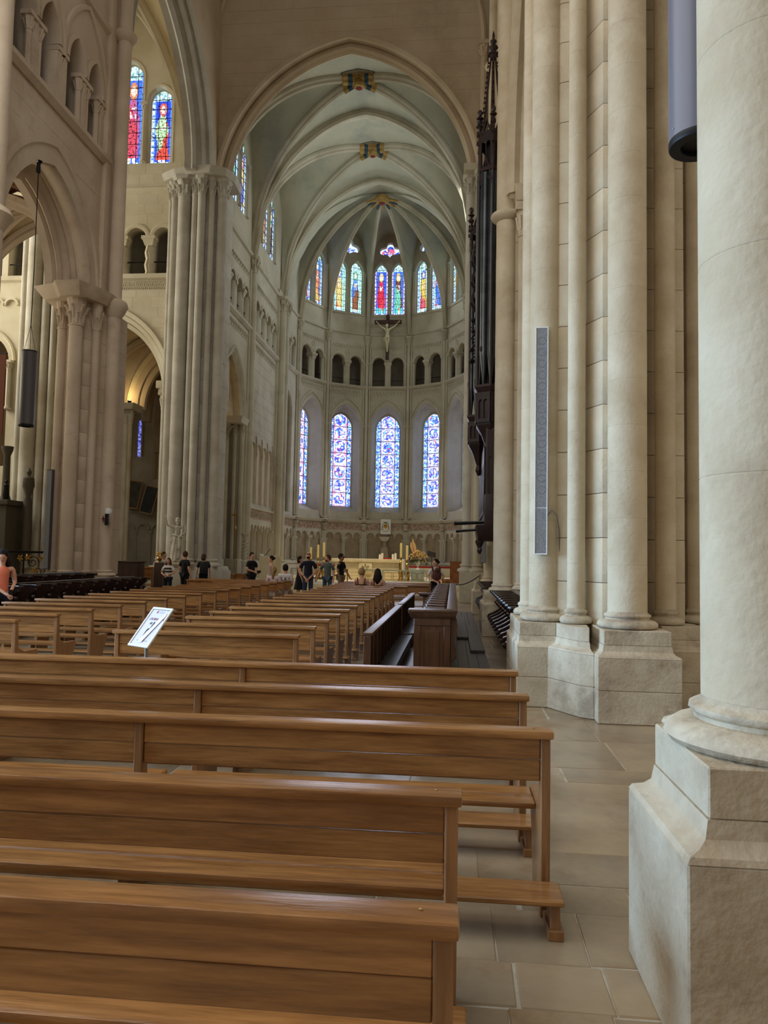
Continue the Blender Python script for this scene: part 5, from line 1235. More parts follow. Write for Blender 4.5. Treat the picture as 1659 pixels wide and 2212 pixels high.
# ================= notice stand =================
t = tag(thing('notice_stand', (-2.80, 6.62, 0)), 'white framed notice on a steel pole standing among the pews', 'notice stand')
obj('pole', MB().lathe(-2.80, 6.64, [(.017, .01), (.017, .88)], 14), M['steel'], t)
obj('foot', MB().lathe(-2.80, 6.64, [(.15, 0), (.15, .008), (.14, .014), (.02, .018)], 24), M['steel'], t)
ya = math.radians(33); rt = Vector((math.cos(ya), -math.sin(ya), 0)); dn = Vector((math.sin(ya), math.cos(ya), 0))
up = (dn*.62+Vector((0, 0, .785))).normalized(); nr = rt.cross(up)
TF = Matrix((rt, up, nr)).transposed().to_4x4(); TF.translation = Vector((-2.775, 6.66, .955))
Wf, Hf = .155, .215
for a in ((-Wf, Wf, Hf-.022, Hf), (-Wf, Wf, -Hf, -Hf+.022), (-Wf, -Wf+.022, -Hf+.022, Hf-.022), (Wf-.022, Wf, -Hf+.022, Hf-.022)):
    obj('frame_bar', MB().box(a[0], a[1], a[2], a[3], -.008, .008, TF), M['white_metal'], t, bevel=.003)
obj('backing', MB().box(-Wf+.01, Wf-.01, -Hf+.01, Hf-.01, -.006, -.001, TF), M['black'], t, smooth=False)
pa_ = obj('paper', MB().box(-Wf+.026, Wf-.022, -Hf+.024, Hf-.027, -.001, .001, TF), plain('notice_paper', 205, 196, 204, .4), t, smooth=False)
def text(s, size, loc, T, m, name, parent, ext=.0006, align='CENTER', shear=0):
    cu = bpy.data.curves.new(name, 'FONT'); cu.body = s; cu.size = size; cu.extrude = ext; cu.align_x = align; cu.align_y = 'CENTER'; cu.shear = shear
    o = bpy.data.objects.new('tmp', cu); C.objects.link(o)
    me = bpy.data.meshes.new_from_object(o.evaluated_get(bpy.context.evaluated_depsgraph_get()))
    bpy.data.objects.remove(o); me.transform(T @ Matrix.Translation(loc)); me.materials.clear()
    return put(name, me, m, parent)
text('CELEBRATION', .034, (.012, .085, .0018), TF, plain('print_red', 120, 44, 48), 'title_lettering', pa_, shear=.25)
hand = [(-.035, -.115), (.03, -.115), (.04, -.06), (.05, -.035), (.045, -.02), (.03, -.022), (.03, -.012), (.018, -.01), (.016, .055), (.009, .062), (.002, .055), (.0, -.01), (-.015, -.02), (-.022, -.014), (-.032, -.03), (-.035, -.06)]
obj('printed_hand', MB().prism(hand, .001, .0016, TF @ Matrix.Translation((0, .0, 0))), plain('print_dark_grey', 62, 64, 62), pa_, smooth=False)
for s in (-1, 1): obj('printed_lips', MB().prism([(s*.012, .03), (s*.03, .024), (s*.052, .034), (s*.05, .042), (s*.034, .052), (s*.012, .048)][::s], .001, .0015, TF), plain('print_grey', 100, 100, 100), pa_, smooth=False)
obj('printed_crest', MB().box(-.055, -.032, .15, .178, .001, .0015, TF), plain('print_wine', 150, 92, 92), pa_, smooth=False)
for i in range(3): obj('printed_line', MB().box(-.022, .07-.01*i, .171-.009*i, .173-.009*i, .001, .0014, TF), plain('print_grey', 100, 100, 100), pa_, smooth=False)
obj('printed_line', MB().box(-.08, .085, -.152, -.148, .001, .0014, TF), plain('print_grey', 100, 100, 100), pa_, smooth=False)
b = MB()
pts = [(.115, .165), (.118, .12), (.02, -.168), (-.045, -.17), (-.03, -.13), (.0, -.06), (.03, .02), (.05, .09)]
vs = [TF @ Vector((x, y, .004+.006*((i*7) % 3)/2)) for i, (x, y) in enumerate(pts)]+[TF @ Vector((.035, -.03, .012))]
b.add(vs, [(i, (i+1) % 8, 8) for i in range(8)]); obj('loose_plastic_film', b, mat('film_glare', srgb(235, 238, 250), .3, spec=.8), t, smooth=False)  # plastic film drawn opaque, its glare put into the pale colour

# ================= hanging and wall lamps, loudspeakers =================
def drum_lamp(x, y, z0, z1, r, ztop, lab):
    t = tag(thing('hanging_lamp', (x, y, z0)), lab, 'lamp', 'tubular hanging lamps')
    cs_ = obj('cylinder_shade', MB().lathe(x, y, [(r, z0+.02), (r, z1)], 36, cap=False), M['grey_metal'] if x > 0 else M['lamp_grey'], t, ang=1)
    obj('lower_rim', MB().lathe(x, y, [(r*.62, z0+.01), (r*.62, z0-.01), (r*.98, z0-.012), (r*1.01, z0), (r*1.01, z0+.03), (r, z0+.035)], 36, cap=False), M['black'], cs_, ang=.6)
    obj('louvre', MB().lathe(x, y, [(.001, z0+.03), (r*.62, z0+.02)], 36), M['black'], t)
    obj('top_cap', MB().lathe(x, y, [(r*1.01, z1-.02), (r*1.01, z1+.01), (.02, z1+.02)], 36), M['black'], t, ang=.6)
    obj('screw', MB().ball((x-r*.95, y-r*.3, z0+.09), .008), M['steel'], cs_)
    zc = z1+.62
    for a in (0, 2.1, 4.2): obj('suspension_wire', MB().tube([(x+r*.8*math.cos(a), y+r*.8*math.sin(a), z1), (x, y, zc)], .006, 4), M['iron'], t)
    obj('cable', MB().tube([(x, y, zc), (x+.01, y, zc+1.3), (x, y, ztop)], .010, 5), M['iron'], t)
    obj('ceiling_hook', MB().lathe(x, y, [(.05, ztop-.2), (.04, ztop), (.09, ztop+.06)], 8), M['iron'], t)
drum_lamp(-9.62, 15.7, 4.42, 6.12, .165, 10.5, 'dark grey tubular lamp hanging by a cable in the north arch')
drum_lamp(1.595, 4.95, 4.42, 6.1, .195, 11.5, 'pale grey tubular lamp beside the big column, cut by the top edge')
t = tag(thing('line_speaker', (.99, 8.73, 1.7)), 'tall narrow white framed line loudspeaker on the clustered pier shaft', 'loudspeaker')
TSp = Matrix.Translation((1.0, 8.71, 1.70)) @ Matrix.Rotation(-.10, 4, 'Z')
for a in ((-.075, .075, 2.655, 2.67), (-.075, .075, 0, .015), (-.075, -.063, .015, 2.655), (.063, .075, .015, 2.655)): obj('frame_bar', MB().box(a[0], a[1], -.035, .03, a[2], a[3], TSp), M['white_metal'], t, bevel=.002)
obj('cabinet', MB().box(-.07, .07, -.02, .03, .01, 2.66, TSp), M['white_metal'], t, smooth=False)
obj('grille', MB().box(-.062, .062, -.028, -.015, .55, 2.65, TSp), M['mesh'], t, smooth=False)
obj('grille', MB().box(-.062, .062, -.028, -.015, .02, .535, TSp), M['mesh'], t, smooth=False)
for i in range(14): obj('driver_ring', MB().band([(.045*math.cos(a*PI/6), .75+i*.135+.045*math.sin(a*PI/6)) for a in range(12)], [(-.003, -.029), (0, -.031), (.003, -.029)], TSp, closed=True), M['grey_metal'], t)
t = tag(thing('loudspeaker_cable', (1.2, 8.7, 1.06)), 'thin grey cable looping from the line speaker down the shaft', 'cable')
obj('cable_run', MB().tube([(1.08, 8.72, 2.16), (1.12, 8.70, 2.22), (1.18, 8.72, 2.17), (1.215, 8.76, 2.0), (1.225, 8.79, 1.7), (1.22, 8.8, 1.35), (1.22, 8.8, 1.08)], .007, 6), M['grey_metal'], t)
t = tag(thing('loudspeaker', (.88, 22.0, 1.5)), 'small grey loudspeaker on the pier below the organ', 'loudspeaker')
obj('cabinet', MB().box(.81, .95, 21.98, 22.1, 1.5, 2.14), M['grey_metal'], t, bevel=.008); obj('grille', MB().box(.82, .94, 21.97, 21.985, 1.52, 2.12), M['mesh'], t, smooth=False)
t = tag(thing('line_speaker', (-10.45, 18.15, 1.2)), 'dark grey line loudspeaker on the shadowed side of the north pier', 'loudspeaker')
obj('cabinet', MB().box(-10.47, -10.32, 18.1, 18.22, 1.14, 3.72), M['lamp_grey'], t, bevel=.006); obj('grille', MB().box(-10.46, -10.33, 18.09, 18.11, 1.17, 3.69), M['mesh'], t, smooth=False)
t = tag(thing('dome_camera', (-9.1, 18.8, 2.5)), 'white dome camera with black bracket on the north pier shaft', 'camera')
obj('bracket', MB().box(-9.16, -9.08, 18.7, 18.8, 2.32, 2.62), M['black'], t, bevel=.01); obj('dome', MB().lathe(-9.08, 18.72, [(.09, 2.62), (.10, 2.66), (.085, 2.74), (.02, 2.78)], 14), M['white_metal'], t)
t = tag(thing('consecration_cross', (-9.2, 18.79, 2.5)), 'small red painted cross on the north pier shaft', 'cross')
obj('red_cross', MB().box(-9.30, -9.20, 18.80, 18.815, 2.48, 2.51).box(-9.265, -9.235, 18.80, 18.815, 2.42, 2.57), plain('red_paint', 140, 60, 48), t, smooth=False)

# ================= wrought iron railing, side altar, banner =================
t = tag(thing('iron_railing', (-13.3, 22, 0)), 'black wrought iron railing with gilded foliage behind the stalls', 'railing')
obj('handrail', MB().box(-14.6, -12.25, 21.96, 22.04, 1.53, 1.60), M['iron'], t, bevel=.01)
obj('bottom_rail', MB().box(-14.6, -12.3, 21.98, 22.02, .55, .58), M['iron'], t, bevel=.005)
obj('base_step', MB().box(-15.5, -11.9, 21.5, 23, 0, .5), M['stone_grey'], t, bevel=.02)
for x in (-14.55, -13.35, -12.62): obj('upright', MB().box(x-.02, x+.02, 21.98, 22.02, .5, 1.55), M['iron'], t, bevel=.004)
def spiral(cx, cz, r, turns, s, n=22): return [(cx+r*(1-i/n*.85)*math.cos(s*(i/n*turns*2*PI)), 22, cz+r*(1-i/n*.85)*math.sin(s*(i/n*turns*2*PI))) for i in range(n+1)]
for cx_, cz_, r_, s_ in ((-14.2, 1.2, .22, 1), (-13.75, 1.1, .26, -1), (-13.05, 1.25, .2, 1), (-12.85, .95, .18, -1), (-14.3, .8, .18, -1), (-13.6, .8, .16, 1), (-13.1, .8, .14, -1)):
    obj('scroll', MB().tube(spiral(cx_, cz_, r_, 1.6, s_), .014, 5), M['iron'], t)
for cx_, cz_ in ((-14.0, 1.35), (-13.45, 1.38), (-13.2, 1.4), (-12.75, 1.38), (-12.95, 1.0), (-13.05, .85), (-13.35, .78), (-13.95, 1.12)):
    b = MB()
    for a in range(5): b.tube([(cx_, 21.98, cz_), (cx_+.05*math.cos(a*1.25+cx_*9), 21.95, cz_+.05*math.sin(a*1.25+cx_*9)), (cx_+.11*math.cos(a*1.25+cx_*9), 21.98, cz_+.11*math.sin(a*1.25+cx_*9))], [.01, .028, .008], 5)
    obj('gilt_leaf', b, M['gold'], t)
t = tag(thing('side_altar', (-16.9, 26.6, 0)), 'dark stone side altar with urn and small figure at the picture edge', 'altar')
st_ = plain('dark_altar_stone', 78, 72, 62, .6)
obj('altar_body', MB().box(-18.3, -16.75, 26.3, 27.4, 0, 3.3), st_, t, bevel=.03); obj('altar_shelf', MB().box(-18.4, -16.65, 26.2, 27.5, 3.3, 3.5), st_, t, bevel=.03)
obj('column', MB().lathe(-17.0, 26.6, [(.2, 3.5), (.14, 3.7), (.12, 5.2), (.2, 5.4), (.22, 5.55)], 12), st_, t)
obj('urn', MB().lathe(-16.45, 27.2, [(.16, 1.2), (.16, 3.5), (.1, 3.7), (.22, 4.1), (.2, 4.4), (.06, 4.5), (.1, 4.65), (.02, 4.8)], 12), st_, t)
obj('small_figure', MB().lathe(-16.85, 26.4, [(.1, 3.5), (.12, 3.7), (.08, 3.95), (.1, 4.05), (.03, 4.12), (.055, 4.2), (.01, 4.28)], 10), M['iron'], t)
t = tag(thing('brown_banner', (-17.9, 27, 6)), 'rust brown hanging banner cut by the left picture edge', 'banner')
obj('cloth', MB().box(-18.6, -17.5, 26.98, 27.02, 6.1, 9.25), plain('rust_cloth', 92, 52, 38), t, smooth=False)
obj('rod', MB().box(-18.7, -17.45, 26.97, 27.03, 9.25, 9.3), M['iron'], t, smooth=False)
for (x, z, rot, lab) in ((-15.8, 4.45, .12, 'dark framed painting leaning out on the chapel wall, northern one'), (-15.0, 4.2, .20, 'dark framed painting hung askew beside the first')):
    t = tag(thing('painting', (x, 35.3, z)), lab, 'painting', 'paintings in the north chapel')
    TP = Matrix.Translation((x, 35.2, z)) @ Matrix.Rotation(rot, 4, 'Y') @ Matrix.Rotation(-.12, 4, 'X')
    obj('canvas', MB().box(-.30, .30, 0, .03, -.65, .65, TP), mat('old_canvas_%d' % int(-x), srgb(52, 58, 62), .5, col2=srgb(100, 92, 76) if x < -15.5 else srgb(30, 28, 30), scale=2.5), t, smooth=False)
    for a in ((-.35, .35, .65, .71), (-.35, .35, -.71, -.65), (-.35, -.30, -.65, .65), (.30, .35, -.65, .65)): obj('frame_bar', MB().box(a[0], a[1], -.02, .04, a[2], a[3], TP), plain('dull_gilt', 176, 138, 86, .5), t, bevel=.01)
t = tag(thing('cabinet', (-11, 24, 0)), 'dark panelled wooden chest behind the front row of north stalls', 'cabinet')
cw = plain('brown_cabinet', 74, 56, 48, .5)
obj('body', MB().box(-11.5, -10.55, 24, 24.6, 0, 1.28), cw, t, bevel=.01); obj('top', MB().box(-11.55, -10.5, 23.95, 24.65, 1.28, 1.32), cw, t, bevel=.008)
for i in range(4):
    x = -11.42+i*.23; obj('panel', MB().box(x, x+.17, 23.985, 24.0, .85, 1.2), cw, t, bevel=.006); obj('panel', MB().box(x, x+.17, 23.985, 24.0, .2, .75), cw, t, bevel=.006)
for k, (x, y) in enumerate(((-11.05, 25.4), (-11.3, 26.5))):
    t = tag(thing('side_bench', (x, y, 0)), ('nearer', 'farther')[k]+' pale wooden bench standing crosswise in front of the statue', 'bench', 'crosswise benches near the statue')
    obj('seat', MB().box(x-.6, x+.45, y, y+.35, .43, .46), M['oak'], t, bevel=.005); obj('back', MB().box(x-.6, x+.45, y+.35, y+.38, .62, 1.05), M['oak'], t, bevel=.005)
    obj('cap_rail', MB().box(x-.62, x+.47, y+.32, y+.42, 1.05, 1.09), M['oak'], t, bevel=.005)
    for dx in (-.58, .40): obj('leg', MB().box(x+dx, x+dx+.05, y+.02, y+.38, 0, 1.05), M['oak_post'], t, bevel=.004)
t = tag(thing('gilded_vase', (-10.15, 24.9, 1.32)), 'gilded flower vase glinting in front of the chapel', 'vase')
obj('stand', MB().box(-10.3, -10.0, 24.8, 25.0, 0, 1.28), cw, t, bevel=.01)
obj('vase', MB().lathe(-10.15, 24.9, [(.08, 1.28), (.04, 1.32), (.11, 1.42), (.06, 1.5)], 12), M['gold'], t)
rnd = random.Random(3); b = MB()
for i in range(26): a, e = rnd.uniform(0, 2*PI), rnd.uniform(.2, 1.4); b.ball((-10.15+.13*math.cos(a)*math.sin(e), 24.9+.1*math.sin(a)*math.sin(e), 1.5+.13*math.cos(e)), .026, 5, 4)
tag(obj('flowers', b, M['gold'], t), kind='stuff')

# ================= organ =================
og = tag(thing('pipe_organ', (.75, 20.5, 2)), 'tall dark gothic organ case with grey pipes hanging on the south wall', 'pipe organ')
ow = M['organ_wood']
def pinn(x, y, z0, z1, r, seg=8, name='pinnacle'):
    b = MB().lathe(x, y, [(r, z0), (r*.8, z0+(z1-z0)*.1), (r*.12, z1)], 8)
    n = max(3, int((z1-z0)/.24))
    for i in range(1, n):
        zz = z0+(z1-z0)*i/n; rr = r*(1-.85*i/n)*.95
        for a in range(4): c, s = math.cos(a*PI/2+.78), math.sin(a*PI/2+.78); b.tube([(x+c*rr, y+s*rr, zz-.04), (x+c*(rr+.05), y+s*(rr+.05), zz+.02), (x+c*(rr+.055), y+s*(rr+.055), zz-.03)], [.022, .03, .018], 4)
    b.ball((x, y, z1+.05), .07, 6, 5, (1, 1, 1.3)); b.ball((x, y, z1-.1), .10, 6, 5, (1, 1, .5))
    return obj(name, b, ow, og)
def hexa(cx, cy, r, sx=1): return [(cx+sx*r*math.cos(a*PI/3+PI/6), cy+r*math.sin(a*PI/3+PI/6)) for a in range(6)]
def gothic_panel(x0, y0, x1, y1, z0, z1, gable=.35):
    """panel with a pointed light, mullion and crocketed gable between two plan points"""
    d = Vector((x1-x0, y1-y0)); Wp = d.length; n = Vector((d.y, -d.x)).normalized()
    T = frame((x0+x1)/2, (y0+y1)/2, -n.x, -n.y); h = z1-z0; hw = Wp*.36
    put('tracery_panel', holed(rect(-Wp/2, Wp/2, z0, z1), [arch(-hw*.5, hw*.42, z0+.1, z1-h*.34, hw*.6, 5), arch(hw*.5, hw*.42, z0+.1, z1-h*.34, hw*.6, 5)], .03, T), ow, og)
    moulding(og, arch(0, hw, z0+.08, z1-h*.34, hw*1.4, 7), T, ow, 1, 'panel_moulding', [(-.015, .01), (-.015, -.03), (.025, -.03), (.025, .01)])
    if gable: moulding(og, [(-Wp*.45, z1-h*.25), (0, z1+gable), (Wp*.45, z1-h*.25)], T, ow, 1, 'gable', [(-.02, .01), (-.02, -.05), (.03, -.05), (.03, .01)])
def turret(cx, cy, r, zb, zi, zp, zc, zt, npipe, pr):
    """corbel, impost box, pipes, crown"""
    obj('corbel', MB().lathe(cx, cy, [(.05, zb-.9), (.12, zb-.75), (.08, zb-.6), (r*.5, zb-.35), (r*.6, zb-.25), (r*.95, zb-.05), (r, zb)], 6, rot=PI/6), ow, og, ang=.3)
    obj('impost_box', MB().prism(hexa(cx, cy, r*.96), zb, zi-.18), ow, og, bevel=.01)
    obj('impost_cornice', MB().prism(hexa(cx, cy, r*.98), zi-.18, zi-.06, top=hexa(cx, cy, r*1.16)).prism(hexa(cx, cy, r*1.16), zi-.06, zi), ow, og)
    hx = hexa(cx, cy, r)
    for i in range(6): a, b_ = hx[i], hx[(i+1) % 6]; gothic_panel(b_[0], b_[1], a[0], a[1], zb+.05, zi-.2, 0)
    for i in range(npipe):
        a = PI*.62+2*PI*i/npipe; x, y = cx+(r-pr*.9)*math.cos(a), cy+(r-pr*.9)*math.sin(a)
        h = zp
        pi_ = obj('organ_pipe', MB().lathe(x, y, [(pr*.25, zi), (pr*.3, zi+.05), (pr*.95, zi+.75), (pr, zi+.82), (pr, h)], 14), M['organ_pipe'], og, ang=.6)
        dx, dy = math.cos(a), math.sin(a)
        obj('pipe_mouth', MB().ball((x+dx*pr*.8, y+dy*pr*.8, zi+.95), pr*.45, 8, 6, (.8, .8, 1.9)), M['black'], pi_)
    obj('core', MB().prism(hexa(cx, cy, r*.45), zi, zc), M['black'], og, smooth=False)
    for i in range(6):
        a, b_ = hx[i], hx[(i+1) % 6]
        d = Vector((a[0]-b_[0], a[1]-b_[1])); n = Vector((d.y, -d.x)).normalized(); T = frame((a[0]+b_[0])/2, (a[1]+b_[1])/2, -n.x, -n.y); Wp = d.length
        moulding(og, arc_only(0, Wp*.42, zp-.35, Wp*.55, 6), T, ow, 1, 'pierced_arch', [(-.02, .02), (-.02, -.04), (.05, -.04), (.05, .02)])
        moulding(og, [(-Wp*.46, zp-.25), (0, zp+.45), (Wp*.46, zp-.25)], T, ow, 1, 'gable', [(-.03, .02), (-.03, -.05), (.05, -.05), (.05, .02)])
        obj('corner_post', MB().lathe(a[0], a[1], [(.035, zi), (.03, zp+.2), (.05, zp+.25), (.01, zp+.75)], 6), ow, og)
        gothic_panel(b_[0], b_[1], a[0], a[1], zp+.05, zc, .3)
        pinn(a[0], a[1], zc-.35, zc+.5, .05)
    if zt:
        for i in range(6):
            a = hx[i]; q = (cx+(a[0]-cx)*.75, cy+(a[1]-cy)*.75)
            b = MB().tube([(q[0], q[1], zc), (cx+(q[0]-cx)*.12, cy+(q[1]-cy)*.12, zt-.3)], [.035, .02], 5)
            n_ = 9
            for j in range(1, n_):
                f = j/n_; x, y, z = q[0]+(cx-q[0])*f*.88, q[1]+(cy-q[1])*f*.88, zc+(zt-.3-zc)*f
                ox, oy = (q[0]-cx), (q[1]-cy); l = math.hypot(ox, oy); ox /= l; oy /= l
                b.tube([(x, y, z), (x+ox*.06, y+oy*.06, z+.04), (x+ox*.075, y+oy*.075, z-.02)], [.02, .034, .02], 4)
            obj('spire_rib', b, ow, og)
        obj('finial', MB().lathe(cx, cy, [(.04, zt-.75), (.11, zt-.62), (.12, zt-.55), (.05, zt-.5), (.14, zt-.38), (.05, zt-.28), (.10, zt-.2), (.03, zt-.12), (.04, zt-.02), (.01, zt+.1)], 7), ow, og)
        obj('spire_core', MB().lathe(cx, cy, [(r*.16, zc), (.03, zt-.5)], 6), ow, og)
turret(.90, 19.7, .40, 5.15, 6.2, 11.95, 13.1, 16.0, 9, .125)
turret(.70, 21.75, .36, 4.95, 5.8, 10.6, 11.4, 0, 8, .10)
turret(.98, 23.4, .34, 5.15, 6.1, 11.6, 12.6, 14.5, 8, .11)
# shorter flat of pipes with winged crest between the towers
obj('flat_impost', MB().box(.62, 1.15, 20.1, 21.4, 5.5, 5.9), ow, og, bevel=.02)
for i in range(6): x, y = .72, 20.2+i*.21; obj('organ_pipe', MB().lathe(x, y, [(.02, 5.9), (.075, 6.5), (.08, 6.55), (.08, 9.6-.25*abs(i-2.5))], 12), M['organ_pipe'], og, ang=.6)
obj('flat_crest', MB().box(.62, .72, 20.0, 21.5, 9.5, 10.4), ow, og, bevel=.03)
for i in range(5): pinn(.66, 20.15+i*.3, 10.3, 11.2, .07)
for zz, q in ((10.2, 1.0), (9.6, .8), (9.0, .7)):
    b = MB()
    for i in range(7): a_ = -1.2+i*.5; b.tube([(.62, 21.5, zz-.3), (.5-.06*i*.2, 21.45, zz-.1+.05*i), (.44+.05*math.sin(a_), 21.4+.1*math.cos(a_*2), zz+.12*q+.07*i)], [.05, .05, .012], 5)
    obj('carved_wing', b, ow, og)
b = MB()
for i in range(12): b.ball((.46+.05*math.sin(i*2.1), 21.45, 8.6-.11*i), .045+.02*math.cos(i*1.7), 6, 4)
obj('carved_drop', b, ow, og)
# lower case
obj('lower_case', MB().box(.80, 1.3, 19.4, 23.4, 2.45, 5.3), ow, og, bevel=.02)
for i in range(4): gothic_panel(.79, 19.5+i*.95, .79, 20.35+i*.95, 2.8, 4.6, 0)
for i in range(3): gothic_panel(.84+i*.15, 19.39, .98+i*.15, 19.39, 2.8, 5.0, 0)
obj('console', MB().prism([(.62, 19.2), (1.15, 19.2), (1.15, 20.6), (.62, 20.6)], 2.1, 2.5, top=[(.56, 19.1), (1.2, 19.1), (1.2, 20.7), (.56, 20.7)]), ow, og, bevel=.02)
obj('console_box', MB().box(.78, 1.15, 19.15, 20.5, 2.5, 3.3), ow, og, bevel=.02)
for y in (19.3, 20.4): obj('pendant', MB().lathe(.68, y, [(.01, 1.75), (.05, 1.85), (.03, 1.92), (.09, 2.05), (.1, 2.12)], 8), ow, og)
for i in range(7): obj('trumpet_pipe', MB().tube([(.95, 19.4+i*.16, 2.6), (.1, 19.4+i*.16, 2.56), (.0, 19.4+i*.16, 2.56)], [.015, .03, .04], 8), M['organ_pipe'], og)
for i in range(6): obj('trumpet_pipe', MB().tube([(.95, 19.45+i*.16, 2.42), (.2, 19.45+i*.16, 2.36), (.05, 19.45+i*.16, 2.35)], [.012, .025, .032], 8), M['organ_pipe'], og)

# ================= sanctuary =================
mA = M['altar']
t = tag(thing('high_altar', (-4.22, 36.5, .5)), 'broad pale stone altar with carved monogram square, lit by spots', 'altar')
obj('altar_slab', MB().box(-5.95, -2.5, 35.9, 37.3, 1.33, 1.50), mA, t, bevel=.015)
obj('altar_body', MB().box(-5.8, -2.65, 36.05, 37.15, .5, 1.33), mA, t, bevel=.01)
for i in range(3): obj('front_course', MB().box(-5.82, -2.63, 36.03, 36.06, .52+i*.16, .66+i*.16), mA, t, bevel=.005)
obj('monogram_square', MB().box(-4.60, -3.95, 35.93, 36.05, .78, 1.32), mA, t, bevel=.01)
b = MB(); cxm, czm = -4.28, 1.05
for a in range(6): c, s = math.cos(a*PI/3+PI/6), math.sin(a*PI/3+PI/6); b.tube([(cxm+c*.05, 35.92, czm+s*.05), (cxm+c*.19, 35.92, czm+s*.19)], [.012, .03], 4)
obj('carved_monogram', b, plain('carved_shadow', 120, 104, 66), t)
obj('altar_cloth_end', MB().box(-2.52, -2.42, 35.95, 37.2, .9, 1.5), M['white_cloth'], t, bevel=.01)
for k, (x, h) in enumerate(((-3.62, 1.72), (-3.50, 1.78), (-2.98, 1.74), (-2.85, 1.79))):
    c = tag(obj('altar_candle', MB().lathe(x, 36.4, [(.055, 1.5), (.055, h), (.01, h+.01)], 10), M['white_cloth'], None), '%s short white candle standing on the altar slab' % ('northernmost', 'second', 'third', 'southernmost')[k], 'candle', 'short candles on the altar')
tag(obj('mass_book', MB().box(-3.45, -3.05, 36.3, 36.6, 1.5, 1.57), M['red_cloth'], None, bevel=.01), 'red book lying between the altar candles', 'book')
CAND = [(-6.78, 34.9, 1.45, 2.0), (-6.45, 35.0, 1.51, 2.12), (-6.17, 35.0, 1.55, 2.24), (-2.48, 35.0, 1.60, 2.27), (-2.18, 34.8, 1.49, 2.16), (-1.95, 35.2, 1.35, 1.5)]
cn = ['outermost tall', 'middle tall', 'tallest', 'tall', 'shorter tall', 'short']
for k, (x, y, z, zt) in enumerate(CAND[:5]):
    side = 'north' if x < -4 else 'south'
    t = tag(thing('candlestick', (x, y, .5)), '%s brass candlestick on the %s side of the altar' % (cn[k], side), 'candlestick', 'brass candlesticks round the altar')
    b = MB().lathe(x, y, [(.14, .5), (.14, .55), (.08, .65), (.10, .75), (.13, .85), (.11, .95), (.05, 1.0), (.03, z-.25), (.06, z-.2), (.03, z-.15), (.04, z-.06), (.10, z-.02), (.10, z)], 14)
    for a in range(3): c, s = math.cos(a*2.1), math.sin(a*2.1); b.tube([(x, y, .95), (x+c*.09, y+s*.09, .8), (x+c*.11, y+s*.11, .6), (x+c*.13, y+s*.13, .52)], [.02, .035, .025, .025], 5)
    obj('stick', b, M['brass'], t)
    tag(obj('tall_candle', MB().lathe(x, y, [(.055, z), (.055, zt), (.01, zt+.01)], 12), M['candle'], None), 'cream candle in the %s candlestick on the %s side' % (cn[k], side), 'candle', 'tall cream candles')
t = tag(thing('flower_arrangement', (-1.75, 35.5, 1.0)), 'big dried flower arrangement in a white vase beside the candles', 'flowers')
obj('vase', MB().lathe(-1.7, 35.5, [(.12, 1.05), (.03, 1.12), (.05, 1.2), (.14, 1.38), (.15, 1.42)], 14), M['white_cloth'], t)
obj('vase_stand', MB().box(-2.0, -1.4, 35.2, 35.8, .5, 1.05), M['glass_panel'], t, bevel=.01)
rnd = random.Random(8)
fc = [plain('dried_cream', 226, 204, 144), plain('dried_straw', 196, 160, 92), plain('leaf_dark', 62, 72, 44), plain('dusty_pink', 168, 130, 128)]
bs = [MB() for _ in fc]
for i in range(230):
    a = rnd.uniform(0, 2*PI); e = abs(rnd.gauss(0, .75)); R_ = rnd.uniform(.25, .58)
    px, py, pz = -1.7+R_*math.sin(e)*math.cos(a)*1.05, 35.5+R_*math.sin(e)*math.sin(a)*.7, 1.45+R_*math.cos(e)*.85
    k = rnd.choice([0, 0, 1, 1, 3]) if pz > 1.5 else rnd.choice([0, 1, 2, 2])
    bs[k].ball((px, py, pz), rnd.uniform(.02, .042), 5, 4)
for i in range(40): a = rnd.uniform(0, 2*PI); bs[2].tube([(-1.7, 35.5, 1.4), (-1.7+.3*math.cos(a), 35.5+.2*math.sin(a), 1.5), (-1.65+.52*math.cos(a), 35.5+.3*math.sin(a), 1.25)], [.01, .02, .004], 3)
for k, (b, m_) in enumerate(zip(bs, fc)): tag(obj(('cream_blossoms', 'straw_heads', 'leaves', 'pink_sprays')[k], b, m_, t), kind='stuff')
for dx, h in ((-.2, 2.5), (-.28, 2.35), (-.12, 2.3)): obj('pampas_plume', MB().tube([(-1.7+dx*.3, 35.5, 1.6), (-1.7+dx*.9, 35.5, h-.45), (-1.7+dx*1.2, 35.5, h-.2), (-1.7+dx*1.1-.04, 35.5, h)], [.01, .05, .06, .015], 6), plain('pampas', 206, 170, 120), t)
# openwork screens in front of the altar
for k, (xa, xb) in enumerate(((-7.52, -6.9), (-6.85, -5.0), (-4.28, -3.3), (-3.25, -2.25), (-2.2, -1.05))):
    t = tag(thing('altar_rail_panel', ((xa+xb)/2, 33.9, .5)), '%s panel of the low grey screen before the altar' % ('outer north', 'wide north', 'central north', 'central south', 'outer south')[k], 'screen', 'low screens before the altar')
    m_ = M['glass_panel']
    for a in ((xa, xb, .97, 1.03), (xa, xb, .48, .54), (xa, xa+.06, .54, .97), (xb-.06, xb, .54, .97)): obj('frame_bar', MB().box(a[0], a[1], 33.85, 33.95, a[2], a[3]), m_, t, bevel=.005)
    n = max(1, int((xb-xa)/.5))
    for i in range(n):
        x0 = xa+.1+(xb-xa-.2)*i/n; x1 = xa+.1+(xb-xa-.2)*(i+1)/n-.05
        for a in ((x0, x1, .90, .92), (x0, x1, .58, .60), (x0, x0+.02, .60, .90), (x1-.02, x1, .60, .90)): obj('inner_bar', MB().box(a[0], a[1], 33.88, 33.92, a[2], a[3]), plain('bronze_dark', 88, 76, 48, .4) if k > 3 else M['brass'], t, smooth=False)
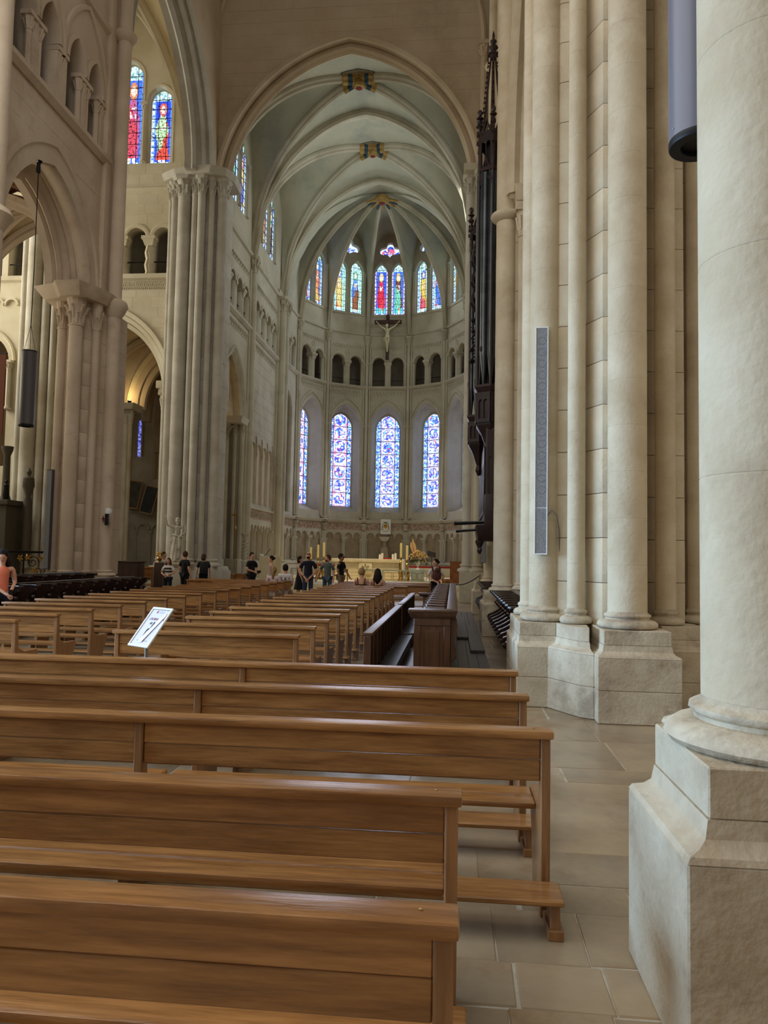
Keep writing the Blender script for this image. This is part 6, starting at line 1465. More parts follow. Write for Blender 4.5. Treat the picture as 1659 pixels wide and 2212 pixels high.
t = tag(thing('ambo', (-7.85, 31.3, .5)), 'tall cream cloth-covered lectern with scooped top', 'lectern')
obj('body', MB().add(*(lambda b: (b.v, b.f))(MB().front([(-8.26, .33), (-7.62, .33), (-7.6, 1.60), (-7.72, 1.57), (-7.93, 1.54), (-8.14, 1.57), (-8.25, 1.64)], 31.0, 31.5))), mA, t, bevel=.01)
obj('side_wing', MB().prism([(-7.62, 31.0), (-7.42, 31.3), (-7.42, 31.6), (-7.62, 31.5)], .33, 1.55), mA, t, bevel=.01)
obj('microphone', MB().tube([(-8.05, 31.1, 1.55), (-7.9, 31.05, 1.72), (-7.78, 31.0, 1.86)], .012, 5), M['black'], t)
for k, (x, y) in enumerate(((-9.1, 29.6), (-8.8, 30.0), (-8.5, 30.4))):
    t = tag(thing('low_stool', (x, y, .33)), '%s small wooden stool in the row left of the cream lectern' % ('nearest', 'middle', 'farthest')[k], 'stool', 'wooden stools beside the lectern')
    obj('seat', MB().box(x-.18, x+.18, y-.15, y+.15, .78, .82), M['oak'], t, bevel=.005)
    for s in (-1, 1): obj('side', MB().box(x+s*.16-.02, x+s*.16+.02, y-.14, y+.14, .3, .78), M['oak_post'], t, bevel=.004)
    obj('front_board', MB().box(x-.14, x+.14, y-.14, y-.12, .3 if k == 0 else .6, .78), M['oak'], t, smooth=False)
t = tag(thing('processional_cross', (-9.5, 31.5, .5)), 'tall brass processional cross on a pole by the choir pier', 'cross')
obj('pole', MB().lathe(-9.48, 31.5, [(.15, .5), (.15, .54), (.02, .58), (.02, 2.6), (.05, 2.66), (.05, 2.74), (.02, 2.8), (.02, 3.1)], 10), M['brass'], t)
obj('cross_arms', MB().box(-9.71, -9.35, 31.48, 31.52, 3.28, 3.34).box(-9.555, -9.505, 31.48, 31.52, 3.0, 3.6), M['brass'], t, bevel=.006)
t = tag(thing('paschal_candlestand', (-9.15, 31.9, .5)), 'carved stone candle column with spiral foliage', 'candlestand')
obj('pedestal', MB().lathe(-9.15, 31.9, [(.2, .5), (.2, .62), (.13, .7), (.12, 1.2), (.16, 1.3), (.1, 1.35)], 8), M['marble'], t)
b = MB().lathe(-9.15, 31.9, [(.075, 1.35), (.075, 2.3), (.13, 2.42), (.2, 2.5), (.2, 2.54)], 10)
for s in range(2): b.tube([(-9.15+.09*math.cos(i*.6+s*PI), 31.9+.09*math.sin(i*.6+s*PI), 1.38+i*.03) for i in range(32)], .028, 4)
obj('spiral_column', b, M['marble'], t)
t = tag(thing('music_stand', (-1.0, 34.4, .5)), 'black music stand beside the flowers', 'music stand')
obj('pole', MB().tube([(-1.02, 34.5, .5), (-1.02, 34.5, 1.7)], .014, 6), M['black'], t); obj('desk', MB().add(*(lambda b: (b.v, b.f))(MB().box(-.2, .2, -.14, .14, -.01, .01, Matrix.Translation((-1.02, 34.45, 1.78)) @ Matrix.Rotation(.9, 4, 'X') @ Matrix.Rotation(.35, 4, 'Y')))), M['black'], t)
for a in range(3): obj('leg', MB().tube([(-1.02, 34.5, .7), (-1.02+.25*math.cos(a*2.1), 34.5+.25*math.sin(a*2.1), .5)], .01, 4), M['black'], t)
t = tag(thing('organ_console_desk', (.1, 33, .33)), 'plain wooden desk with stepped front at the south side of the sanctuary', 'desk')
ok2 = mat('orange_plywood', srgb(158, 98, 46), .45, col2=srgb(138, 82, 36), scale=4)
obj('back_board', MB().box(-.16, .34, 33.3, 33.35, .5, 1.47), ok2, t, bevel=.004); obj('front_board', MB().box(-.0, .48, 33.0, 33.05, .33, .97), ok2, t, bevel=.004); obj('side_board', MB().box(.44, .48, 33.05, 33.6, .33, .97), ok2, t, smooth=False)
obj('low_step', MB().box(-.52, .0, 33.0, 33.4, .33, .68), ok2, t, bevel=.004)
t = tag(thing('coat_of_arms_plaque', (-4.33, 46.7, 3.0)), 'white rectangular plaque with a bishop\'s coat of arms on the apse wall', 'plaque')
obj('board', MB().box(-4.65, -4.0, 46.8, 46.89, 3.03, 3.98), M['white_cloth'], t, bevel=.006)
TPq = Matrix(((1, 0, 0, -4.33), (0, 0, -1, 46.8), (0, 1, 0, 3.52), (0, 0, 0, 1)))
obj('hat', MB().prism([(-.12, .2), (.12, .2), (.07, .29), (-.07, .29)], 0, .01, TPq), plain('crest_green', 40, 110, 84), t, smooth=False)
obj('shield', MB().prism([(-.11, .15), (-.11, -.05), (0, -.16), (.11, -.05), (.11, .15)], 0, .01, TPq), plain('crest_gold', 206, 166, 60), t, smooth=False)
for i in range(3): obj('pallet', MB().prism([(-.09+i*.07, .13), (-.06+i*.07, .13), (-.06+i*.07, -.04), (-.09+i*.07, -.04)], .01, .015, TPq), plain('crest_red', 120, 30, 40), t, smooth=False)
b = MB()
for s in (-1, 1):
    b.tube([TPq @ Vector(p) for p in ((s*.1, .22, .01), (s*.2, .12, .01), (s*.16, .0, .01), (s*.24, -.12, .01))], .014, 4)
    for r in range(3):
        for c in range(r+1): b.ball(TPq @ Vector((s*(.2+(c-r/2)*.07), -.02-.09*r, .01)), .024, 5, 4)
obj('tassels', b, plain('crest_dark', 30, 44, 52), t)
obj('motto', MB().box(-.14, .14, -.30, -.28, 0, .006, TPq).box(-.2, -.12, .3, .32, 0, .006, TPq).box(.12, .2, .3, .32, 0, .006, TPq), plain('crest_dark', 30, 44, 52), t, smooth=False)
t = tag(thing('bishop_seat', (-4.35, 46.0, .5)), 'carved throne pedestal below the coat of arms plaque', 'throne')
obj('seat_back', MB().prism([(-4.75, 46.3), (-3.95, 46.3), (-3.95, 46.6), (-4.75, 46.6)], .5, 2.2, top=[(-4.55, 46.3), (-4.15, 46.3), (-4.15, 46.6), (-4.55, 46.6)]), M['panel_tan'], t, bevel=.02); obj('canopy', MB().prism([(-4.55, 46.3), (-4.15, 46.3), (-4.15, 46.6), (-4.55, 46.6)], 2.6, 2.85, top=[(-4.68, 46.2), (-4.02, 46.2), (-4.02, 46.6), (-4.68, 46.6)]), M['marble'], t, bevel=.01)
for k, (xa, xb) in enumerate(((-8.6, -6.2), (-2.6, -.2))): tag(obj('bench_cushion', MB().box(xa, xb, 43.2, 43.6, 1.0, 1.1), M['red_cloth'], None, bevel=.02), 'long red cushion on the %s apse bench' % ('north', 'south')[k], 'cushion', 'red bench cushions'); tag(obj('apse_bench', MB().box(xa, xb, 43.2, 43.7, .5, 1.0), mC, None, bevel=.02), 'stone bench under the %s red cushion' % ('north', 'south')[k], 'bench')
for k, (p, q, x3) in enumerate((((-5.6, 26.4, .95), (-3.9, 27.2, 1.1), 0), ((-.3, 28.0, .75), (.9, 25.6, 1.05), 1))):
    t = tag(thing('barrier_rope', p), ('sagging rope across the centre aisle behind the standing visitors', 'sagging rope between the wooden desk and the southern stalls')[k], 'rope')
    pts = [Vector(p).lerp(Vector(q), i/12)-Vector((0, 0, .22*math.sin(PI*i/12))) for i in range(13)]; obj('rope', MB().tube(pts, .02, 5), M['black'], t)
    for r_ in (p, q): obj('post', MB().lathe(r_[0], r_[1], [(.14, 0), (.14, .02), (.02, .04), (.02, r_[2]), (.035, r_[2]+.03), (.0, r_[2]+.06)], 10), M['brass'], t)

# ================= people and figures =================
def skin_mesh(name, V_, E_, R_, root=0, sub=1, T=None):
    me = bpy.data.meshes.new('t'); me.from_pydata(V_, E_, []); o = bpy.data.objects.new('t', me); C.objects.link(o)
    md = o.modifiers.new('s', 'SKIN'); md.use_smooth_shade = True; md.branch_smoothing = .4
    for i, d in enumerate(me.skin_vertices[0].data):
        r = R_[i]; d.radius = r if isinstance(r, tuple) else (r, r); d.use_root = (i == root)
    if sub: sb = o.modifiers.new('b', 'SUBSURF'); sb.levels = sub; sb.render_levels = sub
    out = bpy.data.meshes.new_from_object(o.evaluated_get(bpy.context.evaluated_depsgraph_get()))
    bpy.data.objects.remove(o); bpy.data.meshes.remove(me)
    out.materials.clear()
    if T is not None: out.transform(T)
    out.shade_smooth(); out.name = name
    return out
BASEJ = dict(pel=(0, 0, .95), spi=(0, -.005, 1.12), che=(0, 0, 1.30), nek=(0, .01, 1.46), hd0=(0, -.005, 1.555), hd1=(0, -.012, 1.66),
    shL=(.175, 0, 1.41), elL=(.235, .03, 1.13), wrL=(.25, -.06, .89), shR=(-.175, 0, 1.41), elR=(-.235, .03, 1.13), wrR=(-.25, -.06, .89),
    hpL=(.09, 0, .90), knL=(.10, -.02, .50), anL=(.105, .03, .09), toL=(.125, -.13, .035), hpR=(-.09, 0, .90), knR=(-.10, -.02, .50), anR=(-.105, .03, .09), toR=(-.125, -.13, .035))
SEAT = dict(pel=(0, 0, .56), spi=(0, -.0, .73), che=(0, -.02, .91), nek=(0, -.02, 1.07), hd0=(0, -.04, 1.16), hd1=(0, -.05, 1.265), shL=(.175, -.01, 1.02), elL=(.22, -.06, .75), wrL=(.12, -.28, .66),
    shR=(-.175, -.01, 1.02), elR=(-.22, -.06, .75), wrR=(-.12, -.28, .66), hpL=(.09, -.02, .53), knL=(.10, -.44, .52), anL=(.10, -.42, .09), toL=(.11, -.57, .04), hpR=(-.09, -.02, .53), knR=(-.10, -.44, .52), anR=(-.10, -.42, .09), toR=(-.11, -.57, .04))
def person(loc, rz, h, label, skin='skin', joints=None, base=None, shirt=None, sleeve=.5, trousers=None, legs='long', skirt=None, hair=None, hairstyle='short', shoes=True, fem=False, parts=None, name='person', group=None, cat='person', stripes=False, neckline=False):
    J = dict(base or BASEJ)
    if joints: J.update(joints)
    s = h/1.76
    T = Matrix.Translation(loc) @ Matrix.Rotation(rz, 4, 'Z') @ Matrix.Scale(s, 4)
    t = tag(thing(name, loc), label, cat, group)
    g = lambda k: Vector(J[k])
    V_, R_, E_, ix = [], [], [], {}
    def v(k, p, r): ix[k] = len(V_); V_.append(tuple(p)); R_.append(r); return ix[k]
    def e(a, b): E_.append((ix[a], ix[b]))
    f = .92 if fem else 1
    q_ = .80 if shirt else 1; qt = .74 if (trousers and not skirt) else 1
    for k, r in (('pel', (.135*qt, .10*qt)), ('spi', (.115*f*q_, .09*q_)), ('che', (.145*f*q_, .105*q_)), ('nek', .052*f), ('hd0', (.072, .082)), ('hd1', (.070, .085))): v(k, g(k), r)
    e('pel', 'spi'); e('spi', 'che'); e('che', 'nek'); e('nek', 'hd0'); e('hd0', 'hd1')
    for S in 'LR':
        v('sh'+S, g('sh'+S), (.050 if shirt and sleeve else .062)*f); v('el'+S, g('el'+S), .043*f); v('wr'+S, g('wr'+S), .030*f)
        e('che', 'sh'+S); e('sh'+S, 'el'+S); e('el'+S, 'wr'+S)
        d = (g('wr'+S)-g('el'+S)).normalized(); pm_ = g('wr'+S)+d*.055; v('pa'+S, pm_, (.036, .020)); e('wr'+S, 'pa'+S)
        lat = d.cross(Vector((0, 1, 0)) if abs(d.y) < .8 else Vector((0, 0, 1))).normalized(); crl = d.cross(lat)
        for i, (of, ln) in enumerate(((-.027, .060), (-.009, .072), (.009, .068), (.027, .052))):
            v('f%d%s' % (i, S), pm_+lat*of+d*.04, .0105); v('g%d%s' % (i, S), pm_+lat*of*1.15+d*(.04+ln*.55)+crl*.012*(1 if S == 'L' else -1), .0095); v('h%d%s' % (i, S), pm_+lat*of*1.15+d*(.035+ln)+crl*.03*(1 if S == 'L' else -1), .008)
            e('pa'+S, 'f%d%s' % (i, S)); e('f%d%s' % (i, S), 'g%d%s' % (i, S)); e('g%d%s' % (i, S), 'h%d%s' % (i, S))
        sgn = -1 if S == 'L' else 1
        v('t0'+S, pm_-d*.01+lat*.04*sgn, .011); v('t1'+S, pm_+d*.03+lat*.055*sgn, .009); e('pa'+S, 't0'+S); e('t0'+S, 't1'+S)
        v('hp'+S, g('hp'+S), .090*(.82 if trousers else 1)); v('kn'+S, g('kn'+S), .058); v('an'+S, g('an'+S), .038); v('to'+S, g('to'+S), (.040, .026))
        e('pel', 'hp'+S); e('hp'+S, 'kn'+S); e('kn'+S, 'an'+S); e('an'+S, 'to'+S)
    mS = M.get(skin, M['skin'])
    body = put('body', skin_mesh('body', V_, E_, R_, 0, 1, T), mS, t); PINV[body.name] = Matrix()
    # head frame: face looks along the head's own front (local -y turned by 'look')
    look = J.get('look', 0); pit = J.get('pit', 0)
    hc = (g('hd0')+g('hd1'))/2
    TH = T @ Matrix.Translation(hc) @ Matrix.Rotation(look, 4, 'Z') @ Matrix.Rotation(pit, 4, 'X')
    hd_ = obj('head', MB().ball((0, -.005, .01), .1, 14, 10, (.80, .96, 1.18), TH).ball((0, -.03, -.06), .062, 10, 8, (.85, 1, .8), TH), mS, t, ang=2)
    obj('nose', MB().add([TH @ Vector(p) for p in ((-.013, -.088, -.02), (.013, -.088, -.02), (0, -.122, -.018), (0, -.092, .028))], [(0, 1, 2), (0, 2, 3), (1, 3, 2), (0, 3, 1)]), mS, hd_, ang=2)
    if cat != 'statue':
        for s_ in (-1, 1): obj('eye', MB().ball((s_*.030, -.088, .022), .011, 6, 5, (1.2, .6, .7), TH), M['black'], hd_)
        obj('mouth', MB().ball((0, -.087, -.052), .02, 6, 5, (1.1, .4, .3), TH), plain('lips', 140, 78, 70), hd_)
    for s_ in (-1, 1): obj('ear', MB().ball((s_*.080, .0, .0), .026, 6, 5, (.4, .7, 1.1), TH), mS, hd_)
    if hair:
        b = MB(); b.ball((0, .018, .036), .108, 14, 9, (.86, .98, 1.10), TH)
        if hairstyle == 'bun': b.ball((0, .125, .03), .05, 8, 6, T=TH)
        if hairstyle == 'long': b.tube([TH @ Vector(p) for p in ((0, .05, .06), (0, .085, -.06), (0, .09, -.18), (0, .08, -.3))], [.085*s, .10*s, .095*s, .03*s], 10); b.tube([TH @ Vector(p) for p in ((.07, .0, .04), (.088, -.01, -.1), (.09, -.02, -.26))], [.03*s, .04*s, .015*s], 6); b.tube([TH @ Vector(p) for p in ((-.07, .0, .04), (-.088, -.01, -.1), (-.09, -.02, -.26))], [.03*s, .04*s, .015*s], 6)
        if hairstyle == 'bob': b.ball((0, .035, -.03), .1, 12, 8, (1.0, .9, 1.05), TH)
        if hairstyle == 'pony': b.tube([TH @ Vector(p) for p in ((0, .10, .05), (0, .15, -.04), (0, .13, -.16), (0, .11, -.26))], [.03*s, .045*s, .04*s, .012*s], 8)
        if hairstyle == 'cap': b.tube([TH @ Vector(p) for p in ((0, -.07, .06), (0, -.15, .045))], [.06*s, .045*s], 8)
        if hairstyle == 'beard': b.ball((0, -.045, -.075), .055, 10, 6, (1.05, 1, .8), TH)
        tag(obj('hair' if hairstyle != 'cap' else 'cap', b, hair, t, ang=2), kind='stuff' if False else None)
    def cloth(nm, ks, rr, es, m_, root, sub=1):
        VV = [tuple(g(k) if isinstance(k, str) else k) for k in ks]
        o = put(nm, skin_mesh(nm, VV, es, rr, root, sub, T), m_, t); PINV[o.name] = Matrix(); return o
    if shirt:
        lerp = lambda a, b, q: tuple(g(a).lerp(g(b), q))
        low = tuple(g('pel')+Vector((0, 0, -.10)))
        ks = [low, 'pel', 'spi', 'che', tuple(g('che').lerp(g('nek'), .52)), tuple(g('che').lerp(g('nek'), .86))]; rr = [(.165, .13), (.158*f, .125), (.142*f, .115), (.165*f, .125), (.15*f, .108), (.078, .078)]; es = [(0, 1), (1, 2), (2, 3), (3, 4), (4, 5)]
        if sleeve:
            for S in 'LR':
                k = len(ks); ks += ['sh'+S, lerp('sh'+S, 'el'+S, min(sleeve*1.6, .98))]; rr += [.080*f, .062*f]; es += [(4, k), (k, k+1)]
                if sleeve > .7: ks.append('wr'+S); rr.append(.045); es.append((k+1, k+2))
        cloth('shirt', ks, rr, es, shirt, 2)
    if trousers:
        ks = ['pel']; rr = [(.135, .11)]; es = []
        for S in 'LR':
            k = len(ks); ks += ['hp'+S, 'kn'+S]; rr += [.098, .073]; es += [(0, k), (k, k+1)]
            if legs == 'long': ks.append('an'+S); rr.append(.062); es.append((k+1, k+2))
        cloth('trousers', ks, rr, es, trousers, 0)
    if skirt:
        p = g('pel'); b = MB(); z0 = J.get('hem', .50); n = 28
        prof = []
        vs = []; lv = 7
        for j in range(lv):
            q = j/(lv-1); z = 1.06-(1.06-z0)*q; r = .135+.10*q
            for i in range(n): a = 2*PI*i/n; rr_ = r*(1+.07*q*math.sin(a*7)); vs.append((p.x+rr_*math.cos(a), p.y+rr_*.82*math.sin(a), z))
        fs = [(j*n+i, j*n+(i+1) % n, (j+1)*n+(i+1) % n, (j+1)*n+i) for j in range(lv-1) for i in range(n)]+[tuple(range(n))]
        obj('skirt', b.add(vs, fs, T), skirt, t, ang=2)
    if shoes:
        for S in 'LR':
            a, b_ = g('an'+S), g('to'+S); obj('shoe', MB().add(*(lambda q: (q.v, q.f))(MB().ball(tuple((a+b_)/2+Vector((0, 0, -.015))), .07, 8, 6, (.62, 1.75, .62), T))), M['black'] if shoes is True else shoes, t)
    t['_T'] = 0; del t['_T']
    if parts: parts(t, T, TH, J)
    return t
dk = plain('black_cotton', 22, 23, 27); nv = plain('navy_cotton', 24, 28, 44); wt_ = plain('white_cotton', 214, 208, 206); jn = plain('blue_denim', 44, 56, 78)
gy = plain('grey_green_cotton', 84, 92, 92); or_ = plain('coral_cotton', 214, 118, 92); hb = plain('dark_hair', 32, 24, 22); hbr = plain('brown_hair', 74, 48, 34); hbl = plain('blond_hair', 150, 122, 82); kh = plain('khaki_cloth', 130, 118, 92)
def shirt_text(s, size, back=True, m=None):
    def f(t, T, TH, J):
        c = Vector(J['che']); y = .150 if back else -.150
        R_ = Matrix.Rotation(PI/2, 4, 'X')
        TT2 = T @ Matrix.Translation((c.x, c.y+y, c.z-.01)) @ (Matrix.Rotation(PI, 4, 'Z') if back else Matrix()) @ R_
        text(s, size*.85, (0, 0, 0), TT2, m or M['black'], 'printed_letters', t, ext=.004)
    return f
def held(nm, m_, k='wrR', off=(0, -.05, -.08), sz=(.05, .015, .08), rot=0):
    def f(t, T, TH, J):
        p = Vector(J[k])+Vector(off); obj(nm, MB().box(p.x-sz[0], p.x+sz[0], p.y-sz[1], p.y+sz[1], p.z-sz[2], p.z+sz[2], T), m_, t, bevel=.004)
    return f
def glasses(t, T, TH, J): obj('sunglasses', MB().box(-.062, -.008, -.108, -.092, .008, .036, TH).box(.008, .062, -.108, -.092, .008, .036, TH).box(-.01, .01, -.106, -.096, .024, .032, TH), M['black'], t, smooth=False)
def multi(*fs):
    def f(*a):
        for q in fs: q(*a)
    return f
def stripes_(t, T, TH, J):
    for z in (.96, 1.08, 1.20, 1.32): obj('dark_stripe', MB().lathe(0, 0, [(1, z-.025), (1, z+.025)], 24, T, cap=False, sx=.168 if z > 1.15 else .152, sy=.134 if z > 1.15 else .124), dk, t)
    obj('paper', MB().box(-.04, .10, -.27, -.24, 1.02, 1.12, T), M['white_cloth'], t, smooth=False)
    obj('folded_leaflet', MB().box(-.1, .02, -.25, -.22, .93, 1.02, T), plain('leaflet_brown', 92, 62, 62), t, smooth=False)
def backpack(t, T, TH, J): obj('backpack', MB().box(-.16, .16, .10, .30, .98, 1.42, T), M['black'], t, bevel=.04)
def carrier(t, T, TH, J):
    cw_ = plain('carrier_brown', 84, 50, 46)
    obj('baby_carrier', MB().ball((0, -.2, 1.16), .2, 12, 9, (.85, .75, 1.15), T), cw_, t); obj('baby_head', MB().ball((0, -.27, 1.37), .085, 12, 8, T=T), plain('baby_bonnet', 96, 58, 52), t)
    for s_ in (-1, 1): obj('shoulder_strap', MB().tube([(s_*.1, -.16, 1.28), (s_*.13, -.05, 1.47), (s_*.14, .1, 1.4)], .035, 6, T), cw_, t)
fr = {'elL': (.27, -.02, 1.14), 'wrL': (.06, -.24, 1.06), 'elR': (-.27, -.02, 1.14), 'wrR': (-.06, -.24, 1.04)}
clasp = {'elL': (.27, .02, 1.12), 'wrL': (.045, -.17, .87), 'elR': (-.27, .02, 1.12), 'wrR': (-.045, -.17, .87)}
bag = M['black']
person((-10.2, 25.4, 0), .5, 1.66, 'person in white t-shirt and black trousers standing beside the striped-shirt visitor', joints={'look': .6, 'elR': (-.25, .08, 1.14), 'wrR': (-.1, -.12, 1.0)}, shirt=wt_, trousers=dk, hair=hb)
person((-9.55, 24.2, 0), .0, 1.46, 'person in black and white striped top holding leaflets', joints=fr, shirt=wt_, trousers=nv, hair=hbr, hairstyle='long', fem=True, parts=stripes_)
person((-9.2, 24.8, 0), PI-.5, 1.70, 'person in loose black t-shirt seen from behind near the statue', joints={'look': .4}, shirt=dk, sleeve=.5, trousers=dk, hair=hbr)
person((-8.85, 25.7, 0), PI+.4, 1.62, 'person with a black backpack beside the black t-shirt visitor', joints={'look': -.5}, shirt=dk, trousers=dk, hair=hbr, hairstyle='bob', fem=True, parts=backpack)
person((-7.05, 25.5, 0), 1.1, 1.70, 'person in black t-shirt holding a camera in front of the cream lectern', skin='skin', joints={**fr, 'look': -.3}, shirt=dk, trousers=dk, hair=hb, parts=multi(held('camera', M['black'], 'wrL', (-.05, -.11, 0), (.06, .04, .045))))
person((-6.6, 26.5, 0), -1.2, 1.60, 'person in pale sleeveless blouse with hair in a bun, hand on hip', joints={'elL': (.30, .06, 1.16), 'wrL': (.16, .06, .98)}, shirt=plain('pale_pink_print', 168, 142, 140), sleeve=0, trousers=wt_, hair=hb, hairstyle='bun', fem=True)
person((-5.30, 21.60, 0), PI, 1.66, 'person with light brown ponytail sitting in the last north pews', base=SEAT, shirt=plain('pale_pink', 206, 184, 184), trousers=wt_, hair=hbl, hairstyle='pony', fem=True)
person((-5.16, 22.50, 0), PI, 1.74, 'person in white lettered t-shirt sitting at the pew end', base=SEAT, joints={'look': 0}, shirt=wt_, trousers=wt_, hair=hb, parts=multi(shirt_text('LA', .19, True)))
person((-4.98-.25, 25.0, 0), 1.45, 1.60, 'person in short black dress walking past the end of the north pews', joints={'elR': (-.2, -.05, 1.15), 'wrR': (-.18, -.14, .93), 'knL': (.1, -.14, .5), 'anL': (.1, -.06, .09), 'toL': (.12, -.22, .04)}, shirt=dk, sleeve=0, skirt=dk, hair=hb, hairstyle='bob', fem=True)
person((-4.66, 23.6, 0), .05, 1.76, 'bald bearded person in navy polo shirt with hands clasped in the aisle', skin='skin', joints={**clasp, 'pit': -.45, 'look': .05}, shirt=nv, trousers=jn, hair=None, parts=multi(glasses, lambda t, T, TH, J: obj('beard', MB().ball((0, -.045, -.08), .05, 10, 6, (1.1, 1, .7), TH), hb, t), held('cup', plain('cup_brown', 170, 120, 90), 'wrL', (-.02, -.05, -.04), (.025, .025, .045))))
person((-4.2, 24.6, 0), -.2, 1.67, 'person in grey green t-shirt and jeans with dark beard beside the rope', joints={'look': -.6, 'elR': (-.3, .02, 1.15), 'wrR': (-.38, -.05, .92)}, shirt=gy, trousers=plain('light_denim', 62, 78, 92), hair=hbr, hairstyle='beard')
person((-3.9, 25.6, 0), 1.35, 1.72, 'tall person in black t-shirt and sunglasses at the end of the altar', skin='skin_dark', joints={'elL': (.2, -.1, 1.15), 'wrL': (.2, -.25, .93)}, shirt=dk, trousers=kh, hair=hb, parts=glasses)
person((-2.50, 20.17, 0), PI, 1.71, 'person with short blond hair and black camisole sitting in the centre pews', base=SEAT, joints={'look': -.3}, shirt=None, trousers=dk, hair=hbl, fem=True, parts=lambda t, T, TH, J: obj('camisole', MB().lathe(0, 0, [(.9, .5), (1, .62), (.93, .75), (.98, .90)], 20, T, cap=False, sx=.165, sy=.13).tube([(.08, .1, .88), (.11, .06, 1.08), (.1, -.08, 1.0)], .012, 5, T).tube([(-.08, .1, .88), (-.11, .06, 1.08), (-.1, -.08, 1.0)], .012, 5, T), dk, t))
person((-2.06, 20.17, 0), PI, 1.69, 'person with long dark hair sitting beside the blond one', base=SEAT, shirt=None, trousers=dk, hair=hb, hairstyle='long', fem=True, parts=lambda t, T, TH, J: obj('camisole', MB().lathe(0, 0, [(.9, .5), (1, .62), (.93, .75), (.98, .90)], 20, T, cap=False, sx=.165, sy=.13).tube([(.08, .1, .88), (.11, .06, 1.08), (.1, -.08, 1.0)], .012, 5, T), dk, t))
person((-.56, 23.4, 0), .2, 1.60, 'person carrying a baby in a brown carrier behind the last pew', joints={**fr, 'elR': (-.27, -.05, 1.12), 'wrR': (-.05, -.36, .98), 'elL': (.28, -.05, 1.12), 'wrL': (.12, -.36, 1.05), 'look': -1.0}, shirt=wt_, trousers=dk, hair=hb, hairstyle='bun', fem=True, parts=carrier)
person((-7.72, 12.1, 0), .9, 1.66, 'dark-haired person in coral tank top cut by the left picture edge', joints={'look': -.5, 'pit': .5, 'elL': (.25, .05, 1.14), 'wrL': (.08, -.22, .97), 'elR': (-.22, -.02, 1.14), 'wrR': (-.02, -.25, .95)}, shirt=or_, sleeve=0, trousers=nv, hair=hb, hairstyle='long', fem=True, parts=held('phone', M['black'], 'wrL', (-.03, -.08, -.01), (.035, .01, .06)))
bg_ = tag(thing('bag', (-6.0, 9.1, .46)), 'dark green bag sitting on a north pew at the very edge of the picture', 'bag')
obj('sack', MB().ball((-6.05, 9.12, .66), .2, 12, 9, (.85, .6, 1.15)), plain('dark_green', 44, 52, 44), bg_); obj('strap', MB().tube([(-6.1, 9.0, .86), (-6.05, 8.96, .93), (-6.0, 9.0, .86)], .012, 5), dk, bg_)

# marble statue on its pedestal
mm = M['marble']
def drape(t, T, TH, J):
    n = 40; lv = 12; vs = []
    for j in range(lv):
        q = j/(lv-1); z = 1.02-.86*q; sh = .10*q
        for i in range(n):
            a = 2*PI*i/n; r = (.15+.05*q)*(1+.10*math.sin(a*9+q*3)+.05*math.sin(a*17)); hem = .16*q*math.sin(a+.8)
            vs.append((-.04*q+r*math.cos(a)*1.08, r*.85*math.sin(a), z+hem+sh*0))
    obj('drapery', MB().add(vs, [(j*n+i, j*n+(i+1) % n, (j+1)*n+(i+1) % n, (j+1)*n+i) for j in range(lv-1) for i in range(n)], T), mm, t, ang=2)
    obj('rolled_waist_cloth', MB().tube([(.17*math.cos(a*PI/6), .14*math.sin(a*PI/6), 1.03-.06*math.cos(a*PI/6)) for a in range(13)], .035, 8, T), mm, t)
    obj('hanging_fold', MB().tube([(.10, -.13, 1.0), (.15, -.17, .8), (.13, -.15, .55), (.16, -.1, .45)], [.05, .075, .06, .02], 8, T), mm, t)
    obj('hanging_fold', MB().tube([(.25, -.02, 1.15), (.30, .0, .9), (.26, .02, .72)], [.03, .06, .02], 8, T), mm, t)
    obj('hanging_fold', MB().tube([(-.2, .08, .98), (-.28, .1, .8), (-.24, .1, .6)], [.03, .06, .02], 8, T), mm, t)
    obj('feathered_helmet', MB().ball((0, .01, .09), .09, 10, 7, (1, 1.1, .9), TH), mm, t); obj('beard', MB().ball((0, -.05, -.09), .055, 8, 6, (1, 1, 1.2), TH), mm, t)
    obj('harp_frame', MB().tube([(.22, -.12, 1.05), (.34, -.12, 1.2), (.33, -.1, 1.42), (.27, -.08, 1.5), (.22, -.1, 1.4), (.2, -.12, 1.1)], .022, 6, T), mm, t)
    obj('rock', MB().ball((.24, .02, .16), .17, 9, 7, (1, .9, 1.2), T).ball((.1, .05, .06), .2, 8, 6, (1.2, .9, .6), T), mm, t)
st = person((-10.12, 26.4, 1.29), .15, 1.62, 'white marble statue of a bearded man raising one arm, by the grey pier', skin='marble', joints={'elR': (-.42, .0, 1.46), 'wrR': (-.46, -.03, 1.72), 'elL': (.28, -.02, 1.15), 'wrL': (.2, -.2, 1.07), 'look': .2, 'knR': (-.08, -.1, .5)}, hair=mm, shoes=False, parts=drape, name='statue', cat='statue')
pd = tag(thing('statue_pedestal', (-10.0, 26.4, 0)), 'pale moulded stone pedestal carrying the marble statue', 'pedestal')
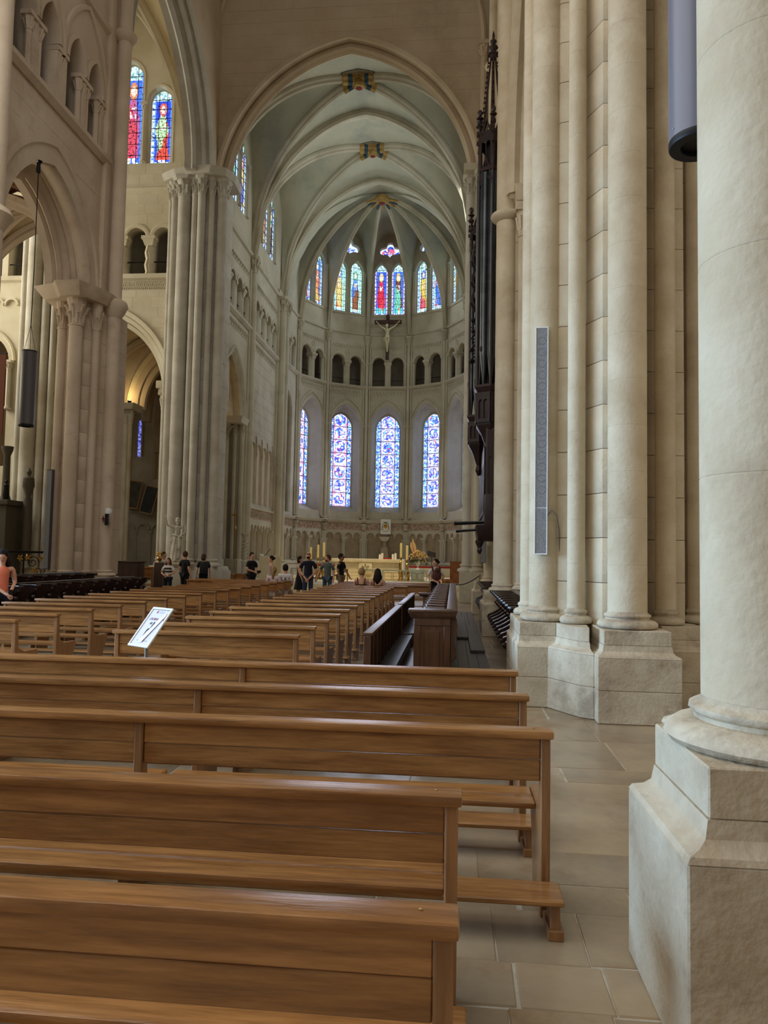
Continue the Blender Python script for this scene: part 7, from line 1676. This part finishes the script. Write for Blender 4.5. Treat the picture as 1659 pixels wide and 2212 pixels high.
obj('dado', MB().box(-10.35, -9.68, 26.1, 26.75, .15, 1.08), M['stone_white'], pd, bevel=.015); obj('cornice', MB().prism([(-10.35, 26.1), (-9.68, 26.1), (-9.68, 26.75), (-10.35, 26.75)], 1.08, 1.2, top=[(-10.45, 26.0), (-9.58, 26.0), (-9.58, 26.85), (-10.45, 26.85)]).box(-10.45, -9.58, 26.0, 26.85, 1.2, 1.27), M['stone_white'], pd, bevel=.01)
obj('foot', MB().box(-10.45, -9.58, 26.0, 26.85, 0, .15), M['stone_white'], pd, bevel=.02)
# crucifix
cr = tag(thing('crucifix', (-4.4, 46.6, 14.2)), 'large dark wooden crucifix with pale figure on the apse wall', 'crucifix')
obj('upright_beam', MB().box(-4.51, -4.30, 46.45, 46.62, 14.2, 17.1), M['cross_wood'], cr, bevel=.012); obj('cross_beam', MB().box(-5.26, -3.52, 46.44, 46.61, 16.52, 16.76), M['cross_wood'], cr, bevel=.012)
obj('title_board', MB().box(-4.52, -4.29, 46.42, 46.45, 16.85, 17.0), M['cross_wood'], cr, bevel=.005)
def cruc(t, T, TH, J): obj('loincloth', MB().ball((0, 0, .93), .16, 12, 8, (1, .8, .6), T).tube([(-.1, -.06, .93), (-.2, -.05, .8), (-.18, -.04, .65)], [.03, .045, .015], 6, T), M['ivory'], t)
ch = person((-4.40, 46.36, 14.62), 0, 1.86, 'pale carved body', skin='ivory', joints={'elL': (.42, .02, 1.60), 'wrL': (.62, .03, 1.84), 'elR': (-.42, .02, 1.60), 'wrR': (-.62, .03, 1.84), 'shL': (.19, 0, 1.46), 'shR': (-.19, 0, 1.46), 'look': .2, 'pit': .5, 'nek': (0, -.02, 1.47), 'hd0': (-.03, -.05, 1.53), 'hd1': (-.04, -.07, 1.62),
    'knL': (.05, -.06, .55), 'knR': (-.05, -.06, .55), 'anL': (.02, .02, .14), 'anR': (-.02, -.0, .14), 'toL': (.03, -.05, .02), 'toR': (-.03, -.05, .02)}, hair=M['ivory'], shoes=False, parts=cruc, name='carved_figure', cat='statue')
ch.name = 'figure'
for k in ('category', 'label'):
    if k in ch: del ch[k]
bpy.context.view_layer.update()
mw = ch.matrix_world.copy(); ch.parent = cr; ch.matrix_parent_inverse = Matrix.Translation((4.4, -46.6, -14.2))
